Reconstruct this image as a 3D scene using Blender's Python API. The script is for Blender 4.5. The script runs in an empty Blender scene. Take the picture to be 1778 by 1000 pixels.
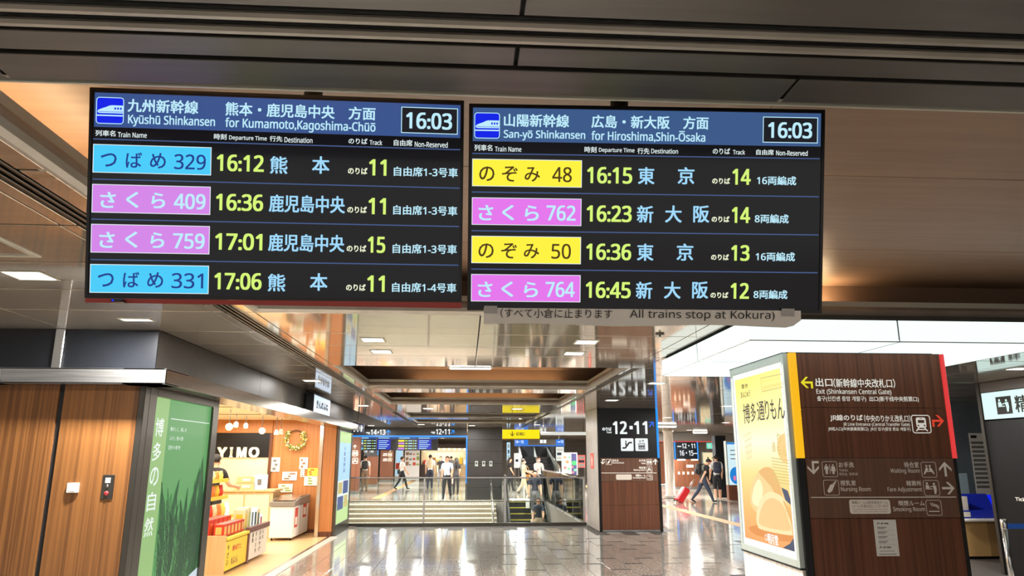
import bpy, bmesh, math, random
from mathutils import Vector, Matrix
random.seed(7)
SC = bpy.context.scene
COL = SC.collection
# ------------------------------------------------------------------ camera
F, PITCH, YAW, ROLL = 1260.0, math.radians(13.04), math.radians(3.53), math.radians(0.07)
EYE = Vector((0, 0, 1.65))
cp, sp, cy, sy = math.cos(PITCH), math.sin(PITCH), math.cos(YAW), math.sin(YAW)
FW = Vector((sy * cp, cy * cp, sp))
R0 = Vector((cy, -sy, 0))
U0 = R0.cross(FW)
RT = R0 * math.cos(ROLL) + U0 * math.sin(ROLL)
UP = U0 * math.cos(ROLL) - R0 * math.sin(ROLL)
cam = bpy.data.cameras.new('camera')
cam.sensor_width = 36.0
cam.lens = F / 1778.0 * 36.0
cam.clip_start = 0.05
camo = bpy.data.objects.new('camera', cam)
m = Matrix((RT, UP, -FW)).transposed().to_4x4()
m.translation = EYE
camo.matrix_world = m
COL.objects.link(camo)
SC.camera = camo
# ------------------------------------------------------------------ view, world
SC.view_settings.view_transform = 'Standard'
SC.view_settings.look = 'None'
SC.view_settings.gamma = 1.0
SC.view_settings.use_curve_mapping = False
SC.view_settings.exposure = 0.0
wd = bpy.data.worlds.new('world')
wd.use_nodes = True
wd.node_tree.nodes['Background'].inputs[0].default_value = (1.0, 0.95, 0.88, 1)
wd.node_tree.nodes['Background'].inputs[1].default_value = 0.6
SC.world = wd
LAMP_W = 105.0          # watts of one ceiling downlight
ZC = 2.74              # ceiling height

# ------------------------------------------------------------------ helpers: layout
def ray(px, py):
    return FW + RT * ((px - 889.0) / F) + UP * ((500.0 - py) / F)

class Plane:
    """A real surface in the place: origin, right and up directions, facing n."""
    def __init__(s, o, ux, uy):
        s.o, s.ux, s.uy = Vector(o), Vector(ux).normalized(), Vector(uy).normalized()
        s.n = s.ux.cross(s.uy)
    def uv(s, px, py):
        d = ray(px, py)
        t = (s.o - EYE).dot(s.n) / d.dot(s.n)
        p = EYE + d * t - s.o
        return p.dot(s.ux), p.dot(s.uy)
    def at(s, u, v, w=0.0):
        return s.o + s.ux * u + s.uy * v + s.n * w

def at_y(px, py, Y):
    d = ray(px, py)
    return EYE + d * (Y / d.y)

# ------------------------------------------------------------------ helpers: materials
def lin(c):
    out = []
    for v in c[:3]:
        v = v / 255.0
        out.append(v / 12.92 if v <= 0.04045 else ((v + 0.055) / 1.055) ** 2.4)
    return (*out, 1.0)

MATS = {}
def mat(name, col, rough=0.5, metal=0.0, emit=None, es=0.0, spec=0.5, coat=0.0):
    if name in MATS:
        return MATS[name]
    m = bpy.data.materials.new(name)
    m.use_nodes = True
    b = m.node_tree.nodes['Principled BSDF']
    b.inputs['Base Color'].default_value = lin(col)
    b.inputs['Roughness'].default_value = rough
    b.inputs['Metallic'].default_value = metal
    b.inputs['Specular IOR Level'].default_value = spec
    b.inputs['Coat Weight'].default_value = coat
    if emit is not None:
        b.inputs['Emission Color'].default_value = lin(emit)
        b.inputs['Emission Strength'].default_value = es
    MATS[name] = m
    return m

def glow(name, col, s=1.0, base=None):
    """A lit surface (screen, light box): gives off the colour itself."""
    return mat(name, base or (20, 20, 22), 0.35, 0, col, s, 0.3)

def noisy(name, c1, c2, scale=(1, 1, 1), detail=4, nscale=5.0, rough=0.45, metal=0.0, lo=0.35, hi=0.65, bump=0.0, spec=0.5, coat=0.0, rnd=0.0, distort=0.0, c3=None):
    """Two or three colours mixed by stretched noise over world position."""
    m = bpy.data.materials.new(name)
    m.use_nodes = True
    nt = m.node_tree
    b = nt.nodes['Principled BSDF']
    geo = nt.nodes.new('ShaderNodeNewGeometry')
    mp = nt.nodes.new('ShaderNodeMapping')
    mp.inputs['Scale'].default_value = scale
    nz = nt.nodes.new('ShaderNodeTexNoise')
    nz.inputs['Scale'].default_value = nscale
    nz.inputs['Detail'].default_value = detail
    nz.inputs['Distortion'].default_value = distort
    rp = nt.nodes.new('ShaderNodeValToRGB')
    rp.color_ramp.elements[0].position = lo
    rp.color_ramp.elements[0].color = lin(c1)
    rp.color_ramp.elements[1].position = hi
    rp.color_ramp.elements[1].color = lin(c2)
    if c3:
        e = rp.color_ramp.elements.new(min(hi + 0.18, 0.98))
        e.color = lin(c3)
    nt.links.new(geo.outputs['Position'], mp.inputs['Vector'])
    nt.links.new(mp.outputs['Vector'], nz.inputs['Vector'])
    nt.links.new(nz.outputs['Fac'], rp.inputs['Fac'])
    src = rp.outputs['Color']
    if rnd:
        oi = nt.nodes.new('ShaderNodeObjectInfo')
        mr = nt.nodes.new('ShaderNodeMapRange')
        mr.inputs['To Min'].default_value = 1.0 - rnd
        mr.inputs['To Max'].default_value = 1.0 + rnd
        hs = nt.nodes.new('ShaderNodeHueSaturation')
        nt.links.new(oi.outputs['Random'], mr.inputs['Value'])
        nt.links.new(mr.outputs['Result'], hs.inputs['Value'])
        nt.links.new(src, hs.inputs['Color'])
        src = hs.outputs['Color']
    nt.links.new(src, b.inputs['Base Color'])
    if bump:
        bp = nt.nodes.new('ShaderNodeBump')
        bp.inputs['Strength'].default_value = bump
        bp.inputs['Distance'].default_value = 0.002
        nt.links.new(nz.outputs['Fac'], bp.inputs['Height'])
        nt.links.new(bp.outputs['Normal'], b.inputs['Normal'])
    b.inputs['Roughness'].default_value = rough
    b.inputs['Metallic'].default_value = metal
    b.inputs['Specular IOR Level'].default_value = spec
    b.inputs['Coat Weight'].default_value = coat
    b.inputs['Coat Roughness'].default_value = 0.1
    MATS[name] = m
    return m

def glass(name, tint=(235, 245, 245), refl=0.12):
    m = bpy.data.materials.new(name)
    m.use_nodes = True
    nt = m.node_tree
    nt.nodes.clear()
    o = nt.nodes.new('ShaderNodeOutputMaterial')
    tr = nt.nodes.new('ShaderNodeBsdfTransparent')
    tr.inputs[0].default_value = lin(tint)
    gl = nt.nodes.new('ShaderNodeBsdfGlossy')
    gl.inputs['Roughness'].default_value = 0.03
    fr = nt.nodes.new('ShaderNodeFresnel')
    fr.inputs['IOR'].default_value = 1.45
    mx = nt.nodes.new('ShaderNodeMixShader')
    nt.links.new(fr.outputs[0], mx.inputs[0])
    nt.links.new(tr.outputs[0], mx.inputs[1])
    nt.links.new(gl.outputs[0], mx.inputs[2])
    nt.links.new(mx.outputs[0], o.inputs[0])
    MATS[name] = m
    return m

# ------------------------------------------------------------------ helpers: mesh building
class MB:
    def __init__(s):
        s.v, s.f, s.mi, s.M = [], [], [], None
    def add(s, vs, fs, mi=0):
        k = len(s.v)
        s.v += [(s.M @ Vector(p)) if s.M else Vector(p) for p in vs]
        s.f += [tuple(i + k for i in f) for f in fs]
        s.mi += [mi] * len(fs)
        return s
    def box(s, x0, x1, y0, y1, z0, z1, c=0.0, mi=0):
        """Box with chamfered edges (c)."""
        if c <= 0:
            vs = [(x, y, z) for x in (x0, x1) for y in (y0, y1) for z in (z0, z1)]
            return s.add(vs, [(0, 1, 3, 2), (4, 6, 7, 5), (0, 4, 5, 1), (2, 3, 7, 6), (0, 2, 6, 4), (1, 5, 7, 3)], mi)
        c = min(c, (x1 - x0) * .45, (y1 - y0) * .45, (z1 - z0) * .45)
        X, Y, Z = (x0, x1), (y0, y1), (z0, z1)
        vs, ix = [], {}
        for i in (0, 1):
            for j in (0, 1):
                for k in (0, 1):
                    sx, sy_, sz = (c if i == 0 else -c), (c if j == 0 else -c), (c if k == 0 else -c)
                    ix[i, j, k, 0] = len(vs); vs.append((X[i], Y[j] + sy_, Z[k] + sz))
                    ix[i, j, k, 1] = len(vs); vs.append((X[i] + sx, Y[j], Z[k] + sz))
                    ix[i, j, k, 2] = len(vs); vs.append((X[i] + sx, Y[j] + sy_, Z[k]))
        fs = []
        for i in (0, 1):
            q = [ix[i, 0, 0, 0], ix[i, 1, 0, 0], ix[i, 1, 1, 0], ix[i, 0, 1, 0]]
            fs.append(q if i else q[::-1])
            q = [ix[0, i, 0, 1], ix[1, i, 0, 1], ix[1, i, 1, 1], ix[0, i, 1, 1]]
            fs.append(q[::-1] if i else q)
            q = [ix[0, 0, i, 2], ix[1, 0, i, 2], ix[1, 1, i, 2], ix[0, 1, i, 2]]
            fs.append(q if i else q[::-1])
        for j in (0, 1):
            for k in (0, 1):
                fs.append([ix[0, j, k, 1], ix[1, j, k, 1], ix[1, j, k, 2], ix[0, j, k, 2]])
                fs.append([ix[j, 0, k, 0], ix[j, 1, k, 0], ix[j, 1, k, 2], ix[j, 0, k, 2]])
                fs.append([ix[j, k, 0, 0], ix[j, k, 1, 0], ix[j, k, 1, 1], ix[j, k, 0, 1]])
        for i in (0, 1):
            for j in (0, 1):
                for k in (0, 1):
                    fs.append([ix[i, j, k, 0], ix[i, j, k, 1], ix[i, j, k, 2]])
        return s.add(vs, fs, mi)
    def obox(s, o, a, b, c, mi=0):
        """Box spanned from corner o by the three edge vectors."""
        o, a, b, c = Vector(o), Vector(a), Vector(b), Vector(c)
        vs = [o + a * i + b * j + c * k for i in (0, 1) for j in (0, 1) for k in (0, 1)]
        return s.add(vs, [(0, 1, 3, 2), (4, 6, 7, 5), (0, 4, 5, 1), (2, 3, 7, 6), (0, 2, 6, 4), (1, 5, 7, 3)], mi)
    def poly(s, pts, mi=0):
        return s.add(pts, [tuple(range(len(pts)))], mi)
    def prism(s, pts, d, mi=0):
        """Polygon pts swept by vector d."""
        d = Vector(d)
        n = len(pts)
        vs = [Vector(p) for p in pts] + [Vector(p) + d for p in pts]
        fs = [tuple(range(n))[::-1], tuple(range(n, 2 * n))]
        fs += [(i, (i + 1) % n, n + (i + 1) % n, n + i) for i in range(n)]
        return s.add(vs, fs, mi)
    def tube(s, path, rad, seg=10, cap=True, mi=0, sq=1.0):
        path = [Vector(p) for p in path]
        if not hasattr(rad, '__len__'):
            rad = [rad] * len(path)
        vs, fs = [], []
        prev = None
        for i, p in enumerate(path):
            d = (path[min(i + 1, len(path) - 1)] - path[max(i - 1, 0)])
            d = d.normalized() if d.length > 1e-9 else Vector((0, 0, 1))
            ref = prev if prev is not None else (Vector((0, 0, 1)) if abs(d.z) < 0.9 else Vector((1, 0, 0)))
            a = (ref - d * ref.dot(d)).normalized()
            prev = a
            b = d.cross(a)
            for k in range(seg):
                t = 2 * math.pi * k / seg
                vs.append(p + a * (math.cos(t) * rad[i]) + b * (math.sin(t) * rad[i] * sq))
        for i in range(len(path) - 1):
            for k in range(seg):
                k2 = (k + 1) % seg
                fs.append((i * seg + k, i * seg + k2, (i + 1) * seg + k2, (i + 1) * seg + k))
        if cap:
            fs.append(tuple(range(seg))[::-1])
            fs.append(tuple((len(path) - 1) * seg + k for k in range(seg)))
        return s.add(vs, fs, mi)
    def lathe(s, c, prof, seg=16, mi=0):
        """Profile [(r, z)] turned about a vertical axis through c."""
        c = Vector(c)
        vs, fs = [], []
        for r, z in prof:
            for k in range(seg):
                t = 2 * math.pi * k / seg
                vs.append(c + Vector((r * math.cos(t), r * math.sin(t), z)))
        for i in range(len(prof) - 1):
            for k in range(seg):
                k2 = (k + 1) % seg
                fs.append((i * seg + k, i * seg + k2, (i + 1) * seg + k2, (i + 1) * seg + k))
        fs.append(tuple(range(seg))[::-1])
        fs.append(tuple((len(prof) - 1) * seg + k for k in range(seg)))
        return s.add(vs, fs, mi)
    def ball(s, c, r, seg=10, rings=6, mi=0, squash=None):
        c = Vector(c)
        r = (r, r, r) if not hasattr(r, '__len__') else r
        vs, fs = [c + Vector((0, 0, -r[2]))], []
        for i in range(1, rings):
            a = math.pi * i / rings - math.pi / 2
            for k in range(seg):
                t = 2 * math.pi * k / seg
                vs.append(c + Vector((r[0] * math.cos(a) * math.cos(t), r[1] * math.cos(a) * math.sin(t), r[2] * math.sin(a))))
        vs.append(c + Vector((0, 0, r[2])))
        for k in range(seg):
            fs.append((0, 1 + (k + 1) % seg, 1 + k))
            e = 1 + (rings - 2) * seg
            fs.append((len(vs) - 1, e + k, e + (k + 1) % seg))
        for i in range(rings - 2):
            for k in range(seg):
                k2 = (k + 1) % seg
                fs.append((1 + i * seg + k, 1 + i * seg + k2, 1 + (i + 1) * seg + k2, 1 + (i + 1) * seg + k))
        return s.add(vs, fs, mi)

WM = {}
def tag(o, label=None, cat=None, group=None, kind=None):
    if label: o['label'] = label
    if cat: o['category'] = cat
    if group: o['group'] = group
    if kind: o['kind'] = kind
    return o

def thing(name, loc, label=None, cat=None, group=None, kind=None, rot=None):
    o = bpy.data.objects.new(name, None)
    o.empty_display_size = 0.1
    M = Matrix.Translation(Vector(loc))
    if rot is not None:
        M = M @ (rot if isinstance(rot, Matrix) else Matrix.Rotation(rot, 4, 'Z'))
    o.matrix_world = M
    COL.objects.link(o)
    WM[o] = M
    return tag(o, label, cat, group, kind)

def obj(name, mb, mats, parent=None, smooth=False, local=False, label=None, cat=None, group=None, kind=None):
    """One mesh object from world-space geometry (or parent-local when local)."""
    if not isinstance(mats, (list, tuple)):
        mats = [mats]
    me = bpy.data.meshes.new(name)
    if parent is not None:
        M = WM[parent]
        inv = M.inverted()
        vs = mb.v if local else [inv @ v for v in mb.v]
    else:
        xs = [v.x for v in mb.v]; ys = [v.y for v in mb.v]; zs = [v.z for v in mb.v]
        c = Vector(((min(xs) + max(xs)) / 2, (min(ys) + max(ys)) / 2, min(zs)))
        M = Matrix.Translation(c)
        vs = [v - c for v in mb.v]
    me.from_pydata([tuple(v) for v in vs], [], [tuple(f) for f in mb.f])
    for k in mats:
        me.materials.append(MATS[k] if isinstance(k, str) else k)
    if len(mats) > 1:
        me.polygons.foreach_set('material_index', mb.mi)
    if smooth:
        me.polygons.foreach_set('use_smooth', [True] * len(me.polygons))
    me.validate()
    bm = bmesh.new(); bm.from_mesh(me)
    bmesh.ops.recalc_face_normals(bm, faces=bm.faces)
    bm.to_mesh(me); bm.free()
    o = bpy.data.objects.new(name, me)
    COL.objects.link(o)
    if parent is not None:
        o.parent = parent
    else:
        o.matrix_world = M
    WM[o] = M
    return tag(o, label, cat, group, kind)

def copy_part(o, parent, loc=(0, 0, 0)):
    c = o.copy()
    COL.objects.link(c)
    c.parent = parent
    c.location = loc
    WM[c] = WM.get(parent, Matrix()) @ Matrix.Translation(Vector(loc))
    return c

def dup(root, loc, rotz=None, **kw):
    r = root.copy()
    COL.objects.link(r)
    r.location = loc
    if rotz is not None: r.rotation_euler = (0, 0, rotz)
    WM[r] = Matrix.Translation(Vector(loc))
    tag(r, **kw)
    for ch in list(root.children):
        c = ch.copy(); COL.objects.link(c); c.parent = r
        for g in list(ch.children):
            d = g.copy(); COL.objects.link(d); d.parent = c
    return r

# ------------------------------------------------------------------ helpers: lettering and flat print
GL = {}
MACRON = {'ū': 'u', 'ō': 'o', 'Ō': 'O'}
def sans(body):
    """Latin letters and digits in the upright sans-serif forms of the built-in font set."""
    out = ''
    for ch in body:
        ch = MACRON.get(ch, ch)
        if 'A' <= ch <= 'Z': out += chr(0x1D5A0 + ord(ch) - 65)
        elif 'a' <= ch <= 'z': out += chr(0x1D5BA + ord(ch) - 97)
        elif '0' <= ch <= '9': out += chr(0x1D7E2 + ord(ch) - 48)
        else: out += ch
    return out
def raw_glyphs(body, res, spacing):
    c = bpy.data.curves.new('lettering', 'FONT')
    c.body = body
    c.resolution_u = res
    c.space_character = spacing
    o = bpy.data.objects.new('lettering', c)
    me = o.to_mesh()
    vs = [(v.co.x, v.co.y) for v in me.vertices]
    fs = [tuple(p.vertices) for p in me.polygons]
    o.to_mesh_clear()
    bpy.data.objects.remove(o); bpy.data.curves.remove(c)
    return vs, fs
def glyphs(body, res=3, spacing=1.0):
    if (body, res, spacing) in GL:
        return GL[body, res, spacing]
    vs, fs = raw_glyphs(sans(body), res, spacing)
    for i, ch in enumerate(body):
        if ch in MACRON:                                  # the bar over a long vowel
            xr = max(v[0] for v in raw_glyphs(sans(body[:i + 1]), 1, spacing)[0])
            one = raw_glyphs(sans(ch), 1, 1.0)[0]
            w = max(v[0] for v in one) - min(v[0] for v in one)
            top = max(v[1] for v in one) + 0.08
            k = len(vs)
            vs += [(xr - w * .92, top), (xr - w * .08, top), (xr - w * .08, top + .07), (xr - w * .92, top + .07)]
            fs.append((k, k + 1, k + 2, k + 3))
    x0 = min(v[0] for v in vs); x1 = max(v[0] for v in vs); y0 = min(v[1] for v in vs); y1 = max(v[1] for v in vs)
    vs = [((x - x0) / max(x1 - x0, 1e-6), (y - y0) / max(y1 - y0, 1e-6)) for x, y in vs]
    GL[body, res, spacing] = (vs, fs)
    return GL[body, res, spacing]

def write_uv(mb, pl, body, u0, u1, v0, v1, bold=0.0, lift=0.003, mi=0, res=3, spacing=1.0, flat=None):
    """Lettering filling the rectangle u0..u1, v0..v1 of a plane."""
    vs, fs = glyphs(body, res, spacing)
    sh = [(0, 0)] if bold <= 0 else [(-bold, -bold * .6), (bold, -bold * .6), (-bold, bold * .6), (bold, bold * .6)]
    for k, (a, b) in enumerate(sh):
        mb.add([pl.at(u0 + bold + x * (u1 - u0 - 2 * bold) + a, v0 + y * (v1 - v0) + b, lift + k * 2e-5) for x, y in vs], fs, mi)

def write(mb, pl, body, xl, xr, yt, yb, bold=0.0, lift=0.003, mi=0, dv=0.0, res=3, spacing=1.0):
    """Lettering whose ink spans xl..xr and yt..yb (measured at its middle) on plane pl."""
    ym, xm = (yt + yb) / 2, (xl + xr) / 2
    u0, u1 = pl.uv(xl, ym)[0], pl.uv(xr, ym)[0]
    v1, v0 = pl.uv(xm, yt)[1], pl.uv(xm, yb)[1]
    write_uv(mb, pl, body, u0, u1, v0 + dv, v1 + dv, bold, lift, mi, res, spacing)

def rect_uv(mb, pl, u0, u1, v0, v1, lift=0.002, mi=0):
    mb.poly([pl.at(u0, v0, lift), pl.at(u1, v0, lift), pl.at(u1, v1, lift), pl.at(u0, v1, lift)], mi)

def px_rect(pl, xl, xr, yt, yb):
    ym, xm = (yt + yb) / 2, (xl + xr) / 2
    return pl.uv(xl, ym)[0], pl.uv(xr, ym)[0], pl.uv(xm, yb)[1], pl.uv(xm, yt)[1]

def round_rect(u0, u1, v0, v1, r, n=5):
    pts = []
    for cx, cy_, a0 in ((u1 - r, v1 - r, 0), (u0 + r, v1 - r, 90), (u0 + r, v0 + r, 180), (u1 - r, v0 + r, 270)):
        for k in range(n + 1):
            a = math.radians(a0 + 90 * k / n)
            pts.append((cx + r * math.cos(a), cy_ + r * math.sin(a)))
    return pts

def shape(mb, pl, pts, lift=0.002, mi=0):
    mb.poly([pl.at(u, v, lift) for u, v in pts], mi)

def ring(mb, pl, outer, inner, lift=0.002, mi=0):
    n = len(outer)
    vs = [pl.at(u, v, lift) for u, v in outer] + [pl.at(u, v, lift) for u, v in inner]
    mb.add(vs, [(i, (i + 1) % n, n + (i + 1) % n, n + i) for i in range(n)], mi)

def frame_rr(mb, pl, u0, u1, v0, v1, r, w, lift=0.002, mi=0):
    ring(mb, pl, round_rect(u0, u1, v0, v1, r), round_rect(u0 + w, u1 - w, v0 + w, v1 - w, max(r - w, 1e-4)), lift, mi)

def smooth_closed(pts, n=6):
    """Catmull-Rom through a closed list of 2D points."""
    out = []
    L = len(pts)
    for i in range(L):
        p0, p1, p2, p3 = (Vector(pts[(i + k - 1) % L]) for k in range(4))
        for j in range(n):
            t = j / n
            q = 0.5 * ((2 * p1) + (p2 - p0) * t + (2 * p0 - 5 * p1 + 4 * p2 - p3) * t * t + (3 * p1 - p0 - 3 * p2 + p3) * t ** 3)
            out.append((q.x, q.y))
    return out

def stroke(mb, pl, pts, w, lift=0.002, mi=0):
    """A flat line of width w along 2D points."""
    L, R = [], []
    for i, p in enumerate(pts):
        a = Vector(pts[max(i - 1, 0)]); b = Vector(pts[min(i + 1, len(pts) - 1)])
        d = (b - a); d = d.normalized() if d.length > 1e-9 else Vector((1, 0))
        nrm = Vector((-d.y, d.x))
        wi = w[i] if hasattr(w, '__len__') else w
        L.append(Vector(p) + nrm * wi / 2); R.append(Vector(p) - nrm * wi / 2)
    n = len(pts)
    mb.add([pl.at(q.x, q.y, lift) for q in L + R], [(i, i + 1, n + i + 1, n + i) for i in range(n - 1)], mi)

def disc(u, v, r, n=14, ry=None):
    ry = ry or r
    return [(u + r * math.cos(2 * math.pi * k / n), v + ry * math.sin(2 * math.pi * k / n)) for k in range(n)]

def arrow(mb, pl, cu, cv, s, ang, lift=0.003, mi=0, hook=0):
    """Station style arrow: chevron head, stem, optional bent tail; s is half its length."""
    c_, s_ = math.cos(ang), math.sin(ang)
    def T(p): return (cu + (p[0] * c_ - p[1] * s_) * s, cv + (p[0] * s_ + p[1] * c_) * s)
    head = [(1, 0), (0.1, 0.9), (-0.3, 0.9), (0.42, 0.17), (0.42, -0.17), (-0.3, -0.9), (0.1, -0.9)]
    shape(mb, pl, [T(p) for p in head], lift, mi)
    shape(mb, pl, [T(p) for p in ((0.45, 0.17), (-1, 0.17), (-1, -0.17), (0.45, -0.17))], lift + 2e-5, mi)
    if hook:
        h = hook
        shape(mb, pl, [T(p) for p in ((-1, 0.17), (-0.66, 0.17), (-0.66, -0.95 * h), (-1, -0.95 * h))], lift + 4e-5, mi)
# ================================================================== materials
noisy('ceiling_metal', (184, 172, 156), (198, 186, 170), (0.6, 9, 1), 3, 2.0, 0.06, 0.62, bump=0.02)
noisy('ceiling_metal_dimmed', (82, 79, 76), (90, 87, 83), (0.6, 9, 1), 3, 2.0, 0.34, 0.6)
noisy('lip_metal', (150, 145, 136), (162, 156, 147), (2, 2, 2), 2, 2.0, 0.38, 0.45)
mat('lip_pale', (190, 190, 178), 0.4, 0.5)
mat('slot_black', (12, 12, 12), 0.7)
noisy('coffer_wood', (124, 98, 79), (136, 109, 88), (0.7, 9, 1), 6, 1.6, 0.42, 0.0, c3=(128, 102, 82))
noisy('wall_wood', (90, 56, 27), (124, 82, 42), (44, 44, 0.3), 6, 1.0, 0.4, 0.0, lo=0.36, hi=0.6, c3=(102, 65, 32), distort=0.6)
noisy('shop_wood', (178, 112, 58), (196, 130, 74), (24, 24, 0.5), 5, 1.0, 0.45, 0.0)
noisy('brown_wood', (82, 47, 31), (116, 71, 48), (38, 38, 0.5), 5, 1.0, 0.48, 0.0, spec=0.35, lo=0.3, hi=0.66)
noisy('granite', (112, 108, 102), (204, 199, 190), (1, 1, 1), 8, 30.0, 0.07, 0.0, lo=0.39, hi=0.61, rnd=0.13, spec=0.8, coat=0.5)
noisy('granite_base', (150, 142, 132), (206, 197, 185), (1, 1, 1), 8, 26.0, 0.1, 0.0, lo=0.36, hi=0.64, spec=0.8, coat=0.4)
noisy('stone_grey', (158, 150, 144), (186, 178, 172), (7, 7, 1.2), 6, 2.4, 0.35, 0.0)
noisy('marble_pale', (186, 178, 168), (214, 206, 198), (9, 9, 1.0), 6, 2.4, 0.3, 0.0)
mat('inlay_black', (16, 15, 15), 0.5, spec=0.15)
mat('tactile', (170, 120, 66), 0.6)
noisy('steel', (176, 176, 176), (204, 204, 204), (0.8, 30, 30), 2, 2.0, 0.22, 0.95)
noisy('steel_side', (136, 132, 126), (150, 146, 140), (30, 0.8, 30), 2, 2.0, 0.16, 0.95)
mat('steel_bright', (205, 205, 205), 0.18, 1.0)
mat('steel_dark', (92, 88, 82), 0.3, 0.9)
mat('black_panel', (20, 22, 26), 0.26, spec=0.35)
noisy('bronze_panel', (43, 39, 35), (49, 45, 40), (3, 3, 3), 2, 2.0, 0.5, 0.0, spec=0.3)
mat('black_metal', (24, 24, 25), 0.4, 0.4)
mat('dark_void', (18, 18, 19), 0.8)
mat('white_paint', (232, 230, 226), 0.5)
mat('cream_wall', (236, 222, 190), 0.6)
noisy('shop_floor', (206, 168, 118), (222, 186, 138), (0.7, 8, 1), 4, 2.0, 0.3)
glass('clear_glass', (240, 246, 244))
glow('lamp_white', (255, 252, 244), 5.0)
glow('lamp_warm', (255, 214, 150), 6.0)
glow('cove_warm', (255, 190, 110), 3.2)
glow('box_white', (240, 255, 251), 1.12)
glow('led_blue', (24, 150, 255), 1.1)

mat('case_trim', (150, 160, 158), .5)
def area(name, loc, sx, sy_, w, col=(1, 0.96, 0.9), rot=(0, 0, 0), spread=180):
    l = bpy.data.lights.new(name, 'AREA')
    l.shape = 'RECTANGLE'; l.size = sx; l.size_y = sy_; l.energy = w; l.color = col
    l.spread = math.radians(spread)
    o = bpy.data.objects.new(name, l)
    o.location = loc; o.rotation_euler = rot
    COL.objects.link(o)
    return o

# ================================================================== floor
HX0, HX1, HY0, HY1 = -4.8, 3.0, 18.6, 29.2      # stair and escalator well
b = MB()
zf = -0.004
b.box(-16, 18, -9, HY0, -0.3, zf); b.box(-16, HX0, HY0, HY1, -0.3, zf); b.box(HX1, 18, HY0, HY1, -0.3, zf); b.box(-16, 18, HY1, 62, -0.3, zf)
floor = obj('floor', b, 'granite_base', kind='structure', label='polished grey granite floor of the concourse')
TW, TL = 0.32, 1.2
tb = MB(); tb.box(-TW / 2 + .004, TW / 2 - .004, -TL / 2 + .004, TL / 2 - .004, 0, 0.004, 0.001)
tile0 = None
cells = []
for i in range(-12, 34):
    x = i * TW + 0.1
    off = (0.0 if i % 2 else 0.6)
    for j in range(7, 24):
        y = j * TL + off
        if y - TL / 2 < 9.3 or y + TL / 2 > 29: continue
        if HX0 < x + TW / 2 and x - TW / 2 < HX1 and y + TL / 2 > HY0 - 0.05: continue
        if x < -2.62 and y < 18.3: continue
        if 2.7 < x < 4.3 and y < 7.6: continue
        if 2.9 < x < 4.6 and 16.2 < y < 19.2: continue
        cells.append((x, y))
def in_view(x, y):
    d = Vector((x, y, 0)) - EYE
    z = d.dot(FW)
    px, py = 889 + F * d.dot(RT) / z, 500 - F * d.dot(UP) / z
    return -60 < px < 1840 and py < 1040 and not (px > 1300 and py > 640)
cells = [c for c in cells if in_view(*c)]
cells.sort(key=lambda c: c[1])
rest = MB()
mat('grout', (62, 58, 54), .6)
g_ = MB()
for a in ((-2.62, 12.0, 9.2, HY0 - .02), (HX1 + .02, 12.0, HY0, 28.6)):
    g_.box(a[0], a[1], a[2], a[3], zf - .002, zf + .0004)
obj('tile_bed', g_, 'grout', floor)
for k, (x, y) in enumerate(cells):
    if k < 300:
        if tile0 is None:
            me = bpy.data.meshes.new('floor_tile')
            me.from_pydata([tuple(v) for v in tb.v], [], tb.f); me.materials.append(MATS['granite']); me.validate()
            tile0 = me
        o = bpy.data.objects.new('floor_tile', tile0)
        COL.objects.link(o); o.parent = floor
        o.location = Vector((x, y, zf)) - WM[floor].translation
    else:
        rest.box(x - TW / 2 + .004, x + TW / 2 - .004, y - TL / 2 + .004, y + TL / 2 - .004, zf, 0)
if rest.v:
    obj('far_floor_tiles', rest, 'granite', floor, kind='stuff')
# black inlay bars at the tile ends on the right half of the concourse
ib = bpy.data.meshes.new('inlay_bar')
q = MB(); q.box(-0.15, 0.15, -0.03, 0.03, 0, 0.0045, 0.001)
ib.from_pydata([tuple(v) for v in q.v], [], q.f); ib.materials.append(MATS['inlay_black']); ib.validate()
nb = 0
for i in range(2, 24):
    x = i * TW + 0.1
    for j in range(7, 22):
        y = j * TL + (0.0 if i % 2 else 0.6) - TL / 2
        if (i * 7 + j * 3) % 4 == 1 or y < 9.6 or y > 24 or nb > 110: continue
        if x < HX1 and y > HY0 - .1: continue
        if 2.6 < x < 4.8 and (y < 8 or 16.6 < y < 19): continue
        if not in_view(x, y): continue
        o = bpy.data.objects.new('inlay_bar', ib); COL.objects.link(o); o.parent = floor
        o.location = Vector((x, y, zf + 0.0005)) - WM[floor].translation; nb += 1
for x0, x1, y0, y1 in ((6.6, 6.92, 9, 60), (-3.7, -3.4, 30, 60)):
    q = MB(); q.box(x0, x1, y0, y1, zf, 0.003, 0.002)
    obj('guide_strip', q, 'tactile', floor)

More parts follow.
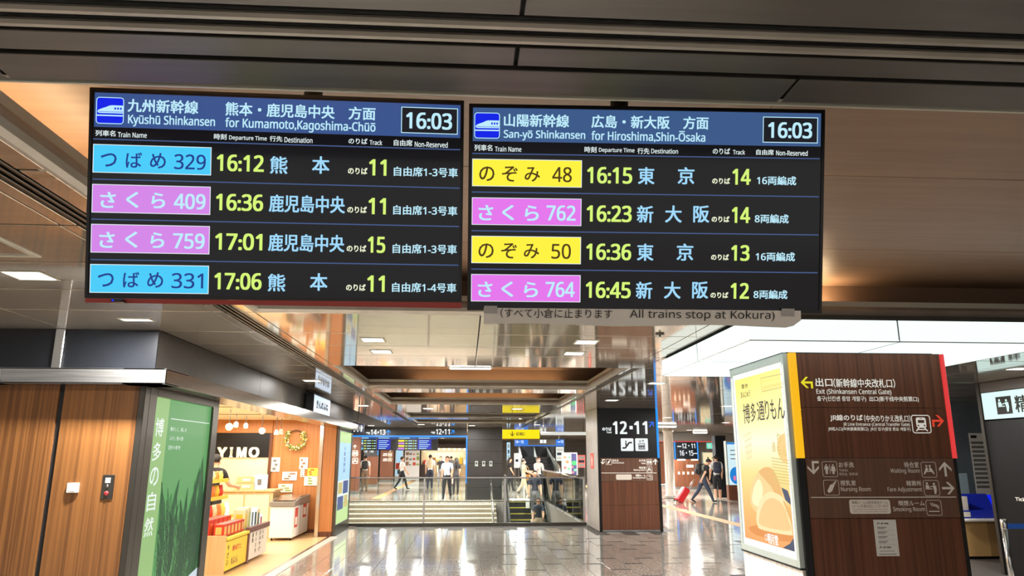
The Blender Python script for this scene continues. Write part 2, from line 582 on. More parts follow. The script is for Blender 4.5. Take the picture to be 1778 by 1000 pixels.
# ================================================================== ceiling
COFF = [(-1.66, 6.6, 2.055, 5.67), (-1.66, 2.05, 9.1, 12.2), (-1.66, 2.05, 12.96, 16.0), (-1.66, 2.05, 19.0, 21.7), (-1.66, 2.05, 22.5, 25.2)]
def in_coffer(x, y):
    return any(a < x < b_ and c < y < d for a, b_, c, d in COFF)
XS = [-16, -12, -9, -6, -3.55, -1.985, -1.66, 0.1, 2.05, 2.22, 4.3, 6.6, 9, 12, 18]
YS = [2.055, 2.78, 3.5, 4.22, 4.95, 5.67, 6.615, 7.37, 8.11, 9.1, 9.85, 10.6, 11.4, 12.2, 12.96, 13.7, 14.5, 15.25, 16.0, 16.75, 17.5, 18.25, 19.0, 20.35, 21.7, 22.5, 23.85, 25.2, 26.5, 27.8, 29.1]
slab = MB()
xs2, ys2 = XS, [-9, 1.6] + YS + [62]
for i in range(len(xs2) - 1):
    for j in range(len(ys2) - 1):
        if not in_coffer((xs2[i] + xs2[i + 1]) / 2, (ys2[j] + ys2[j + 1]) / 2):
            slab.box(xs2[i], xs2[i + 1], ys2[j], ys2[j + 1], ZC + 0.026, ZC + 0.08)
slab.box(-16, 18, -9, 62, 3.35, 3.45)
ceiling = obj('ceiling', slab, 'dark_void', kind='structure', label='glossy metal panel ceiling with recessed wooden coffers')
def panel(x0, x1, y0, y1, m='ceiling_metal', z=0.0, name='ceiling_panel'):
    q = MB(); g = 0.005
    q.box(x0 + g, x1 - g, y0 + g * 2, y1 - g * 2, ZC + z, ZC + 0.026 + z, 0.002)
    return obj(name, q, m, ceiling)
LBX0, LBX1, LBY0, LBY1 = 2.22, 4.845, 5.54, 8.17
for i in range(len(XS) - 1):
    for j in range(len(YS) - 1):
        x0, x1, y0, y1 = XS[i], XS[i + 1], YS[j], YS[j + 1]
        xm, ym = (x0 + x1) / 2, (y0 + y1) / 2
        if in_coffer(xm, ym): continue
        if abs(xm + 1.8225) < 0.01:
            panel(-1.985, -1.90, y0, y1); panel(-1.775, -1.66, y0, y1); continue
        if abs(xm - 2.135) < 0.01 and y0 > 9:
            panel(2.05, 2.10, y0, y1); panel(2.19, 2.22, y0, y1); continue
        if x0 == 2.22 and 5.6 < ym < 8.2: continue
        if x0 == -3.55 and y0 > 6.6: x0 = -2.745
        if x0 < -3.6 and 6.6 < ym < 18.2: continue
        panel(x0, x1, y0, y1)
for i in range(len(XS) - 1):
    for y0 in (29.1, 34, 40, 48):
        panel(XS[i], XS[i + 1], y0, {29.1: 34, 34: 40, 40: 48, 48: 61}[y0])
# linear air slots with slim metal bars
for (xa, xb, ya, yb) in ((-1.90, -1.775, 2.055, 18.9), (2.10, 2.19, 9.1, 18.9)):
    n = 3
    for k in range(n):
        c = xa + (xb - xa) * (k + 0.5) / n
        q = MB(); q.box(c - 0.009, c + 0.009, ya, yb, ZC + 0.002, ZC + 0.02, 0.002)
        obj('slot_bar', q, 'steel_dark', ceiling)
# panels above the camera, dark reflection put into their colour; two bright rails across
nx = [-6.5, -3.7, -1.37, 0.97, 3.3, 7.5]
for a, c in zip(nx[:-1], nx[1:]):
    panel(a, c, 1.895, 2.055, 'ceiling_metal_dimmed')
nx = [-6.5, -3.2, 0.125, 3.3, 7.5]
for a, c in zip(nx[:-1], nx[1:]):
    panel(a, c, 1.775, 1.89, 'ceiling_metal_dimmed')
    panel(a, c, 0.9, 1.645, 'ceiling_metal_dimmed'); panel(a, c, -1.0, 0.9, 'ceiling_metal_dimmed'); panel(a, c, -4.5, -1.0, 'ceiling_metal'); panel(a, c, -9, -4.5, 'ceiling_metal')
q = MB(); q.box(-6.5, 7.5, 2.052, 2.062, ZC - .005, ZC + .012, .001); obj('edge_trim', q, 'lip_pale', ceiling)
for y in (1.67, 1.735):
    q = MB(); q.box(-6.5, 7.5, y, y + 0.03, ZC - 0.006, ZC + 0.016, 0.008)
    obj('ceiling_rail', q, 'lip_metal', ceiling)
# square hatch frame at the left
q = MB()
for a in ((-3.4, -2.40, 4.06, 4.10), (-3.4, -2.40, 3.14, 3.18), (-2.44, -2.40, 3.18, 4.06), (-3.4, -3.36, 3.18, 4.06)):
    q.box(*a, ZC - 0.006, ZC + 0.004, 0.002)
obj('hatch_frame', q, 'lip_pale', ceiling)

def coffer(k, x0, x1, y0, y1, seams, zt=3.10, cove=True):
    """Recess: outer walls, wooden top boards, rounded metal lip on four sides, cove lamps."""
    e = 0.32
    q = MB(); t = 0.03
    q.box(x0 - e - t, x1 + e + t, y0 - e - t, y0 - e, ZC + .08, zt + .05); q.box(x0 - e - t, x1 + e + t, y1 + e, y1 + e + t, ZC + .08, zt + .05)
    q.box(x0 - e - t, x0 - e, y0 - e, y1 + e, ZC + .08, zt + .05); q.box(x1 + e, x1 + e + t, y0 - e, y1 + e, ZC + .08, zt + .05)
    obj('coffer_side', q, 'coffer_wood', ceiling)
    ys = [y0 - e] + seams + [y1 + e]
    for a, c in zip(ys[:-1], ys[1:]):
        xs = [x0 - e, (x0 + x1) / 2 if x1 < 3 else 1.28, x1 + e]
        for xa, xb in zip(xs[:-1], xs[1:]):
            q = MB(); q.box(xa + .002, xb - .002, a + .002, c - .002, zt, zt + 0.02, 0.002)
            obj('coffer_board', q, 'coffer_wood', ceiling)
    prof = [(0.03, 0.0), (-0.012, 0.004), (-0.036, 0.022), (-0.046, 0.05), (-0.042, 0.08), (-0.026, 0.102), (-0.022, 0.106), (-0.022, 0.15), (0.03, 0.15)]
    def lip(p, q_, out):
        mbx = MB()
        d = Vector(q_) - Vector(p)
        pts = [Vector(p) + Vector(out) * a + Vector((0, 0, z)) for a, z in prof]
        n = len(pts)
        vs = pts + [v + d for v in pts]
        mbx.add(vs, [(i, i + 1, n + i + 1, n + i) for i in range(n - 1)] + [tuple(range(n)), tuple(range(n, 2 * n))], 0)
        mbx.mi[6] = 1
        obj('coffer_lip', mbx, ['lip_metal', 'lip_pale'], ceiling)
    lip((x0, y0, ZC), (x1, y0, ZC), (0, -1, 0)); lip((x0, y1, ZC), (x1, y1, ZC), (0, 1, 0))
    lip((x0, y0, ZC), (x0, y1, ZC), (-1, 0, 0)); lip((x1, y0, ZC), (x1, y1, ZC), (1, 0, 0))
coffer(1, *COFF[0], [3.5, 4.86])
coffer(2, *COFF[1], [10.4])
coffer(3, *COFF[2], [14.4])
coffer(4, *COFF[3], [20.3])
coffer(5, *COFF[4], [23.8])
# warm cove lamps lying behind the lips
def cove_lamp(label, x0, x1, y0, y1, w, col=(1, 0.72, 0.42)):
    q = MB(); q.box(x0, x1, y0, y1, ZC + 0.085, ZC + 0.11, 0.008)
    obj('cove_lamp', q, 'cove_warm', None, label=label, cat='lamp', group='cove lamps above the ceiling lip')
    area('cove_light', ((x0 + x1) / 2, (y0 + y1) / 2, ZC + 0.125), x1 - x0, y1 - y0, w, col, (math.pi, 0, 0))
cove_lamp('warm strip lamp hidden along the left lip of the nearest wooden coffer', -1.93, -1.88, 2.1, 3.6, 9)
cove_lamp('warm strip lamp hidden behind the near lip above the Kumamoto board', -1.5, -0.2, 1.8, 1.85, 5)
cove_lamp('warm strip lamp behind the lip beside the board for Hiroshima', 2.7, 3.1, 5.84, 5.89, 7)
cove_lamp('warm strip lamp over the far lip of the second wooden coffer', -0.9, 1.6, 12.36, 12.41, 6)
cove_lamp('warm strip lamp over the far lip of the third wooden coffer', -0.9, 1.6, 16.16, 16.21, 6)

# ------------------------------------------------------------------ downlights
def downlight(x, y, label, group='square downlights in the metal ceiling', w=None, sx=.13, sy_=.12, real=True):
    t = thing('downlight', (x, y, ZC), label, 'downlight', group)
    q = MB()
    for a in ((x - sx, x + sx, y - sy_, y - sy_ + .018), (x - sx, x + sx, y + sy_ - .018, y + sy_), (x - sx, x - sx + .018, y - sy_ + .018, y + sy_ - .018), (x + sx - .018, x + sx, y - sy_ + .018, y + sy_ - .018)):
        q.box(*a, ZC - 0.006, ZC - 0.001, 0.001)
    obj('trim_ring', q, 'lip_pale', t)
    q = MB(); q.box(x - sx + .018, x + sx - .018, y - sy_ + .018, y + sy_ - .018, ZC - 0.0035, ZC - 0.001)
    obj('lens', q, 'lamp_white', t)
    if real:
        area('downlight_light', (x, y, ZC - 0.012), sx * 1.7, sy_ * 1.7, w or LAMP_W)
    return t
downlight(-2.72, 4.55, 'square downlight beside the ceiling hatch at the left', w=LAMP_W * .5)
downlight(-2.72, 6.05, 'square downlight just in front of the dark kiosk top', w=LAMP_W * 2.0, sy_=.06)
downlight(-0.91, 6.99, 'left square downlight of the nearer pair below the Kumamoto board', sx=.115)
downlight(-0.92, 7.8, 'left square downlight of the pair next to the coffer edge', sx=.115)
downlight(1.16, 6.99, 'right square downlight of the nearer pair under the paper notice', sx=.115)
downlight(1.16, 7.8, 'right square downlight of the pair next to the coffer edge', sx=.115)
ORD = ['first', 'second', 'third', 'fourth', 'fifth', 'sixth', 'seventh', 'eighth', 'ninth']
for zone, pts in (('row along the snack shop front', ((-2.3, 11.0), (-2.3, 16.5))), ('row leading to the stone column', ((2.9, 11.0), (2.9, 14.5))), ('pair in front of the glass railing', ((-0.9, 17.4), (1.2, 17.4))),
                  ('row over the open hall right of the pillar', ((5.8, 11.5), (5.8, 16), (5.8, 21), (5.5, 27), (6.3, 33), (7, 42))), ('row over the tan guide strip hall', ((8.6, 18), (8.6, 24), (9.5, 31), (10, 37), (12, 42))),
                  ('row above the stone stairs', ((-3.5, 22), (-3.5, 27.5), (0.2, 27.2), (-1.6, 26.4))), ('row above the escalator hall', ((2.5, 26.2), (2.5, 34), (3, 41), (3, 48))), ('row just behind the blue lit portal', ((-6, 32), (-3, 32), (0, 32))),  # last downlight over the stairs is added to brighten the steps
                  ('row over the far screens', ((-6, 39), (-2.8, 41), (0.4, 39))), ('row before the far kiosk', ((-5, 47), (-1.5, 47))), ('row beside the fare booth', ((7, 8.8), (7.2, 14.5))), ('row behind the viewer', ((-2.5, -1.3), (0.4, -2.8), (3.2, -1.4), (-2.5, -6), (2.5, -6)))):
    for k, (x, y) in enumerate(pts):
        downlight(x, y, f'{ORD[k]} square downlight in the {zone}', w=LAMP_W * (2.9 if y > 30 else 1.5 if y > 26 else .4 if y < 0 else .35 if x == -2.3 else .25 if x == 2.9 else 1.0) * (1.5 if x > 5 and y > 20 else 1.0))
t = thing('ceiling_tube_lamp', (0.0, 9.14, ZC - .03), 'white tube lamp at the front edge of the second wooden coffer', 'lamp')
q = MB(); q.box(-0.22, 0.3, 9.17, 9.21, ZC - 0.022, ZC - 0.002, 0.006); obj('tube', q, 'lamp_white', t)
q = MB(); q.box(-0.25, 0.33, 9.155, 9.225, ZC - 0.004, ZC + 0.012, 0.002); obj('holder', q, 'lip_pale', t)

# small sprinkler head in the ceiling
t = thing('sprinkler_head', (1.75, 6.45, ZC), 'small sprinkler head under the metal ceiling by the light box', 'sprinkler')
q = MB(); q.lathe((1.75, 6.45, ZC - .012), [(0.04, 0.0), (0.045, 0.006), (0.03, 0.012)], 14); obj('escutcheon', q, 'steel_dark', t, True)
q = MB(); q.lathe((1.75, 6.45, ZC - .04), [(0.012, 0.0), (0.016, 0.006), (0.008, 0.028)], 10); obj('head', q, 'steel_bright', t, True)

# ------------------------------------------------------------------ light box over the big sign pillar
t = thing('ceiling_light_box', (3.5, 6.9, 2.54), 'large white luminous ceiling box around the brown sign pillar', 'light box')
PX0, PX1, PY0, PY1 = 2.80, 4.21, 6.17, 7.49
zb, zt = 2.54, 2.715
g = .006
ysp = [LBY0, 6.86, LBY1]
for a, c in zip(ysp[:-1], ysp[1:]):
    q = MB(); q.box(LBX0, LBX0 + .02, a + g, c - g, zb + g, zt, .003); obj('side_panel', q, 'box_white', t)
    q = MB(); q.box(LBX1 - .02, LBX1, a + g, c - g, zb + g, zt, .003); obj('side_panel', q, 'box_white', t)
xsp = [LBX0, 3.445, LBX1]
for a, c in zip(xsp[:-1], xsp[1:]):
    q = MB(); q.box(a + g, c - g, LBY0, LBY0 + .02, zb + g, zt, .003); obj('side_panel', q, 'box_white', t)
    q = MB(); q.box(a + g, c - g, LBY1 - .02, LBY1, zb + g, zt, .003); obj('side_panel', q, 'box_white', t)
for a in ((LBX0, 3.445, LBY0, PY0), (3.445, LBX1, LBY0, PY0), (LBX0, PX0, PY0, 6.86), (LBX0, PX0, 6.86, PY1), (PX1, LBX1, PY0, 6.86), (PX1, LBX1, 6.86, PY1), (LBX0, 3.445, PY1, LBY1), (3.445, LBX1, PY1, LBY1)):
    q = MB(); q.box(a[0] + g, a[1] - g, a[2] + g, a[3] - g, zb, zb + .02, .003); obj('bottom_panel', q, 'box_white', t)
for x0, x1, y0, y1 in ((LBX0 - .002, LBX1 + .002, LBY0 - .002, LBY0 + .006), (LBX0 - .002, LBX1 + .002, LBY1 - .006, LBY1 + .002), (LBX0 - .002, LBX0 + .006, LBY0 + .006, LBY1 - .006), (LBX1 - .006, LBX1 + .002, LBY0 + .006, LBY1 - .006)):
    q = MB(); q.box(x0, x1, y0, y1, zb - .001, zb + .006); obj('edge_trim', q, 'case_trim', t)
for x in (3.442,):
    q = MB(); q.box(x, x + .006, LBY0 - .002, LBY0 + .002, zb, zt); obj('joint_trim', q, 'steel_dark', t)
    q = MB(); q.box(x, x + .006, LBY0, PY0, zb - .001, zb + .004); obj('joint_trim', q, 'case_trim', t)
q = MB(); q.box(LBX0 - .002, LBX0 + .002, 6.857, 6.863, zb, zt); obj('joint_trim', q, 'case_trim', t)
q = MB(); q.box(LBX0, PX0, 6.857, 6.863, zb - .001, zb + .004); obj('joint_trim', q, 'case_trim', t)
q = MB()
for x0, x1, y0, y1 in ((LBX0 + .05, LBX1 - .05, LBY0 + .05, LBY0 + .12), (LBX0 + .05, LBX1 - .05, LBY1 - .12, LBY1 - .05), (LBX0 + .05, LBX0 + .12, LBY0 + .12, LBY1 - .12), (LBX1 - .12, LBX1 - .05, LBY0 + .12, LBY1 - .12)):
    q.box(x0, x1, y0, y1, zb + .03, ZC + .02)
obj('inner_frame', q, 'steel_dark', t)
# ================================================================== left kiosk block: wood wall, steel band, dark top
WY = 6.44
wl = thing('wall_left', (-3.2, WY, 0), 'wood panelled kiosk wall with steel band and dark upper panels', None, None, 'structure')
for x0, x1 in ((-5.3, -3.462), (-3.418, -2.80)):
    q = MB(); q.box(x0, x1, WY, WY + .03, 0.08, 2.235, .003); obj('wood_panel', q, 'wall_wood', wl)
q = MB(); q.box(-3.462, -3.418, WY + .02, WY + .03, 0, 2.235); obj('panel_gap', q, 'dark_void', wl)
q = MB(); q.box(-5.3, -2.80, WY + .012, WY + .03, 0, 0.08, .002); obj('skirting', q, 'steel_dark', wl)
q = MB(); q.box(-2.80, -2.745, WY - .004, WY + .10, 0, 2.235, .006); obj('corner_post', q, 'steel_dark', wl)
BY, BX = 6.28, -2.53
q = MB(); q.box(-3.86, BX, BY, BY + .02, 2.235, 2.365, .002); q.box(-3.86, BX, BY, BY + .5, 2.355, 2.365); q.box(-3.86, BX, BY, BY + .3, 2.235, 2.245); obj('steel_band', q, 'steel', wl)
q = MB(); q.box(-5.6, -3.863, BY, BY + .02, 2.235, 2.365, .002); q.box(-5.6, -3.863, BY, BY + .5, 2.355, 2.365); obj('steel_band', q, 'steel', wl)
yb = [BY, 9.6, 12.9, 16.2, 18.15]
for a, c in zip(yb[:-1], yb[1:]):
    q = MB(); q.box(BX - .02, BX, a + .0015, c - .0015, 2.235, 2.365, .002); q.box(BX - .35, BX - .02, a, c, 2.355, 2.365); q.box(BX - .35, BX - .02, a, c, 2.235, 2.245); obj('steel_band', q, 'steel_side', wl)
# upper dark panels
for x0, x1 in ((-5.6, -3.62), (-3.54, -2.745)):
    q = MB(); q.box(x0, x1, 6.57, 6.59, 2.365, ZC, .002); obj('upper_panel', q, 'black_panel', wl)
q = MB(); q.box(-3.62, -3.54, 6.545, 6.59, 2.365, ZC, .004); obj('upper_post', q, 'steel_bright', wl)
ys = [6.59, 7.5, 9.9, 12.62]
for a, c in zip(ys[:-1], ys[1:]):
    q = MB(); q.box(-2.765, -2.745, a + .0015, c - .0015, 2.365, ZC, .002); obj('upper_panel', q, 'bronze_panel', wl)
for a, c in ((12.62, 15.2), (15.2, 18.15)):
    q = MB(); q.box(-2.79, -2.77, a + .0015, c - .0015, 2.365, ZC, .002); obj('upper_panel', q, 'bronze_panel', wl)
# solid core of the block (behind the wood wall up to the shop)
q = MB(); q.box(-5.3, -2.82, WY + .03, 8.35, 0, 2.3); q.box(-5.6, -2.77, 6.6, 8.35, 2.37, ZC - .005); obj('wall_core', q, 'dark_void', wl)
# light switch and steel call plate on the wood
t = thing('wall_switch', (-3.235, WY, 1.36), 'white square wall switch plate on the wood panel', 'switch')
q = MB(); q.box(-3.285, -3.19, WY - .022, WY, 1.35, 1.43, .006); obj('plate', q, 'white_paint', t)
q = MB(); q.box(-3.262, -3.212, WY - .030, WY - .022, 1.362, 1.418, .004); obj('rocker', q, 'white_paint', t)
t = thing('call_plate', (-2.965, WY, 1.3), 'steel call button plate with red button on the wood panel', 'button plate')
q = MB(); q.box(-3.012, -2.915, WY - .008, WY, 1.30, 1.495, .003); obj('plate', q, 'steel_dark', t)
q = MB(); q.box(-2.985, -2.945, WY - .010, WY - .008, 1.43, 1.47); obj('sticker', q, 'white_paint', t)
mat('button_red', (150, 40, 44), 0.4)
q = MB(); q.M = Matrix.Translation((-2.965, WY - .008, 1.345)) @ Matrix.Rotation(math.pi / 2, 4, 'X'); q.lathe((0, 0, 0), [(0.019, 0), (0.019, .006), (0.013, .011)], 14); obj('button', q, 'button_red', t, True)
q = MB(); q.M = Matrix.Translation((-2.965, WY - .008, 1.405)) @ Matrix.Rotation(math.pi / 2, 4, 'X'); q.lathe((0, 0, 0), [(0.012, 0), (0.012, .006), (0.008, .009)], 12); obj('key_switch', q, 'steel_bright', t, True)

# ------------------------------------------------------------------ green lit poster
t = thing('green_poster_case', (-2.75, 7.45, 0), 'green illuminated poster case with plant drawing at the kiosk corner', 'poster')
x = -2.745
q = MB()
y0, y1, z0, z1 = 6.54, 8.35, 0.06, 2.235
q.box(x - .06, x, y0, 6.69, z0, z1, .004); q.box(x - .06, x, 8.19, y1, z0, z1, .004); q.box(x - .06, x, 6.69, 8.19, 2.165, z1, .004); q.box(x - .06, x, 6.69, 8.19, z0, 0.3, .004)
obj('frame', q, 'steel_dark', t)
GP = Plane((x - .03, 6.69, 0.3), (0, 1, 0), (0, 0, 1))
GW, GH = 1.5, 1.865
q = MB(); rect_uv(q, GP, 0, GW, 0, GH, 0)
glow('poster_green', (92, 160, 92), 0.95)
obj('green_sheet', q, 'poster_green', t)
q = MB(); rect_uv(q, GP, 0, 0.36, 0, GH, .002); glow('poster_lime', (150, 192, 120), 0.95); obj('pale_stripe', q, 'poster_lime', t)
glow('print_white', (236, 244, 240), 1.0); glow('plant_green', (48, 104, 58), 0.9); glow('plant_dark', (30, 70, 42), 0.9); glow('mountain_white', (206, 218, 228), 1.0)
q = MB()
for k, ch in enumerate('博多の自然'):
    v = GH - 0.27 - k * 0.215
    write_uv(q, GP, ch, 0.09, 0.27, v - 0.075, v + 0.085, 0.002, .004)
obj('lettering', q, 'print_white', t)
q = MB()
rect_uv(q, GP, 0.42, 1.46, GH - .18, GH - .173, .004)
for k, s_ in enumerate(('懐かしく、美しき', 'ふるさと、博多の四季', '自然からの贈り物')):
    write_uv(q, GP, s_, 0.43, 0.43 + .40 - .06 * k, GH - .29 - k * .085, GH - .25 - k * .085, 0, .004, res=1)
obj('lettering', q, 'print_white', t)
rnd = random.Random(3)
for k in range(46):
    u = 0.45 + rnd.random() * 1.0; base = 0.0 + rnd.random() * 0.35; hgt = 0.35 + rnd.random() * 0.62 * (0.55 + 0.6 * (u / 1.5))
    lean = (rnd.random() - .5) * 0.4; w_ = 0.03 + rnd.random() * 0.06
    a, c, spine = [], [], []
    for i in range(9):
        s_ = i / 8
        cu = u + lean * s_ * s_; cv = base + hgt * s_
        ww = w_ * math.sin(math.pi * min(1, s_ * .92 + .08)) * (1 + .25 * math.sin(i * 2.3 + k))
        a.append((max(.37, cu - ww), cv)); c.append((min(1.49, cu + ww), cv)); spine.append((min(1.49, max(.37, cu)), cv))
    q = MB(); shape(q, GP, a + c[::-1], .003 + k * 1e-5); obj('leaf_print', q, 'plant_green' if k % 3 else 'poster_green', t)
    q = MB(); stroke(q, GP, spine, .008, .0045 + k * 1e-5); stroke(q, GP, a, .006, .0045 + k * 1e-5); stroke(q, GP, c, .006, .0045 + k * 1e-5)
    for i in range(1, 8):
        stroke(q, GP, [spine[i], a[min(i + 1, 8)]], .004, .0046 + k * 1e-5); stroke(q, GP, [spine[i], c[min(i + 1, 8)]], .004, .0046 + k * 1e-5)
    obj('leaf_veins', q, 'plant_dark', t)
q = MB(); shape(q, GP, [(.36, 0), (1.5, 0), (1.5, .22), (1.2, .16), (.9, .13), (.6, .05)], .006); obj('mountain_print', q, 'mountain_white', t)

# ------------------------------------------------------------------ stairs and escalator
st = thing('staircase', (-1.8, 28.0, 0), 'pale stone staircase descending behind the glass railing', 'stairs')
noisy('step_stone', (128, 114, 96), (146, 132, 112), (1, 1, 1), 5, 18.0, 0.4)
noisy('step_edge', (214, 206, 190), (230, 222, 206), (1, 1, 1), 4, 18.0, 0.4)
for k in range(11):
    y1 = HY1 - 0.30 * k; z1 = -0.145 * (k + 1)
    q = MB(); q.box(HX0 + .05, 1.18, y1 - .30, y1, z1 - .2, z1, .004); obj('step', q, 'step_stone', st)
    q = MB(); q.box(HX0 + .05, 1.18, y1 - .306, y1, z1 - .028, z1 + .006, .004); obj('tread', q, 'step_edge', st)
ww = floor
for a in ((HX0, HX0 + .04, HY0, HY1, -2.6, -.005), (HX1 - .04, HX1, HY0, HY1, -2.6, -.005), (HX0 + .04, HX1 - .04, HY0, HY0 + .04, -2.6, -.005), (HX0 + .04, HX1 - .04, HY1 - .01, HY1, -2.6, -.16)):
    q = MB(); q.box(*a); obj('lining_slab', q, 'stone_grey', ww)
q = MB(); q.box(HX0, HX1, HY0, HY1, -2.7, -2.6); obj('lower_landing', q, 'granite_base', ww)
area('stairwell_fill', (-1.5, 22.0, -0.4), 4, 3, 60)  # fill light without a fixture, added in the well to brighten it
def stair_rail(label, x, y0, z0, y1, z1):
    t = None
    d = Vector((0, y1 - y0, z1 - z0))
    q = MB(); q.tube([(x, y0, z0 + .85), (x, y1, z1 + .85), (x, y1 + .4, z1 + .85)], .022, 8); t = obj('handrail', q, 'steel_bright', st, True)
    n = 5
    for k in range(n):
        s_ = k / (n - 1)
        q = MB(); q.tube([(x, y0 + d.y * s_, z0 + d.z * s_), (x, y0 + d.y * s_, z0 + d.z * s_ + .85)], .016, 8); obj('baluster', q, 'steel_bright', t, True)
stair_rail('steel handrail along the outer side of the stone stairs', HX0 + .25, 26.2, -1.45, 29.2, 0)
stair_rail('steel handrail between the stone stairs and the escalator', 1.0, 26.2, -1.45, 29.2, 0)
es = thing('escalator', (2.0, 27.5, -1), 'escalator with dark yellow edged steps beside the stairs', 'escalator')
mat('esc_step', (34, 34, 38), 0.35, 0.4); mat('esc_yellow', (206, 190, 60), 0.5); mat('rubber', (20, 20, 20), 0.5)
for k in range(12):
    y1 = 28.6 - 0.32 * k; z1 = -0.01 - 0.19 * k
    q = MB(); q.box(1.62, 2.78, y1 - .32, y1, z1 - .22, z1, .004); obj('escalator_step', q, 'esc_step', es)
    q = MB(); q.box(1.62, 2.78, y1 - .321, y1 - .285, z1 - .001, z1 + .004); q.box(1.62, 2.78, y1 - .322, y1 - .318, z1 - .03, z1); obj('edge_line', q, 'esc_yellow', es)
for x in (1.54, 2.86):
    path = [(x, 24.4, -2.3 + .9), (x, 28.6, -.05 + .9), (x, 29.6, .92), (x, 29.9, .75)]
    q = MB(); q.prism([(x - .006, 24.4, -2.4), (x - .006, 28.6, -.1), (x - .006, 29.8, -.0), (x - .006, 29.8, .88), (x - .006, 28.6, .83), (x - .006, 24.4, -1.42)], (.012, 0, 0)); obj('glass_side', q, 'clear_glass', es)
    q = MB(); q.tube(path, .035, 8); obj('moving_handrail', q, 'rubber', es, True)
    q = MB(); q.prism([(x - .07, 24.4, -2.55), (x - .07, 28.6, -.28), (x - .07, 28.6, -.04), (x - .07, 24.4, -2.28)], (.14, 0, 0)); obj('skirt', q, 'steel', es)
q = MB(); q.box(1.5, 2.9, 28.6, 29.9, -.02, .006, .002); obj('comb_plate', q, 'steel', es)

# glass railing in front of the well
gr = thing('glass_railing', (0, 18.5, 0), 'glass railing with steel posts in front of the stair well', 'railing')
GY = 18.5
for xp in (-4.7, -3.0, -1.0, 0.975, 2.93):
    q = MB(); q.box(xp - .025, xp + .025, GY - .02, GY + .02, 0, 1.11, .004); obj('post', q, 'steel_bright' if xp > .9 else 'steel', gr)
for a, c in ((-4.67, -3.03), (-2.97, -1.03), (-.97, .945), (1.005, 2.9)):
    q = MB(); q.box(a, c, GY - .006, GY + .006, 0.07, 0.56, .001); obj('glass_pane', q, 'clear_glass', gr)
    q = MB(); q.box(a, c, GY - .006, GY + .006, 0.575, 1.10, .001); obj('glass_pane', q, 'clear_glass', gr)
    q = MB(); q.box(a, c, GY - .008, GY + .008, 0.558, 0.577, .001); obj('middle_rail', q, 'steel_dark', gr)
q = MB(); q.box(-4.75, 2.98, GY - .035, GY + .035, 1.11, 1.145, .01); obj('top_rail', q, 'steel', gr)
q = MB(); q.box(-4.75, 2.98, GY - .03, GY + .03, 0.0, 0.07, .004); obj('bottom_rail', q, 'steel_dark', gr)
gs = thing('glass_side_railing', (2.96, 23.5, 0), 'glass railing along the escalator side with white steel top', 'railing')
for k in range(5):
    a = 18.62 + k * 2.0
    q = MB(); q.box(2.95, 2.962, a, a + 1.95, .07, 1.08, .001); obj('glass_pane', q, 'clear_glass', gs)
    q = MB(); q.box(2.94, 2.975, a + 1.95, a + 2.0, 0, 1.1, .003); obj('post', q, 'steel_bright', gs)
q = MB(); q.tube([(2.956, 18.6, 1.12), (2.956, 28.6, 1.12)], .04, 10); obj('top_rail', q, 'steel_bright', gs, True)
gl = thing('glass_left_railing', (-4.78, 24, 0), 'glass railing along the outer edge of the stair well', 'railing')
for k in range(5):
    a = 18.62 + k * 2.0
    q = MB(); q.box(-4.79, -4.778, a, a + 1.95, .07, 1.08, .001); obj('glass_pane', q, 'clear_glass', gl)
    q = MB(); q.box(-4.80, -4.765, a + 1.95, a + 2.0, 0, 1.1, .003); obj('post', q, 'steel_bright', gl)
q = MB(); q.tube([(-4.784, 18.6, 1.12), (-4.784, 28.6, 1.12)], .03, 10); obj('top_rail', q, 'steel_bright', gl, True)
# ================================================================== departure boards
mat('bezel', (16, 16, 18), 0.35)
mat('screen_black', (12, 12, 15), 0.12, 0, (30, 30, 36), 0.4, 0.4)
mat('maroon', (176, 66, 60), 0.45)
glow('hdr_blue', (56, 84, 142), 1.0); glow('hdr_blue2', (60, 90, 138), 1.0)
glow('ice', (190, 236, 252), 1.0); glow('ice_dest', (160, 218, 252), 1.0); glow('lime', (214, 246, 120), 1.0); glow('softwhite', (226, 240, 240), 1.0)
glow('pale_yellow', (244, 250, 216), 1.0)
glow('tag_cyan', (72, 204, 250), 1.0); glow('tag_pink', (212, 134, 232), 1.0); glow('tag_magenta', (228, 118, 236), 1.0); glow('tag_yellow', (255, 242, 62), 1.0)
glow('navy_ink', (26, 62, 142), 1.0); glow('brown_ink', (78, 56, 14), 1.0); glow('rule_blue', (66, 88, 136), 1.0); glow('icon_blue', (14, 36, 232), 1.0)
glow('clock_black', (34, 36, 44), 0.7)

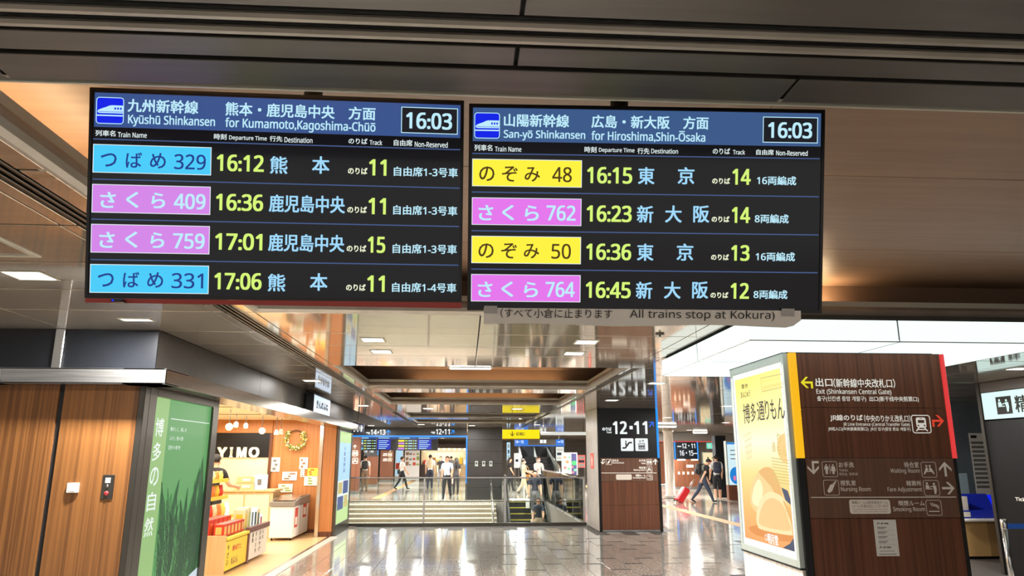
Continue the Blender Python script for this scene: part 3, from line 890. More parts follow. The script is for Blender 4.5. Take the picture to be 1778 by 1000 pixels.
def board(label, c, yaw, tilt, roll, w, h, depth, under, D):
    yaw, tilt, roll = map(math.radians, (yaw, tilt, roll))
    ux = Vector((math.cos(yaw), math.sin(yaw), 0)); n = Vector((math.sin(yaw), -math.cos(yaw), 0))
    up = Vector((0, 0, 1)) * math.cos(tilt) + n * math.sin(tilt)
    ux, up = ux * math.cos(roll) + up * math.sin(roll), up * math.cos(roll) - ux * math.sin(roll)
    nn = ux.cross(up)
    pl = Plane(Vector(c), ux, up)
    M3 = Matrix((ux, -nn, up)).transposed()
    t = thing('departure_board', Vector(c) - up * h / 2, label, 'display board', 'hanging departure boards', None, M3.to_4x4())
    q = MB()
    bz = .011
    o = pl.at(-w / 2, -h / 2, -depth)
    for (u0, u1, v0, v1) in ((-w / 2, w / 2, h / 2 - bz, h / 2), (-w / 2, w / 2, -h / 2, -h / 2 + bz), (-w / 2, -w / 2 + bz, -h / 2 + bz, h / 2 - bz), (w / 2 - bz, w / 2, -h / 2 + bz, h / 2 - bz)):
        q.obox(pl.at(u0, v0, -depth), ux * (u1 - u0), up * (v1 - v0), nn * depth)
    q.obox(pl.at(-w / 2 + bz, -h / 2 + bz, -depth), ux * (w - 2 * bz), up * (h - 2 * bz), nn * (depth - .006))
    obj('housing', q, 'bezel', t)
    q = MB(); rect_uv(q, pl, -w / 2 + bz, w / 2 - bz, -h / 2 + bz, h / 2 - bz, -.0045); scr = obj('screen', q, 'screen_black', t)
    if under:
        q = MB(); q.prism([pl.at(-w / 2, -h / 2 - .0005, -.004), pl.at(w / 2, -h / 2 - .0005, -.004), pl.at(w / 2, -h / 2 - .023, -.006), pl.at(-w / 2, -h / 2 - .016, -.006)], nn * -(depth - .01)); obj('red_bottom_rail', q, under, t)
    L0 = -.0035
    def put(name, m, fn):
        q = MB(); fn(q); return obj(name, q, m, scr)
    # header
    u0, u1, v0, v1 = px_rect(pl, *D['hdr'])
    def hdr(q): rect_uv(q, pl, u0, u1, v0, v1, L0)
    put('header_band', D['hdrmat'], hdr)
    # icon
    a0, a1, b0, b1 = px_rect(pl, *D['icon'])
    put('line_icon', 'icon_blue', lambda q: shape(q, pl, round_rect(a0, a1, b0, b1, .012), L0 + .0006))
    def icon(q):
        frame_rr(q, pl, a0, a1, b0, b1, .012, .0028, L0 + .001)
        W, H = a1 - a0, b1 - b0
        def P(x, y): return (a0 + x * W, b0 + y * H)
        body = [P(.05, .47), P(.10, .53), P(.22, .58), P(.36, .63), P(.46, .68), P(.55, .70), P(.97, .70), P(.97, .40), P(.12, .40), P(.06, .43)]
        shape(q, pl, body, L0 + .001)
        shape(q, pl, [P(.03, .34), P(.97, .34), P(.97, .29), P(.03, .29)], L0 + .001)
    put('train_mark', 'ice', icon)
    def icon2(q):
        W, H = a1 - a0, b1 - b0
        for x in (.66, .76, .86):
            rect_uv(q, pl, a0 + x * W, a0 + (x + .06) * W, b0 + .54 * H, b0 + .62 * H, L0 + .0014)
        rect_uv(q, pl, a0 + .1 * W, a0 + .97 * W, b0 + .445 * H, b0 + .462 * H, L0 + .0014)
    put('train_windows', 'icon_blue', icon2)
    for body, xl, xr, yt, yb, bold in D['head']:
        put('lettering', 'ice', lambda q: write(q, pl, body, xl, xr, yt, yb, bold, L0 + .001))
    k0, k1, k2, k3 = px_rect(pl, *D['clock'])
    put('clock_face', 'clock_black', lambda q: rect_uv(q, pl, k0, k1, k2, k3, L0 + .0006))
    put('clock_frame', 'ice', lambda q: frame_rr(q, pl, k0, k1, k2, k3, .001, .003, L0 + .001))
    put('clock_digits', 'ice', lambda q: write(q, pl, '16:03', *D['time'], .0022, L0 + .0015))
    for body, xl, xr, yt, yb, bold in D['cols']:
        put('lettering', 'softwhite', lambda q: write(q, pl, body, xl, xr, yt, yb, bold, L0 + .001))
    # rules
    for (x0, y0, x1, y1) in D['rules']:
        a = pl.uv(x0, y0); b_ = pl.uv(x1, y1); vm = (a[1] + b_[1]) / 2
        put('rule', 'rule_blue', lambda q: rect_uv(q, pl, a[0], b_[0], vm - .0022, vm + .0022, L0 + .0004))
    # rows
    tops = [pl.uv(D['bx'][0] + 100, y)[1] for y in D['tops']]
    bx0, bx1, by0, by1 = px_rect(pl, *D['box'])
    hb = by1 - by0
    for r, row in enumerate(D['rows']):
        dv = tops[r] - tops[0]
        shift = D['xs'] * r
        q = MB(); rect_uv(q, pl, bx0, bx1, by0 + dv, by1 + dv, L0 + .0004); rowo = obj('train_tag', q, row['tag'], scr)
        put('tag_frame', 'softwhite', lambda q: frame_rr(q, pl, bx0, bx1, by0 + dv, by1 + dv, .0008, .0026, L0 + .0008))
        for ch, xl, xr, yt, yb in row['name']:
            put('train_name_lettering', row['ink'], lambda q: write(q, pl, ch, xl, xr, yt, yb, row.get('bold', .0008), L0 + .001, dv=dv))
        put('departure_time', 'lime', lambda q: write(q, pl, row['time'], *D['tpos'], .0022, L0 + .001, dv=dv))
        for ch, xl, xr in row['dest']:
            put('destination_lettering', 'ice_dest', lambda q: write(q, pl, ch, xl, xr, *D['dy'], .0014, L0 + .001, dv=dv))
        put('lettering', 'pale_yellow', lambda q: write(q, pl, 'のりば', *D['nori'], .0007, L0 + .001, dv=dv))
        put('track_number', 'lime', lambda q: write(q, pl, row['trk'], *D['trk'], .0022, L0 + .001, dv=dv))
        put('lettering', 'ice', lambda q: write(q, pl, row['cars'], row['cx'][0], row['cx'][1], *D['cy'], .0008, L0 + .001, dv=dv))
    return t, pl

tsubame = lambda no: [('つ', 174.4, 202, 266, 289), ('ば', 218, 246, 264.4, 291), ('め', 260, 287.6, 265.6, 292), (no, 302, 357, 268, 294)]
sakura = lambda no: [('さ', 175, 202, 264, 291), ('く', 220, 242, 264, 291), ('ら', 264, 288, 266, 292), (no, 303, 358, 268, 294)]
DL = dict(hdr=(163, 799.5, 171, 229.5), hdrmat='hdr_blue', icon=(166.2, 214.6, 168.4, 214.8),
    head=[('九州新幹線', 221, 344, 173, 195.5, .0012), ('Kyūshū Shinkansen', 221.6, 373, 200.5, 221, .0008), ('熊本・鹿児島中央', 391, 581, 180, 203, .0012), ('方面', 605, 652, 185.6, 207.6, .0012), ('for Kumamoto,Kagoshima-Chūō', 390.6, 652, 208, 229, .0008)],
    clock=(696.5, 795, 186.5, 232), time=(705, 785, 196, 223.5),
    cols=[('列車名', 165, 200, 226, 236, .0004), ('Train Name', 204, 254.4, 229.6, 238.4, .0003), ('時刻', 371, 393, 232, 242, .0004), ('Departure Time', 397.4, 463, 235.6, 245, .0003), ('行先', 468, 490, 236, 245.4, .0004), ('Destination', 493.6, 542.4, 238.4, 247.4, .0003), ('のりば', 605, 638, 240, 249.6, .0004), ('Track', 641.6, 663.6, 243, 251.4, .0003), ('自由席', 683.6, 716, 242.4, 253, .0004), ('Non-Reserved', 720, 777.4, 246, 255.4, .0003)],
    rules=[(161, 240.4, 799, 260), (160, 309.6, 798, 327.4), (157.8, 379.3, 797, 394), (156.8, 450, 796, 460.8)],
    bx=(161, 367), tops=[252.5, 321.5, 390.5, 459.8], box=(160.5, 366.5, 252.5, 301.7), xs=-1,
    tpos=(376, 458, 269, 297), dy=(271.5, 301), nori=(604, 638, 291, 302), trk=(640.6, 671, 277, 304), cy=(290.4, 306.4),
    rows=[dict(tag='tag_cyan', ink='navy_ink', name=tsubame('329'), time='16:12', dest=[('熊', 468.5, 499), ('本', 541.6, 572)], trk='11', cars='自由席1-3号車', cx=(683.6, 795)),
          dict(tag='tag_pink', ink='ice', bold=.0016, name=sakura('409'), time='16:36', dest=[('鹿児島中央', 468, 600)], trk='11', cars='自由席1-3号車', cx=(683.6, 795)),
          dict(tag='tag_pink', ink='ice', bold=.0016, name=sakura('759'), time='17:01', dest=[('鹿児島中央', 468, 600)], trk='15', cars='自由席1-3号車', cx=(683.6, 795)),
          dict(tag='tag_cyan', ink='navy_ink', name=tsubame('331'), time='17:06', dest=[('熊', 468.5, 499), ('本', 541.6, 572)], trk='11', cars='自由席1-4号車', cx=(683.6, 795))])
nozomi = lambda no: [('の', 832, 858.6, 289, 314), ('ぞ', 871.6, 899, 288.6, 315), ('み', 911, 937.6, 290, 315), (no, 959, 993, 290, 316)]
sakura2 = lambda no: [('さ', 831.5, 857, 289, 315), ('く', 872.6, 893.5, 289, 315), ('ら', 912, 936.4, 290, 316), (no, 949.6, 1000.6, 290, 316)]
DR = dict(hdr=(821, 1426, 191.5, 249.5), hdrmat='hdr_blue2', icon=(823.6, 868, 195.2, 240.2),
    head=[('山陽新幹線', 875, 988.4, 198, 220, .0012), ('San-yō Shinkansen', 874.6, 1016.4, 226, 244, .0008), ('広島・新大阪', 1027, 1163.3, 200.6, 222.5, .0012), ('方面', 1186.5, 1230.7, 202.3, 224, .0012), ('for Hiroshima,Shin-Ōsaka', 1027, 1225, 226.5, 246.5, .0008)],
    clock=(1325, 1420.7, 203, 248), time=(1334, 1410.6, 212.7, 239.3),
    cols=[('列車名', 823.6, 855, 251, 261.6, .0004), ('Train Name', 859.4, 905.4, 254.4, 263, .0003), ('時刻', 1015, 1036, 254.4, 264.6, .0004), ('Departure Time', 1040, 1102, 256.8, 266, .0003), ('行先', 1107, 1128, 257, 267, .0004), ('Destination', 1131, 1177.6, 258.3, 266.3, .0003), ('のりば', 1238, 1268, 257.4, 267.3, .0004), ('Track', 1273, 1294, 260, 268, .0003), ('自由席', 1313.4, 1344, 259.3, 268.8, .0004), ('Non-Reserved', 1348, 1403, 261, 270, .0003)],
    rules=[(820, 267, 1424, 274.5), (819, 333.6, 1422.6, 341), (818.7, 400.6, 1421.9, 407.6), (818, 467, 1420.3, 473.6)],
    bx=(820, 1011), tops=[276.7, 343.7, 410.3, 476.7], box=(819.8, 1010.5, 276.7, 324.3), xs=-.5,
    tpos=(1019.6, 1098, 290.4, 318), dy=(290.5, 319.5), nori=(1237, 1268, 309, 319), trk=(1272, 1304, 293.5, 320), cy=(305.8, 321),
    rows=[dict(tag='tag_yellow', ink='brown_ink', name=nozomi('48'), time='16:15', dest=[('東', 1108, 1136.7), ('京', 1177, 1206)], trk='14', cars='16両編成', cx=(1314.7, 1383)),
          dict(tag='tag_magenta', ink='ice', bold=.0016, name=sakura2('762'), time='16:23', dest=[('新', 1107, 1135.6), ('大', 1156, 1185), ('阪', 1205, 1233)], trk='14', cars='8両編成', cx=(1312, 1371)),
          dict(tag='tag_yellow', ink='brown_ink', name=nozomi('50'), time='16:36', dest=[('東', 1108, 1136.7), ('京', 1177, 1206)], trk='13', cars='16両編成', cx=(1314.7, 1383)),
          dict(tag='tag_magenta', ink='ice', bold=.0016, name=sakura2('764'), time='16:45', dest=[('新', 1107, 1135.6), ('大', 1156, 1185), ('阪', 1205, 1233)], trk='12', cars='8両編成', cx=(1312, 1371))])
bl, PLL = board('black hanging departure board for Kumamoto with blue and pink train tags', (-.707, 2.6, 2.588), 1.647, 11.618, .494, 1.363, .769, .06, 'maroon', DL)
br, PLR = board('black hanging departure board for Hiroshima with yellow and magenta train tags', (.683, 2.62, 2.577), -1.883, 13.954, -.141, 1.378, .790, .055, None, DR)
# hanging poles and mounting bars (parts of the boards)
for t, pl, px, m_, dp in ((bl, PLL, 532, 'steel_dark', .06), (br, PLR, 1086, 'black_metal', .055)):
    u = pl.uv(px, 170)[0]
    a = pl.at(u, .30, -dp - .045)
    q = MB(); q.tube([(a.x, a.y, a.z - .1), (a.x, a.y, 3.10)], .036, 16); obj('hanging_pole', q, m_, t, True)
    q = MB(); q.obox(pl.at(u - .18, .1, -dp - .075), pl.ux * .36, pl.uy * .25, pl.n * .075); obj('mount_plate', q, 'black_metal', t)
# red stripe sticker end and dangling sensor on the first board
q = MB(); c = PLL.at(-1.363 / 2 + .125, -.769 / 2 - .011, .012); q.box(c.x - .02, c.x + .02, c.y - .02, c.y + .01, c.z - .006, c.z + .006, .002); obj('sensor', q, 'bezel', bl)
q = MB(); q.ball((c.x - .012, c.y - .021, c.z), .004, 8, 6); obj('sensor_lamp', q, 'icon_blue', bl)

# paper notice taped under the second board
mat('paper', (250, 243, 234), 0.7); mat('ink_black', (26, 24, 24), 0.6); mat('tape', (190, 186, 182), 0.35)
NP = Plane(PLR.at(-.69, -.79 / 2, -.0085), PLR.ux, PLR.uy)
tn = thing('paper_notice', NP.at(.6, -.08), 'long white paper notice hanging under the Hiroshima board', 'notice', rot=Matrix((PLR.ux, -PLR.n, PLR.uy)).transposed().to_4x4())
u0 = NP.uv(840, 550)[0]; u1 = NP.uv(1388, 552)[0]; vt = .010; vb = NP.uv(1100, 564.5)[1]
q = MB()
n = 40
top, bot = [], []
for i in range(n + 1):
    s_ = i / n; u = u0 + (u1 - u0) * s_
    wv = .003 * math.sin(s_ * 9.0) + .002 * math.sin(s_ * 23)
    e = .03 * max(0, 1 - abs(s_ - 1) / .05) ** 2 if s_ > .95 else 0
    dz = .004 * math.sin(s_ * 11)
    top.append((u, vt, wv * .3)); bot.append((u, vb + dz + e, wv + .004))
for w_ in (0.0, -.0006):
    vs = [NP.at(a, b_, c + w_ + .012) for a, b_, c in top] + [NP.at(a, b_, c + w_ + .012) for a, b_, c in bot]
    q.add(vs, [(i, i + 1, n + 2 + i, n + 1 + i) for i in range(n)])
obj('sheet', q, 'paper', tn)
q = MB()
write(q, NP, '（すべて小倉に止まります', 869, 1062, 535.5, 552, 0.0, .0185)
obj('lettering', q, 'ink_black', tn)
q = MB(); write(q, NP, 'All trains stop at Kokura)', 1092, 1342, 538, 556.5, 0.0, .0185); obj('lettering', q, 'ink_black', tn)
for px in (852, 1365):
    a = NP.uv(px, 538)[0]
    q = MB(); q.obox(NP.at(a - .025, -.012, .018), NP.ux * .05, NP.uy * .03, NP.n * .0006); obj('tape', q, 'tape', tn)
# ================================================================== pictograms for station signs
def pict_box(q, pl, r4, w=.006, lift=.003):
    frame_rr(q, pl, *r4, (r4[1] - r4[0]) * .14, w, lift)
def man(q, pl, u, v, s, lift=.003, mi=0, skirt=False):
    """Standing pictogram person of height s with feet at (u, v)."""
    shape(q, pl, disc(u, v + s * .9, s * .095), lift, mi)
    body = [(-.2, .78), (.2, .78), (.24, .45), (.17, .45), (.15, .68), (.13, .42), (.12, 0), (.02, 0), (0, .38), (-.02, 0), (-.12, 0), (-.13, .42), (-.15, .68), (-.17, .45), (-.24, .45)]
    if skirt: body = [(-.18, .78), (.18, .78), (.26, .3), (.12, .3), (.1, 0), (-.1, 0), (-.12, .3), (-.26, .3)]
    shape(q, pl, [(u + a * s, v + b_ * s) for a, b_ in body], lift, mi)
def pict(q, pl, kind, r4, lift=.003):
    u0, u1, v0, v1 = r4; W, H = u1 - u0, v1 - v0
    def P(x, y): return (u0 + x * W, v0 + y * H)
    def S(pts, k=0): shape(q, pl, [P(*p) for p in pts], lift + k * 2e-5)
    if kind == 'toilet':
        man(q, pl, *P(.28, .18), H * .64, lift); man(q, pl, *P(.72, .18), H * .64, lift, 0, True); S([(.48, .2), (.52, .2), (.52, .8), (.48, .8)])
    elif kind == 'nurse':
        S([(.3, .14), (.52, .26), (.72, .66), (.62, .74), (.44, .68), (.22, .28)]); S([(.62, .76), (.74, .69), (.8, .76), (.68, .83)], 1); S([(.7, .83), (.78, .79), (.86, .9), (.78, .93)], 2)
    elif kind == 'wait':
        for x in (.36, .58): shape(q, pl, disc(*P(x, .74), H * .07), lift)
        S([(.3, .64), (.42, .64), (.44, .46), (.28, .3), (.2, .2), (.12, .2), (.2, .4)]); S([(.52, .64), (.64, .64), (.76, .44), (.84, .22), (.76, .22), (.66, .38), (.5, .44)], 1); S([(.24, .36), (.74, .36), (.74, .42), (.24, .42)], 2)
    elif kind == 'fare':
        shape(q, pl, disc(*P(.24, .8), H * .075), lift); shape(q, pl, disc(*P(.68, .76), H * .075), lift)
        S([(.14, .7), (.34, .7), (.38, .48), (.14, .48)]); S([(.58, .66), (.8, .66), (.82, .4), (.76, .12), (.66, .12), (.64, .4)], 1); S([(.12, .42), (.56, .42), (.56, .47), (.12, .47)], 2); S([(.38, .58), (.6, .64), (.6, .59), (.38, .53)], 3)
    elif kind == 'smoke':
        S([(.16, .24), (.84, .24), (.84, .3), (.16, .3)])
        stroke(q, pl, [P(.3, .8), P(.38, .66), (P(.52, .62)), P(.66, .6), P(.74, .5), P(.82, .42)], W * .05, lift); stroke(q, pl, [P(.42, .82), P(.5, .72), P(.66, .7), P(.8, .6), P(.84, .52)], W * .045, lift)
    elif kind == 'train':
        shape(q, pl, round_rect(*[P(.24, 0)[0], P(.76, 0)[0], P(0, .3)[1], P(0, .86)[1]], W * .1), lift)
        stroke(q, pl, [P(.36, .3), P(.2, .12)], W * .06, lift); stroke(q, pl, [P(.64, .3), P(.8, .12)], W * .06, lift); S([(.28, .18), (.72, .18), (.72, .23), (.28, .23)], 3)
    elif kind == 'esc':
        stroke(q, pl, [P(.12, .24), P(.34, .24), P(.66, .66), P(.88, .66)], W * .13, lift)
        shape(q, pl, disc(*P(.4, .76), H * .06), lift); S([(.35, .68), (.45, .68), (.45, .46), (.35, .42)], 1)
    elif kind == 'lift':
        frame_rr(q, pl, *[P(.24, 0)[0], P(.76, 0)[0], P(0, .12)[1], P(0, .6)[1]], W * .02, W * .045, lift)
        for x in (.36, .5, .64): man(q, pl, *P(x, .17), H * .34, lift)
        arrow(q, pl, *P(.38, .78), W * .11, -math.pi / 2, lift); arrow(q, pl, *P(.62, .78), W * .11, math.pi / 2, lift)

# ================================================================== the big brown sign pillar
mat('sign_white', (240, 236, 228), 0.5, 0, (240, 236, 228), .35); mat('sign_grey', (236, 228, 218), 0.5); mat('sign_yellow', (240, 226, 40), 0.5, 0, (240, 226, 40), .4); mat('sign_red', (240, 74, 50), .5, 0, (240, 74, 50), .4)  # faint glow put into white, yellow and red lettering to lift it
glow('strip_yellow', (255, 190, 20), .95); glow('strip_red', (232, 62, 62), .9)
noisy('plate_brown', (96, 64, 47), (112, 76, 57), (38, 38, .6), 4, 1.0, .45)
pt = thing('sign_pillar', ((PX0 + PX1) / 2, (PY0 + PY1) / 2, 0), 'big square brown pillar with exit and transfer signs', 'pillar')
q = MB(); q.box(PX0 + .03, PX1 - .01, PY0 + .02, PY1, 0, 2.54); obj('core', q, 'black_panel', pt)
FP = Plane((PX0, PY0, 0), (1, 0, 0), (0, 0, 1))
vs_ = [0.05] + [FP.uv(1500, y)[1] for y in (899.5, 795.5, 708)] + [2.535]
for k in range(4):
    q = MB(); q.box(PX0 + .075, PX1 - .03, PY0 - (.008 if k == 1 else .004), PY0 + .02, vs_[k] + .0015, vs_[k + 1] - .0015, .002); obj('front_panel', q, 'plate_brown' if k == 1 else 'brown_wood', pt)
q = MB(); q.box(PX0 + .005, PX0 + .07, PY0 - .012, PY0 + .02, 0, vs_[2] - .002, .003); obj('edge_strip', q, 'black_metal', pt)
q = MB(); q.box(PX0 + .005, PX0 + .07, PY0 - .022, PY0 + .02, vs_[2], 2.535, .004); ys_ = obj('yellow_light_strip', q, 'strip_yellow', pt)
for z in (1.97, 2.04):
    q = MB(); q.box(PX0 + .004, PX0 + .071, PY0 - .024, PY0 - .02, z, z + .006); obj('clip', q, 'strip_yellow', ys_)
q = MB(); q.box(PX1 - .028, PX1, PY0 - .012, PY0 + .02, 0, vs_[2] - .002, .003); obj('edge_strip', q, 'black_metal', pt)
q = MB(); q.box(PX1 - .024, PX1 + .004, PY0 - .022, PY0 + .02, vs_[2], 2.535, .004); obj('red_light_strip', q, 'strip_red', pt)
FS = Plane((PX0, PY0 - .009, 0), (1, 0, 0), (0, 0, 1))
W8 = [('出口', 1415.7, 1445.5, 656.6, 671, .002), ('（新幹線中央改札口）', 1447, 1554, 657.5, 673, .0012), ('Exit (Shinkansen Central Gate)', 1417.4, 1547.5, 675.5, 686.5, .0006), ('출구(신칸센 중앙 개찰구)  出口(新干线中央剪票口)', 1418.8, 1595, 688, 698, .0006),
      ('JR線のりば', 1441, 1498, 720, 731.4, .0014), ('（中央のりかえ改札口）', 1500, 1580.5, 720.5, 732.5, .0008), ('JR Line Entrance (Central Transfer Gate)', 1464, 1579.8, 733.6, 741, .0004), ('JR线入口(中央换乘剪票口)  JR선 입구(중앙 환승 개찰구)', 1437.8, 1580.6, 741.6, 748.8, .0004)]
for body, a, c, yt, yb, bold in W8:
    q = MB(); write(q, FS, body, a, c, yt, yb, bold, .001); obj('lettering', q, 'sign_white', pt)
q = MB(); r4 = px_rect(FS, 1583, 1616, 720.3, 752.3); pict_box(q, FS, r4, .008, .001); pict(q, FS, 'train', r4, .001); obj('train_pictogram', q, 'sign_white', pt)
q = MB(); W, H = r4[1] - r4[0], r4[3] - r4[2]; rect_uv(q, FS, r4[0] + W * .33, r4[0] + W * .67, r4[2] + H * .56, r4[2] + H * .72, .0016); shape(q, FS, disc(r4[0] + W * .34, r4[2] + H * .42, W * .045), .0016); shape(q, FS, disc(r4[0] + W * .66, r4[2] + H * .42, W * .045), .0016); rect_uv(q, FS, r4[0] + W * .42, r4[0] + W * .58, r4[2] + H * .78, r4[2] + H * .81, .0016); obj('pictogram_detail', q, 'plate_brown', pt)
def arrow_px(name, m_, x0, x1, y0, y1, ang, hook=0, pl=None, par=None, k=.5):
    pl = pl or FS
    a = px_rect(pl, x0, x1, y0, y1)
    q = MB(); arrow(q, pl, (a[0] + a[1]) / 2, (a[2] + a[3]) / 2, min(a[1] - a[0], a[3] - a[2]) * k, ang, .001, 0, hook)
    return obj(name, q, m_, par or pt)
arrow_px('exit_arrow', 'sign_yellow', 1389, 1412, 655, 673, math.pi, -1, k=.6)
arrow_px('transfer_arrow', 'sign_red', 1618, 1639, 721, 740, 0, 1, k=.58)
G8 = [('お手洗', 1456, 1482.4, 802.4, 811.6, .0006), ('Toilets', 1457, 1472, 814, 818.4, 0), ('화장실  洗手间', 1457, 1489, 820.6, 825.6, 0), ('授乳室', 1459, 1486, 834, 843, .0006), ('Nursing Room', 1460, 1512, 845.4, 855, .0004),
      ('待合室', 1569.6, 1595, 802, 812, .0006), ('Waiting Room', 1546, 1597, 813.5, 823, .0004), ('精算所', 1573.6, 1599.6, 834.6, 843.6, .0006), ('Fare Adjustment', 1541, 1601, 845.6, 855.4, .0004), ('喫煙ルーム', 1560, 1605, 869, 878, .0006), ('Smoking Room', 1550.6, 1606, 880, 889.6, .0004)]
for body, a, c, yt, yb, bold in G8:
    q = MB(); write(q, FS, body, a, c, yt, yb, bold, .001, res=2); obj('lettering', q, 'sign_grey', pt)
for kind, *bx in (('toilet', 1427.6, 1454, 801, 828), ('nurse', 1430, 1457, 833, 860), ('wait', 1599.6, 1626, 802, 829), ('fare', 1603.6, 1631, 833.6, 861), ('smoke', 1608, 1635, 868, 895)):
    r4 = px_rect(FS, *bx); q = MB(); pict_box(q, FS, r4, .004, .001); pict(q, FS, kind, r4, .001); obj(kind + '_pictogram', q, 'sign_grey', pt)
arrow_px('direction_arrow', 'sign_grey', 1402.6, 1421, 801, 823, -math.pi / 2, -1, k=.6)
arrow_px('direction_arrow', 'sign_grey', 1631, 1651, 802, 827, math.pi / 2, k=.6)
arrow_px('direction_arrow', 'sign_grey', 1635, 1658, 837, 858, 0, k=.56)
a = px_rect(FS, 1408, 1660, 862.5, 864); q = MB(); rect_uv(q, FS, *a, .001); obj('rule', q, 'sign_grey', pt)
a = px_rect(FS, 1475, 1546, 867.4, 892); q = MB(); shape(q, FS, round_rect(*a, .018), .001); plate = obj('notice_plate', q, 'sign_grey', pt)
q = MB()
for k, s_ in enumerate(('喫煙ルームは新幹線各ホーム', '12～13号車付近にございます')):
    write(q, FS, s_, 1479, 1541 + k, 869.5 + k * 6.5, 875 + k * 6.5, 0, .0016, res=1)
write(q, FS, 'The smoking room is located near the car stop', 1480, 1541, 883, 886, 0, .0016, res=1); write(q, FS, 'marks 12 and 13 on each Shinkansen platform', 1481, 1543, 887, 890, 0, .0016, res=1)
obj('lettering', q, 'plate_brown', plate)
# white paper sheet stuck to the pillar
mat('paper_white', (226, 224, 220), .7)
SP = Plane((PX0, PY0 - .0045, 0), (1, 0, 0), (0, 0, 1))
a = px_rect(SP, 1519.3, 1558.5, 902.2, 965.5)
sn = thing('service_notice', SP.at((a[0] + a[1]) / 2, a[2], .002), 'white paper train service notice stuck on the brown pillar', 'notice')
q = MB(); q.obox(SP.at(a[0], a[2], .0005), SP.ux * (a[1] - a[0]), SP.uy * (a[3] - a[2]), SP.n * .001); obj('sheet', q, 'paper_white', sn)
q = MB(); W, H = a[1] - a[0], a[3] - a[2]
write_uv(q, SP, 'JR', a[0] + W * .14, a[0] + W * .27, a[3] - H * .135, a[3] - H * .075, .0006, .002, res=2); write_uv(q, SP, '運行情報', a[0] + W * .31, a[0] + W * .66, a[3] - H * .13, a[3] - H * .08, .0004, .002, res=1)
write_uv(q, SP, 'JR', a[0] + W * .14, a[0] + W * .27, a[3] - H * .79, a[3] - H * .73, .0006, .002, res=2); write_uv(q, SP, '運行情報', a[0] + W * .31, a[0] + W * .66, a[3] - H * .785, a[3] - H * .735, .0004, .002, res=1)
for k in range(4):
    for j in range(2):
        rect_uv(q, SP, a[0] + W * .14, a[0] + W * (.56 - .08 * j), a[3] - H * (.2 + .13 * k + .035 * j) - .004, a[3] - H * (.2 + .13 * k + .035 * j), .002)
    rect_uv(q, SP, a[0] + W * .12, a[1] - W * .12, a[3] - H * (.29 + .13 * k) - .001, a[3] - H * (.29 + .13 * k), .002)
rect_uv(q, SP, a[0] + W * .1, a[1] - W * .12, a[2] + H * .045, a[2] + H * .06, .002); rect_uv(q, SP, a[0] + W * .15, a[1] - W * .2, a[2] + H * .13, a[2] + H * .14, .002)
obj('print', q, 'ink_black', sn)

# lit cake poster on the pillar's left face
cpz0, cpz1 = 0.75, 2.535
ct = thing('cake_poster_case', (PX0 - .03, (PY0 + PY1) / 2, cpz0), 'illuminated yellow bean cake poster on the side of the brown pillar', 'poster')
mat('case_grey', (176, 186, 182), .35, .5)
xf = PX0 - .04
q = MB(); f_ = .05
q.box(xf, PX0 + .03, PY0 + .01, PY0 + .01 + f_, cpz0, cpz1, .003); q.box(xf, PX0 + .03, PY1 - f_, PY1, cpz0, cpz1, .003); q.box(xf, PX0 + .03, PY0 + .01 + f_, PY1 - f_, cpz1 - .07, cpz1, .003); q.box(xf, PX0 + .03, PY0 + .01 + f_, PY1 - f_, cpz0, cpz0 + .06, .003)
obj('frame', q, 'case_grey', ct)
q = MB(); q.box(PX0 - .02, PX0 + .03, PY0 + .01, PY1, 0, cpz0 - .012, .003); obj('stone_base', q, 'marble_pale', pt)
q = MB(); q.box(xf - .002, PX0 + .03, PY0 + .005, PY1, cpz0 - .012, cpz0 - .001); obj('bottom_trim', q, 'black_metal', ct)
q = MB(); q.box(xf - .004, PX0 + .03, PY0 + .01, PY1 + .01, cpz1, cpz1 + .004); obj('top_trim', q, 'black_metal', ct)
CP = Plane((xf + .012, PY1 - f_, cpz0 + .06), (0, -1, 0), (0, 0, 1))     # seen from the concourse: u runs towards the viewer
CW, CH = PY1 - PY0 - .01 - 2 * f_, cpz1 - .07 - cpz0 - .06
glow('cp_white', (250, 255, 252), 1.05); glow('cp_yellow', (255, 240, 110), 1.0); glow('cp_cream', (255, 246, 196), 1.0); glow('cp_peach', (250, 206, 130), 1.0); glow('cp_orange', (240, 172, 84), 1.0)
glow('cp_cake', (250, 214, 148), 1.0); glow('cp_cake_hi', (255, 240, 190), 1.05); glow('cp_bean', (246, 206, 140), 1.0); glow('cp_edge', (255, 232, 176), 1.0); glow('cp_tray', (232, 148, 74), 1.0); glow('cp_blue', (58, 78, 110), .9); glow('cp_ink', (40, 34, 30), .8); glow('cp_soft', (216, 196, 120), 1.0)
def cprint(name, m_, pts, lift, sm=False):
    q = MB()
    uv = [CP.uv(*p) for p in pts]
    if sm: uv = smooth_closed(uv, 5)
    uv = [(min(max(u, .05), CW - .05), min(max(v, .06), CH - .05)) for u, v in uv]
    shape(q, CP, uv, lift); return obj(name, q, m_, ct)
q = MB(); rect_uv(q, CP, 0, CW, 0, CH, 0); obj('white_sheet', q, 'cp_white', ct)
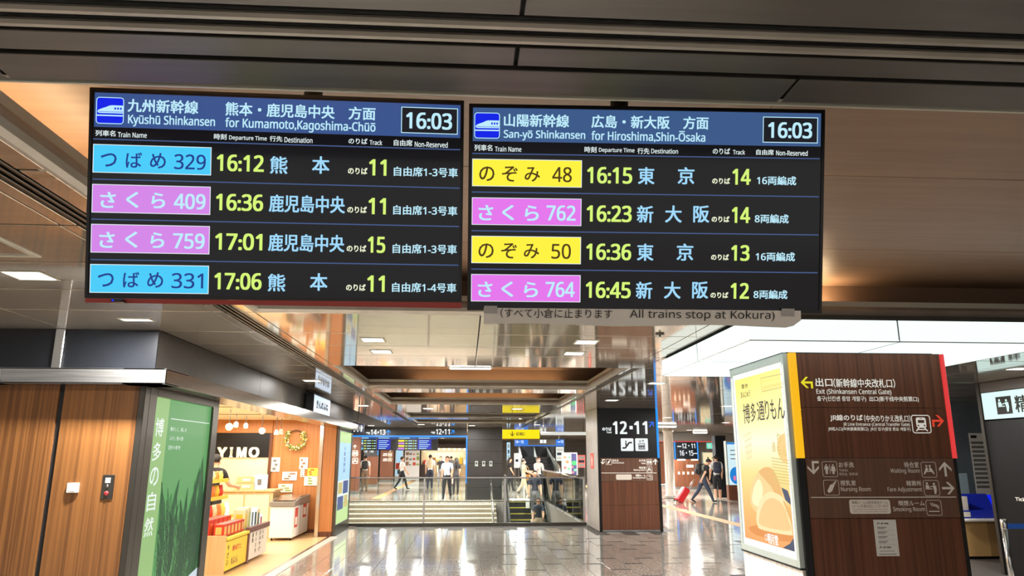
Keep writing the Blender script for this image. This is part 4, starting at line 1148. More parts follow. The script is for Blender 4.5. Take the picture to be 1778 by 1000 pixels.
# vertical wash of the printed background
def wash(name, cols):
    m_ = bpy.data.materials.new(name); m_.use_nodes = True; nt = m_.node_tree; b_ = nt.nodes['Principled BSDF']
    tc = nt.nodes.new('ShaderNodeNewGeometry'); sx = nt.nodes.new('ShaderNodeSeparateXYZ'); mr = nt.nodes.new('ShaderNodeMapRange'); rp = nt.nodes.new('ShaderNodeValToRGB')
    mr.inputs['From Min'].default_value = cpz0; mr.inputs['From Max'].default_value = cpz1
    nt.links.new(tc.outputs['Position'], sx.inputs[0]); nt.links.new(sx.outputs['Z'], mr.inputs['Value']); nt.links.new(mr.outputs[0], rp.inputs[0])
    rp.color_ramp.elements[0].position = cols[0][0]; rp.color_ramp.elements[0].color = lin(cols[0][1])
    rp.color_ramp.elements[1].position = cols[-1][0]; rp.color_ramp.elements[1].color = lin(cols[-1][1])
    for p_, c_ in cols[1:-1]:
        rp.color_ramp.elements.new(p_).color = lin(c_)
    nt.links.new(rp.outputs[0], b_.inputs['Emission Color']); b_.inputs['Emission Strength'].default_value = 1.0; b_.inputs['Base Color'].default_value = (.02, .02, .02, 1); MATS[name] = m_
wash('cp_wash', [(0.05, (236, 150, 70)), (0.22, (244, 180, 90)), (0.42, (252, 220, 130)), (0.58, (248, 248, 214)), (0.7, (255, 246, 160)), (0.95, (255, 238, 96))])
q = MB(); rect_uv(q, CP, .05, CW - .05, .06, CH - .05, .001); obj('printed_background', q, 'cp_wash', ct)
cprint('cake_print', 'cp_cake', [(1303, 870), (1306, 840), (1318, 818), (1336, 812), (1350, 830), (1357, 858), (1362, 880), (1330, 900), (1312, 888)], .002, True)
glow('cp_crust', (236, 184, 110), 1.0)
cprint('cake_crust_print', 'cp_crust', [(1318, 819), (1330, 811), (1342, 815), (1352, 834), (1358, 858), (1350, 866), (1340, 846), (1328, 832)], .0023, True)
cprint('cake_highlight', 'cp_cake_hi', [(1307, 872), (1309, 848), (1318, 832), (1325, 850), (1320, 878)], .0025, True)
cprint('cake_tray', 'cp_tray', [(1302, 915), (1330, 912), (1396, 925), (1396, 938), (1370, 941), (1340, 936), (1310, 927)], .002, True)
cprint('cloth_print', 'cp_blue', [(1357, 846), (1368, 852), (1384, 868), (1374, 877), (1364, 868)], .0022)
cprint('cloth_print', 'cp_blue', [(1372, 944), (1394, 938), (1393, 962), (1360, 951)], .0022)
cprint('cut_cake_print', 'cp_edge', [(1316, 913), (1314, 895), (1320, 870), (1333, 855), (1345, 855), (1362, 866), (1374, 890), (1382, 915), (1381, 929), (1350, 926), (1322, 919)], .003, True)
cprint('cake_rim_print', 'cp_crust', [(1360, 868), (1372, 884), (1381, 908), (1382, 927), (1377, 928), (1374, 908), (1366, 886)], .0033, True)
cprint('bean_paste_print', 'cp_bean', [(1321, 911), (1319, 896), (1326, 875), (1338, 865), (1350, 868), (1362, 880), (1370, 904), (1373, 921), (1348, 919)], .0035, True)
cprint('wrapped_cake_print', 'cp_peach', [(1352, 760), (1366, 752), (1376, 765), (1380, 790), (1372, 806), (1358, 800), (1350, 782)], .002, True)
q = MB()
for ch, xl, xr, yt, yb in (('博', 1291, 1303, 701, 735), ('多', 1304, 1313, 699, 732), ('通', 1315, 1328, 697, 730), ('り', 1329, 1336, 694, 729), ('も', 1338, 1348, 693, 728), ('ん', 1350, 1363, 691, 727)):
    write(q, CP, ch, xl, xr, yt, yb, .002, .004)
obj('lettering', q, 'cp_ink', ct)
q = MB()
for ch, xl, xr, yt, yb in (('傑', 1288, 1293, 667, 675), ('作', 1294, 1299, 666, 674), ('まんじゅう', 1287, 1303, 679, 690)):
    write(q, CP, ch, xl, xr, yt, yb, .001, .004, res=2)
obj('lettering', q, 'cp_ink', ct)
q = MB(); a = [CP.uv(*p) for p in ((1321, 656), (1359, 648), (1363, 672), (1324, 681))]
ring(q, CP, a, [(a[0][0] + .01, a[0][1] - .01), (a[1][0] - .01, a[1][1] - .01), (a[2][0] - .01, a[2][1] + .01), (a[3][0] + .01, a[3][1] + .01)], .004)
write(q, CP, 'モンドセレクション', 1325, 1357, 656, 662, 0, .004, res=1); write(q, CP, '最高金賞連続受賞', 1326, 1360, 666, 673, 0, .004, res=1); obj('award_box', q, 'cp_soft', ct)
q = MB()
for k, ch in enumerate('通りもん'):
    write(q, CP, ch, (1341, 1350, 1350, 1360)[k], (1347, 1356, 1357, 1366)[k], (768, 752, 772, 774)[k], (784, 770, 790, 792)[k], .0012, .004)
for k in range(9):
    xl, y = 1340 + k * .6, 795 + k * 5.2
    p0, p1 = CP.uv(xl, y), CP.uv(1371 + k * .5, y + 4.5); stroke(q, CP, [p0, p1], .008, .004)
obj('lettering', q, 'cp_soft', ct)
q = MB(); a = [CP.uv(*p) for p in ((1292, 757), (1304, 750), (1306, 793), (1298, 797))]
for i in range(5):
    s_ = i / 4
    stroke(q, CP, [(a[0][0] + (a[1][0] - a[0][0]) * s_, a[0][1] + (a[1][1] - a[0][1]) * s_), (a[3][0] + (a[2][0] - a[3][0]) * s_, a[3][1] + (a[2][1] - a[3][1]) * s_)], .005, .004)
    stroke(q, CP, [(a[0][0] + (a[3][0] - a[0][0]) * s_, a[0][1] + (a[3][1] - a[0][1]) * s_), (a[1][0] + (a[2][0] - a[1][0]) * s_, a[1][1] + (a[2][1] - a[1][1]) * s_)], .005, .004)
obj('box_drawing', q, 'cp_soft', ct)
q = MB(); write(q, CP, '明月堂', 1334, 1352, 928, 945, .003, .0055); a = CP.uv(1331, 933); ring(q, CP, disc(*a, .028), disc(*a, .02), .0055); obj('maker_mark', q, 'cp_white', ct)

# ================================================================== the column with the 12-11 board
KX0, KX1, KY0, KY1 = 3.02, 4.46, 16.9, 18.55
kt = thing('track_column', ((KX0 + KX1) / 2, (KY0 + KY1) / 2, 0), 'stone column with black track board reading 12 and 11', 'column')
for z0, z1 in ((0, .75), (.75, ZC - .001)):
    q = MB(); q.box(KX0, KX1, KY0 + .03, KY1, z0 + .002, z1 - .001, .006); obj('stone_block', q, 'stone_grey', kt)
KP = Plane((KX0, KY0, 0), (1, 0, 0), (0, 0, 1))
zs = [KP.uv(1095, y)[1] for y in (920, 877, 836, 795)]
q = MB(); q.box(KX0 + .06, KX1 - .06, KY0, KY0 + .03, 0.0, zs[0], .003); obj('steel_kick_plate', q, 'steel', kt)
for a, c, m_ in ((zs[0], zs[1], 'brown_wood'), (zs[1], zs[2], 'brown_wood'), (zs[2], zs[3], 'plate_brown')):
    q = MB(); q.box(KX0 + .06, KX1 - .06, KY0, KY0 + .03, a + .002, c - .002, .002); obj('board_panel', q, m_, kt)
q = MB(); q.box(KX0 + .06, KX1 - .06, KY0, KY0 + .03, zs[3] + .002, ZC - .002, .003); obj('black_board', q, 'black_panel', kt)
q = MB(); q.box(KX0, KX0 + .06, KY0 - .015, KY0 + .03, 0, ZC - .002, .003); obj('edge_post', q, 'black_metal', kt)
q = MB(); q.box(KX1 - .06, KX1, KY0 - .015, KY0 + .03, 0, zs[3], .003); obj('edge_post', q, 'black_metal', kt)
q = MB(); q.box(KX1 - .06, KX1 - .015, KY0 - .02, KY0 + .03, zs[3], ZC - .002, .003); obj('blue_light_strip', q, 'led_blue', kt)
glow('bright_sign', (244, 250, 250), 1.0); glow('sign_blue_lit', (40, 110, 240), 1.0)
KS = Plane((KX0, KY0 - .001, 0), (1, 0, 0), (0, 0, 1))
for body, a, c, yt, yb, bold in (('のりば', 1045.6, 1061.8, 742, 747.5, .004), ('Track', 1053, 1062, 748.8, 752, .002), ('12', 1064, 1088.7, 731.8, 753, .012), ('11', 1101, 1124, 731.8, 753, .012)):
    q = MB(); write(q, KS, body, a, c, yt, yb, bold, .002); obj('lettering', q, 'bright_sign', kt)
q = MB(); a = px_rect(KS, 1093, 1098.6, 739.5, 745.3); rect_uv(q, KS, *a, .002); obj('dot', q, 'bright_sign', kt)
arrow_px('direction_arrow', 'sign_blue_lit', 1126, 1136, 731.5, 741.5, math.pi / 4, pl=KS, par=kt, k=.6)
for kind, *bx in (('esc', 1078, 1100, 761, 783), ('lift', 1103, 1125, 761, 783)):
    r4 = px_rect(KS, *bx); q = MB(); shape(q, KS, round_rect(*r4, .02), .002); o_ = obj('lit_tile', q, 'bright_sign', kt)
    q = MB(); pict(q, KS, kind, r4, .004); obj('pictogram', q, 'ink_black', o_)
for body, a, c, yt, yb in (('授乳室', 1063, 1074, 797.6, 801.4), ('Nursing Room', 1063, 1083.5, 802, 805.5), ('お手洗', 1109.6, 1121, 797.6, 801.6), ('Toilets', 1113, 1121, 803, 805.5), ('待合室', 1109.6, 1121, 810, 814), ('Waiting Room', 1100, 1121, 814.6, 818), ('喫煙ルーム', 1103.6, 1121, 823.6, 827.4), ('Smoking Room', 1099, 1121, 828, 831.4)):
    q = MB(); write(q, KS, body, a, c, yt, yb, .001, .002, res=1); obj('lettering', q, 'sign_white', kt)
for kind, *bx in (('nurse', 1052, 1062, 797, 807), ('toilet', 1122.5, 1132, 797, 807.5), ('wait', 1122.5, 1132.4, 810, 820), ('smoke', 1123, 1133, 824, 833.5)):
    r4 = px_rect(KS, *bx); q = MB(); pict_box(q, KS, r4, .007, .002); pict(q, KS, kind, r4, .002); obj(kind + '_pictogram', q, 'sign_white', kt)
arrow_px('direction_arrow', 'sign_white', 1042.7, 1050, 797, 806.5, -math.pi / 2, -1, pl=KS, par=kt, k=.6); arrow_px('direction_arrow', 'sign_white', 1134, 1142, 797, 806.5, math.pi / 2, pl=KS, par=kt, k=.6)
q = MB(); rect_uv(q, KS, *px_rect(KS, 1044, 1140, 820.7, 821.5), .002); obj('rule', q, 'sign_white', kt)
q = MB(); shape(q, KS, round_rect(*px_rect(KS, 1069.6, 1097, 823.6, 833), .03), .002); obj('notice_plate', q, 'sign_grey', kt)
# red hydrant sign on the column's left face
q = MB(); q.box(KX0 - .006, KX0, 17.5, 17.9, 1.36, 1.72, .002); mat('hydrant_red', (224, 70, 50), .5, 0, (224, 70, 50), .2); hs = obj('fire_sign', q, 'hydrant_red', kt)
HP = Plane((KX0 - .0065, 17.9, 1.36), (0, -1, 0), (0, 0, 1)); q = MB(); man(q, HP, .2, .05, .26, .001); obj('fire_pictogram', q, 'sign_white', hs)
# ================================================================== the snack shop on the left
SHC = 2.44
sh = thing('wall_shop_back', (-5, 17.02, 0), 'wood and cream back wall of the snack shop', None, None, 'structure')
q = MB(); q.box(-7.0, -2.86, 8.36, 16.98, -.003, .004); obj('shop_floor', q, 'shop_floor', floor)
for x0, x1, m_ in ((-2.86, -2.80, 'steel'), (-2.80, -2.66, 'marble_pale')):
    q = MB(); q.box(x0, x1, 8.36, 16.2, -.003, .006, .001); obj('threshold_strip', q, m_, floor)
q = MB(); q.box(-7.0, -2.8, 8.36, 18.1, SHC, SHC + .03); shc = obj('ceiling_shop', q, 'cream_wall', None, kind='structure', label='cream ceiling of the snack shop')
for y in (10.2, 12.4, 14.6):
    q = MB(); q.box(-6.9, -2.82, y, y + .02, SHC - .012, SHC, .002); obj('ceiling_joint', q, 'steel_side', shc)
q = MB(); q.box(-7.03, -7.0, 8.36, 17.0, 0, SHC); obj('wall_shop_side', q, 'cream_wall', None, kind='structure', label='cream side wall at the rear of the snack shop')
q = MB(); q.box(-7.0, -2.82, 8.35, 8.38, 0, SHC); obj('wall_shop_near', q, 'cream_wall', None, kind='structure', label='cream wall of the snack shop behind the green poster case')
q = MB(); q.box(-4.36, -3.14, 17.0, 17.04, 0.08, SHC, .003); obj('wood_panel', q, 'shop_wood', sh)
q = MB(); q.box(-4.36, -3.14, 16.985, 17.04, 0, .08, .003); obj('skirting', q, 'brown_wood', sh)
q = MB(); q.box(-7.0, -4.36, 17.0, 17.04, 0, 1.616, .003); obj('cream_panel', q, 'cream_wall', sh)
q = MB(); q.box(-5.66, -4.38, 16.97, 17.04, 1.62, 2.15, .003); obj('black_sign_panel', q, 'black_panel', sh)
q = MB(); q.box(-7.0, -5.66, 17.0, 17.04, 1.62, 2.15, .003); obj('cream_panel', q, 'cream_wall', sh)
q = MB(); q.box(-7.0, -4.36, 16.96, 17.04, 2.15, SHC, .003); obj('lintel', q, 'shop_wood', sh)
q = MB(); q.box(-4.40, -4.34, 16.94, 17.0, 0, 2.15, .003); obj('corner_trim', q, 'brown_wood', sh)
she = thing('wall_shop_end', (-2.95, 16.6, 0), 'narrow wood and steel end wall of the snack shop', None, None, 'structure')
q = MB(); q.box(-3.14, -3.06, 16.14, 16.98, 0, SHC, .004); obj('steel_post', q, 'steel_bright', she)
q = MB(); q.box(-3.06, -2.79, 16.16, 16.2, .1, SHC, .003); obj('wood_panel', q, 'shop_wood', she)
q = MB(); q.box(-3.06, -2.79, 16.15, 16.2, 0, .1, .003); obj('skirting', q, 'brown_wood', she)
q = MB(); q.box(-3.06, -2.84, 16.2, 18.1, 0, SHC); obj('end_core', q, 'bronze_panel', she)
area('shop_light', (-4.6, 12.8, SHC - .05), 2.6, 4.6, 270, (1, .93, .80))
area('shop_light', (-4.3, 16.2, SHC - .05), 2.0, .5, 45, (1, .92, .78))
# letters on the black sign panel
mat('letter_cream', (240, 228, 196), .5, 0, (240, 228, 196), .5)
YP = Plane((-5.66, 16.955, 1.6), (1, 0, 0), (0, 0, 1))
for ch, a, c in (('Y', 377, 394), ('I', 399, 404), ('M', 411, 428), ('O', 432, 450)):
    ln = thing('sign_letter', at_y((a + c) / 2, 794, 16.955), f'cream raised letter {ch} on the black shop sign panel', 'letter', 'raised letters of the shop sign')
    q = MB(); write(q, YP, ch, a, c, 777, 793.5, .015, 0.012); f_ = obj('face', q, 'letter_cream', ln)
    f_.modifiers.new('depth', 'SOLIDIFY').thickness = .03
# wreath
wc = at_y(514, 763, 16.96); R_ = .2
wt = thing('wreath', (wc.x, wc.y, wc.z - R_), 'round wreath of yellow flowers and green leaves on the wood wall', 'wreath')
mat('twig', (96, 70, 40), .8); mat('leaf_green', (110, 130, 40), .6); mat('flower_yellow', (238, 220, 110), .6); mat('flower_white', (248, 240, 210), .6)
q = MB(); q.tube([(wc.x + R_ * math.cos(t_), wc.y - .03, wc.z + R_ * math.sin(t_)) for t_ in [2 * math.pi * k / 28 for k in range(29)]], .014, 6); obj('twig_ring', q, 'twig', wt, True)
rr = random.Random(5); lf, fl = MB(), MB()
for k in range(170):
    t_ = rr.uniform(math.radians(130), math.radians(415)); r_ = R_ + rr.gauss(0, .035)
    p = Vector((wc.x + r_ * math.cos(t_), wc.y - .05 + rr.uniform(-.03, .02), wc.z + r_ * math.sin(t_)))
    d = Vector((rr.uniform(-1, 1), rr.uniform(-.6, .2), rr.uniform(-1, 1))).normalized(); s_ = d.cross(Vector((0, 1, .2))).normalized() * .012
    if k % 2: lf.add([p, p + d * .03 + s_, p + d * .065, p + d * .03 - s_], [(0, 1, 2, 3)])
    else: fl.ball(p, rr.uniform(.010, .02), 6, 4, k // 2 % 2)
obj('leaves', lf, 'leaf_green', wt, kind='stuff'); obj('flowers', fl, ['flower_yellow', 'flower_white'], wt, kind='stuff')
# posters pinned to the wood wall
mat('sheet_white', (238, 232, 220), .6); mat('sheet_yellow', (246, 214, 70), .6); mat('print_brown', (150, 110, 80), .6); mat('print_red', (206, 70, 54), .6); mat('print_green', (150, 170, 90), .6); mat('print_grey', (120, 120, 116), .6)
WP = Plane((-4.4, 16.985, 0), (1, 0, 0), (0, 0, 1))
POST = [(469, 486, 794, 819, 'sheet_white', 'print_grey', 'picture poster left of the wreath wall edge'), (520, 534.6, 794, 814.4, 'sheet_white', 'print_brown', 'small upright white flyer below the wreath'), (490, 515.6, 819, 834, 'sheet_white', 'print_brown', 'wide white flyer with two drawings on the wood wall'),
        (521.6, 528.6, 815, 828, 'sheet_white', 'print_grey', 'tiny white card between the flyers on the wood wall'), (534, 552, 812.6, 826, 'sheet_yellow', 'print_red', 'yellow flyer on the wood wall beside the steel post'), (528, 550.6, 826.6, 843, 'sheet_white', 'print_green', 'white flyer under the yellow flyer on the wood wall'), (483, 508, 840, 854.6, 'sheet_white', 'print_green', 'white menu sheet above the chest freezer')]
rr = random.Random(11)
for xl, xr, yt, yb, m1, m2, lb in POST:
    a = px_rect(WP, xl, xr, yt, yb)
    t = thing('wall_flyer', WP.at((a[0] + a[1]) / 2, a[2]), lb, 'flyer', 'flyers on the shop wood wall')
    q = MB(); q.obox(WP.at(a[0], a[2]), WP.ux * (a[1] - a[0]), WP.uy * (a[3] - a[2]), WP.n * .003); obj('sheet', q, m1, t)
    W, H = a[1] - a[0], a[3] - a[2]
    for k in range(3):
        u, v = a[0] + W * rr.uniform(.1, .5), a[2] + H * (.12 + .28 * k)
        q = MB(); rect_uv(q, WP, u, u + W * rr.uniform(.2, .4), v, v + H * .17, .0045); obj('print', q, m2, t)
# chest freezer
ft = thing('chest_freezer', (-3.66, 16.15, 0), 'white chest freezer with grey sliding lid in the shop', 'freezer')
q = MB(); q.box(-3.9, -3.43, 15.46, 16.86, .05, .66, .015); obj('body', q, 'white_paint', ft)
mat('lid_grey', (132, 128, 122), .35)
q = MB(); q.prism([(-3.92, 15.43, .66), (-3.92, 16.89, .66), (-3.92, 16.89, .82), (-3.92, 15.8, .80), (-3.92, 15.43, .74)], (.51, 0, 0)); obj('lid_rim', q, 'lid_grey', ft)
q = MB(); q.prism([(-3.88, 15.5, .768), (-3.88, 16.1, .817), (-3.88, 16.1, .825), (-3.88, 15.5, .776)], (.43, 0, 0)); obj('lid_pane', q, 'steel_bright', ft)
q = MB(); q.prism([(-3.88, 16.13, .82), (-3.88, 16.8, .828), (-3.88, 16.8, .836), (-3.88, 16.13, .828)], (.43, 0, 0)); obj('lid_pane', q, 'steel_bright', ft)
for x in (-3.85, -3.48):
    for y in (15.52, 16.8):
        q = MB(); q.M = Matrix.Translation((x, y, .027)) @ Matrix.Rotation(math.pi / 2, 4, 'Y'); q.lathe((0, 0, -.012), [(.024, 0), (.027, .004), (.027, .02), (.024, .024)], 12); obj('caster', q, 'black_metal', ft, True)
for y0, y1, z0, z1 in ((15.56, 15.82, .24, .62), (16.3, 16.62, .38, .66)):
    q = MB(); q.box(-3.431, -3.427, y0, y1, z0, z1); f2 = obj('side_poster', q, 'print_red', ft)
    q = MB(); q.box(-3.4275, -3.4255, y0 + .04, y1 - .04, z0 + .05, z0 + .2); obj('print', q, 'sheet_white', f2)
q = MB(); q.box(-3.431, -3.427, 16.06, 16.075, .08, .64); obj('seam', q, 'lid_grey', ft)
# display counter
noisy('counter_wood', (214, 178, 128), (228, 194, 146), (18, 18, .6), 4, 1.2, .45)
dt = thing('display_counter', (-3.8, 12.3, 0), 'low wooden display counter with yellow and white poster fronts', 'counter')
q = MB(); q.box(-4.0, -3.44, 11.2, 13.45, .03, .47, .004); obj('body', q, 'counter_wood', dt)
q = MB(); q.box(-4.0, -3.41, 11.17, 11.2, 0, .53, .003); obj('end_panel', q, 'counter_wood', dt)
mat('trim_plum', (120, 82, 76), .5)
q = MB(); q.box(-3.44, -3.39, 12.26, 12.31, 0, .50, .003); obj('divider', q, 'trim_plum', dt)
q = MB(); q.box(-3.46, -3.385, 12.31, 13.47, .46, .54, .004); obj('ledge', q, 'trim_plum', dt)
q = MB(); q.box(-3.46, -3.385, 11.2, 12.26, .46, .50, .004); obj('ledge', q, 'sheet_yellow', dt)
CS = Plane((-3.437, 13.45, 0), (0, -1, 0), (0, 0, 1))
CSx = Plane((-3.412, 13.45, 0), (0, -1, 0), (0, 0, 1))
def side(u0, u1, v0, v1, m_, name, par, x=-3.412):
    q = MB(); q.box(x - .02, x, u0, u1, v0, v1, .001); return obj(name, q, m_, par)
fy = side(11.21, 12.25, .04, .44, 'sheet_yellow', 'yellow_front', dt); fw_ = side(12.32, 13.43, .04, .45, 'sheet_white', 'white_front', dt)
SPy = Plane((-3.4115, 11.21, .04), (0, 1, 0), (0, 0, 1))
q = MB(); write_uv(q, SPy, '博多ぽてと', .3, .72, .24, .32, .003, .001, res=2); obj('lettering', q, 'print_red', fy)
q = MB(); write_uv(q, SPy, 'ゆふいん', .28, .6, .05, .16, .003, .001, res=2); obj('lettering', q, 'print_brown', fy)
q = MB()
for k, ch in enumerate('やさい'): write_uv(q, SPy, ch, .06, .15, .27 - .1 * k, .35 - .1 * k, .002, .001, res=2)
obj('lettering', q, 'ink_black', fy)
SPw = Plane((-3.4115, 12.32, .04), (0, 1, 0), (0, 0, 1))
for k, s_ in enumerate(('福岡', '博多名物', 'おみやげ', '人気')):
    q = MB()
    for i, ch in enumerate(s_): write_uv(q, SPw, ch, .2 + .2 * k, .2 + .2 * k + (.07, .05, .12, .06)[k], .33 - .085 * i, .395 - .085 * i, .002, .001, res=1)
    obj('lettering', q, 'ink_black', fw_)
# red snack boxes on the counter
mat('box_red', (214, 60, 40), .45); mat('box_orange', (236, 130, 60), .45); mat('box_yellow', (244, 204, 60), .45); mat('box_cream', (240, 228, 180), .5); mat('box_green', (196, 204, 120), .5); mat('box_white', (240, 238, 230), .5); mat('gold_print', (236, 196, 110), .4)
def pack(name, x0, x1, y0, y1, z0, z1, m_, pm, label, group):
    t = thing(name, ((x0 + x1) / 2, (y0 + y1) / 2, z0), label, 'box', group)
    q = MB(); q.box(x0, x1, y0, y1, z0, z1, .004); obj('carton', q, m_, t)
    w, h = y1 - y0, z1 - z0
    q = MB(); q.box(x1, x1 + .0012, y0 + w * .2, y1 - w * .2, z0 + h * .18, z0 + h * .8); obj('front_print', q, pm, t)
    q = MB(); q.box(x0 + (x1 - x0) * .2, x1 - (x1 - x0) * .2, y0 - .0012, y0, z0 + h * .2, z0 + h * .78); obj('side_print', q, pm, t)
names = ['nearest', 'second', 'third', 'fourth', 'fifth', 'sixth']
for k in range(6):
    y = 11.24 + k * .168
    pack('snack_box', -3.62, -3.475, y, y + .155, .50, .68, 'box_red', 'gold_print', f'red snack box, {names[k]} in the front row on the low counter', 'red snack boxes on the counter')
for k in range(5):
    y = 11.24 + k * .2
    pack('snack_box', -3.86, -3.68, y, y + .18, .471, .74, 'box_red', 'box_orange', f'taller red snack box, {names[k]} in the back row on the counter', 'red snack boxes on the counter')
for k, (m_, pm, hh) in enumerate((('box_cream', 'box_yellow', .34), ('box_cream', 'box_green', .36), ('box_white', 'print_grey', .34), ('box_white', 'ink_black', .33), ('box_cream', 'print_grey', .30), ('box_white', 'print_red', .2))):
    y = 12.33 + k * .18
    pack('gift_box', -3.68, -3.50, y, y + .15, .471, .471 + hh, m_, pm, f'pale upright gift box, {names[k]} behind the plum ledge of the counter', 'pale gift boxes on the counter')
# tall shelf behind
tt = thing('product_shelf', (-4.3, 12.2, 0), 'tall shelf of snack pouches behind the red boxes', 'shelf')
q = MB(); q.box(-4.72, -4.68, 11.5, 13.0, 0, 1.62, .003); obj('back_panel', q, 'cream_wall', tt)
LV = ((.69, -3.88, .2), (1.0, -4.0, .17), (1.27, -4.02, .12))
for z, x1, _ in LV:
    q = MB(); q.box(-4.68, x1, 11.5, 13.0, z - .03, z, .003); obj('shelf_board', q, 'counter_wood', tt)
    q = MB(); q.box(x1, x1 + .006, 11.5, 13.0, z - .05, z + .012); q.box(-4.6, x1, 11.492, 11.5, z - .05, z + .012); obj('price_strip', q, 'box_yellow', tt)
for y in (11.52, 12.94):
    q = MB(); q.box(-4.68, -4.64, y, y + .03, 0, 1.6, .003); obj('upright', q, 'counter_wood', tt)
q = MB(); q.box(-4.5, -4.04, 11.9, 11.92, 1.40, 1.64, .002); hp = obj('header_poster', q, 'print_red', tt)
q = MB(); q.box(-4.3, -4.1, 11.896, 11.9, 1.45, 1.6); obj('print', q, 'sheet_white', hp)
q = MB(); q.box(-4.48, -4.06, 11.896, 11.9, 1.405, 1.43); obj('print', q, 'box_yellow', hp)
for row, (z, x1, hh) in enumerate(LV):
    for k in range(7):
        y = 11.52 + k * .2; m_ = ('box_orange', 'box_yellow', 'box_red', 'box_cream', 'box_orange', 'flower_yellow', 'box_white')[(k + row * 3) % 7]
        t = thing('snack_pouch', (x1 - .1, y + .08, z), f'{("orange","yellow","red","cream","orange","pale yellow","white")[(k + row * 3) % 7]} snack pouch, {ORD[k]} from the poster case on the {("lower","middle","upper")[row]} shelf', 'pouch', 'snack pouches on the tall shelf')
        q = MB(); q.tube([(x1 - .1, y + .085, z), (x1 - .1, y + .085, z + hh * .4), (x1 - .105, y + .085, z + hh * .85), (x1 - .11, y + .085, z + hh)], [.07, .08, .07, .065], 8, True, 0, .5); obj('bag', q, m_, t, True)
        q = MB(); q.box(x1 - .135, x1 - .065, y + .035, y + .042, z + hh * .25, z + hh * .65); obj('print', q, 'gold_print', t)
# till counter with boxes at the back
tc_ = thing('till_counter', (-5.0, 16.2, 0), 'back counter with drawers and stacked parcels in the shop', 'counter')
q = MB(); q.box(-6.2, -4.0, 16.0, 16.6, 0, .92, .004); obj('body', q, 'counter_wood', tc_)
q = MB(); q.box(-6.25, -3.96, 15.95, 16.65, .92, .96, .004); obj('worktop', q, 'counter_wood', tc_)
for k in range(4):
    q = MB(); q.box(-6.15 + k * .53, -5.66 + k * .53, 15.985, 16.0, .1, .86, .003); obj('drawer_front', q, 'cream_wall', tc_)
for k, (px, py, w_, h_) in enumerate(((428, 856, .42, .13), (429, 846, .38, .13), (452, 852, .2, .3))):
    p = at_y(px, py, 16.2); z0 = (.961, 1.095, .961)[k]
    t = thing('parcel', (p.x, p.y, z0), ('brown parcel lying lowest on the back counter', 'brown parcel stacked on another on the back counter', 'upright white parcel beside the brown parcels')[k], 'parcel', 'parcels on the back counter')
    m_ = 'counter_wood' if k < 2 else 'box_white'
    q = MB(); q.box(p.x - w_ / 2, p.x + w_ / 2, 16.05, 16.35, z0, z0 + h_, .004); obj('carton', q, m_, t)
    q = MB(); q.box(p.x - w_ * .15, p.x + w_ * .25, 16.047, 16.05, z0 + h_ * .3, z0 + h_ * .7); obj('label_print', q, 'sheet_white' if k < 2 else 'print_grey', t)
# hanging shop lamps
for k, (px, py, kind, Y) in enumerate(((398, 741, 'globe', 13.0), (410, 736, 'can', 14.2), (427, 738, 'can', 15.0), (455, 748, 'globe', 14.6), (480, 749, 'cone', 15.4), (488, 748, 'cone', 15.8))):
    p = at_y(px, py, Y)
    t = thing('track_lamp', (p.x, p.y, p.z - .06), ('round globe lamp hanging nearest the poster case in the shop', 'white can lamp beside the globe lamp in the shop', 'dark can lamp in the middle of the shop ceiling', 'bright globe lamp above the letter O', 'cone lamp hanging left of the wreath', 'second cone lamp hanging left of the wreath')[k], 'lamp', 'track lamps in the shop')
    q = MB(); q.tube([(p.x, p.y, p.z + .04), (p.x, p.y, SHC)], .006, 6); obj('stem', q, 'steel_dark', t)
    q = MB(); q.box(p.x - .03, p.x + .03, p.y - .03, p.y + .03, SHC - .02, SHC - .001, .003); obj('ceiling_plate', q, 'white_paint', t)
    if kind == 'globe':
        q = MB(); q.ball(p, .062, 14, 10); obj('globe', q, 'lamp_warm', t, True)
    else:
        r1 = .045 if kind == 'can' else .06
        q = MB(); q.lathe((p.x, p.y, p.z - .06), [(r1, 0), (r1 * (.95 if kind == 'can' else .6), .07), (.02, .1)], 14); obj('shade', q, 'white_paint', t, True)
        q = MB(); q.lathe((p.x, p.y, p.z - .064), [(r1 * .7, 0), (r1 * .8, .003)], 12); obj('bulb', q, 'lamp_warm', t, True)
# lit pale poster at the shop's end and the small lit sign above the band
lt = thing('blue_poster_case', (-2.74, 17.2, 0), 'pale blue and green illuminated poster case at the end of the shop', 'poster')
glow('lp_blue', (176, 220, 244), 1.0); glow('lp_green', (192, 226, 150), 1.0); glow('lp_white', (232, 246, 240), 1.0); glow('lp_photo', (60, 84, 150), .9); glow('lp_photo2', (214, 196, 120), .9)
q = MB()
for a in ((16.2, 16.32, 0.0, 2.235), (18.0, 18.12, 0.0, 2.235), (16.32, 18.0, 2.18, 2.235), (16.32, 18.0, 0.0, .22)):
    q.box(-2.8, -2.735, a[0], a[1], a[2], a[3], .003)
obj('frame', q, 'steel_dark', lt)
LP_ = Plane((-2.75, 16.32, .22), (0, 1, 0), (0, 0, 1))
for v0, v1, m_ in ((0, .42, 'lp_green'), (.42, .9, 'lp_white'), (.9, 1.72, 'lp_blue'), (1.72, 1.96, 'lp_green')):
    q = MB(); rect_uv(q, LP_, 0, 1.68, v0, v1, 0); obj('print_field', q, m_, lt)
for u0, u1, v0, v1, m_ in ((.15, .7, .62, .86, 'lp_photo2'), (.8, 1.5, .6, .88, 'lp_photo'), (.15, .9, .28, .56, 'lp_photo'), (1.0, 1.5, .3, .56, 'lp_photo2')):
    q = MB(); rect_uv(q, LP_, u0, u1, v0, v1, .002); obj('photo_print', q, m_, lt)
q = MB()
for k, ch in enumerate('小倉宝飾品'): write_uv(q, LP_, ch, .72, .95, 1.55 - k * .12, 1.64 - k * .12, .002, .002, res=1)
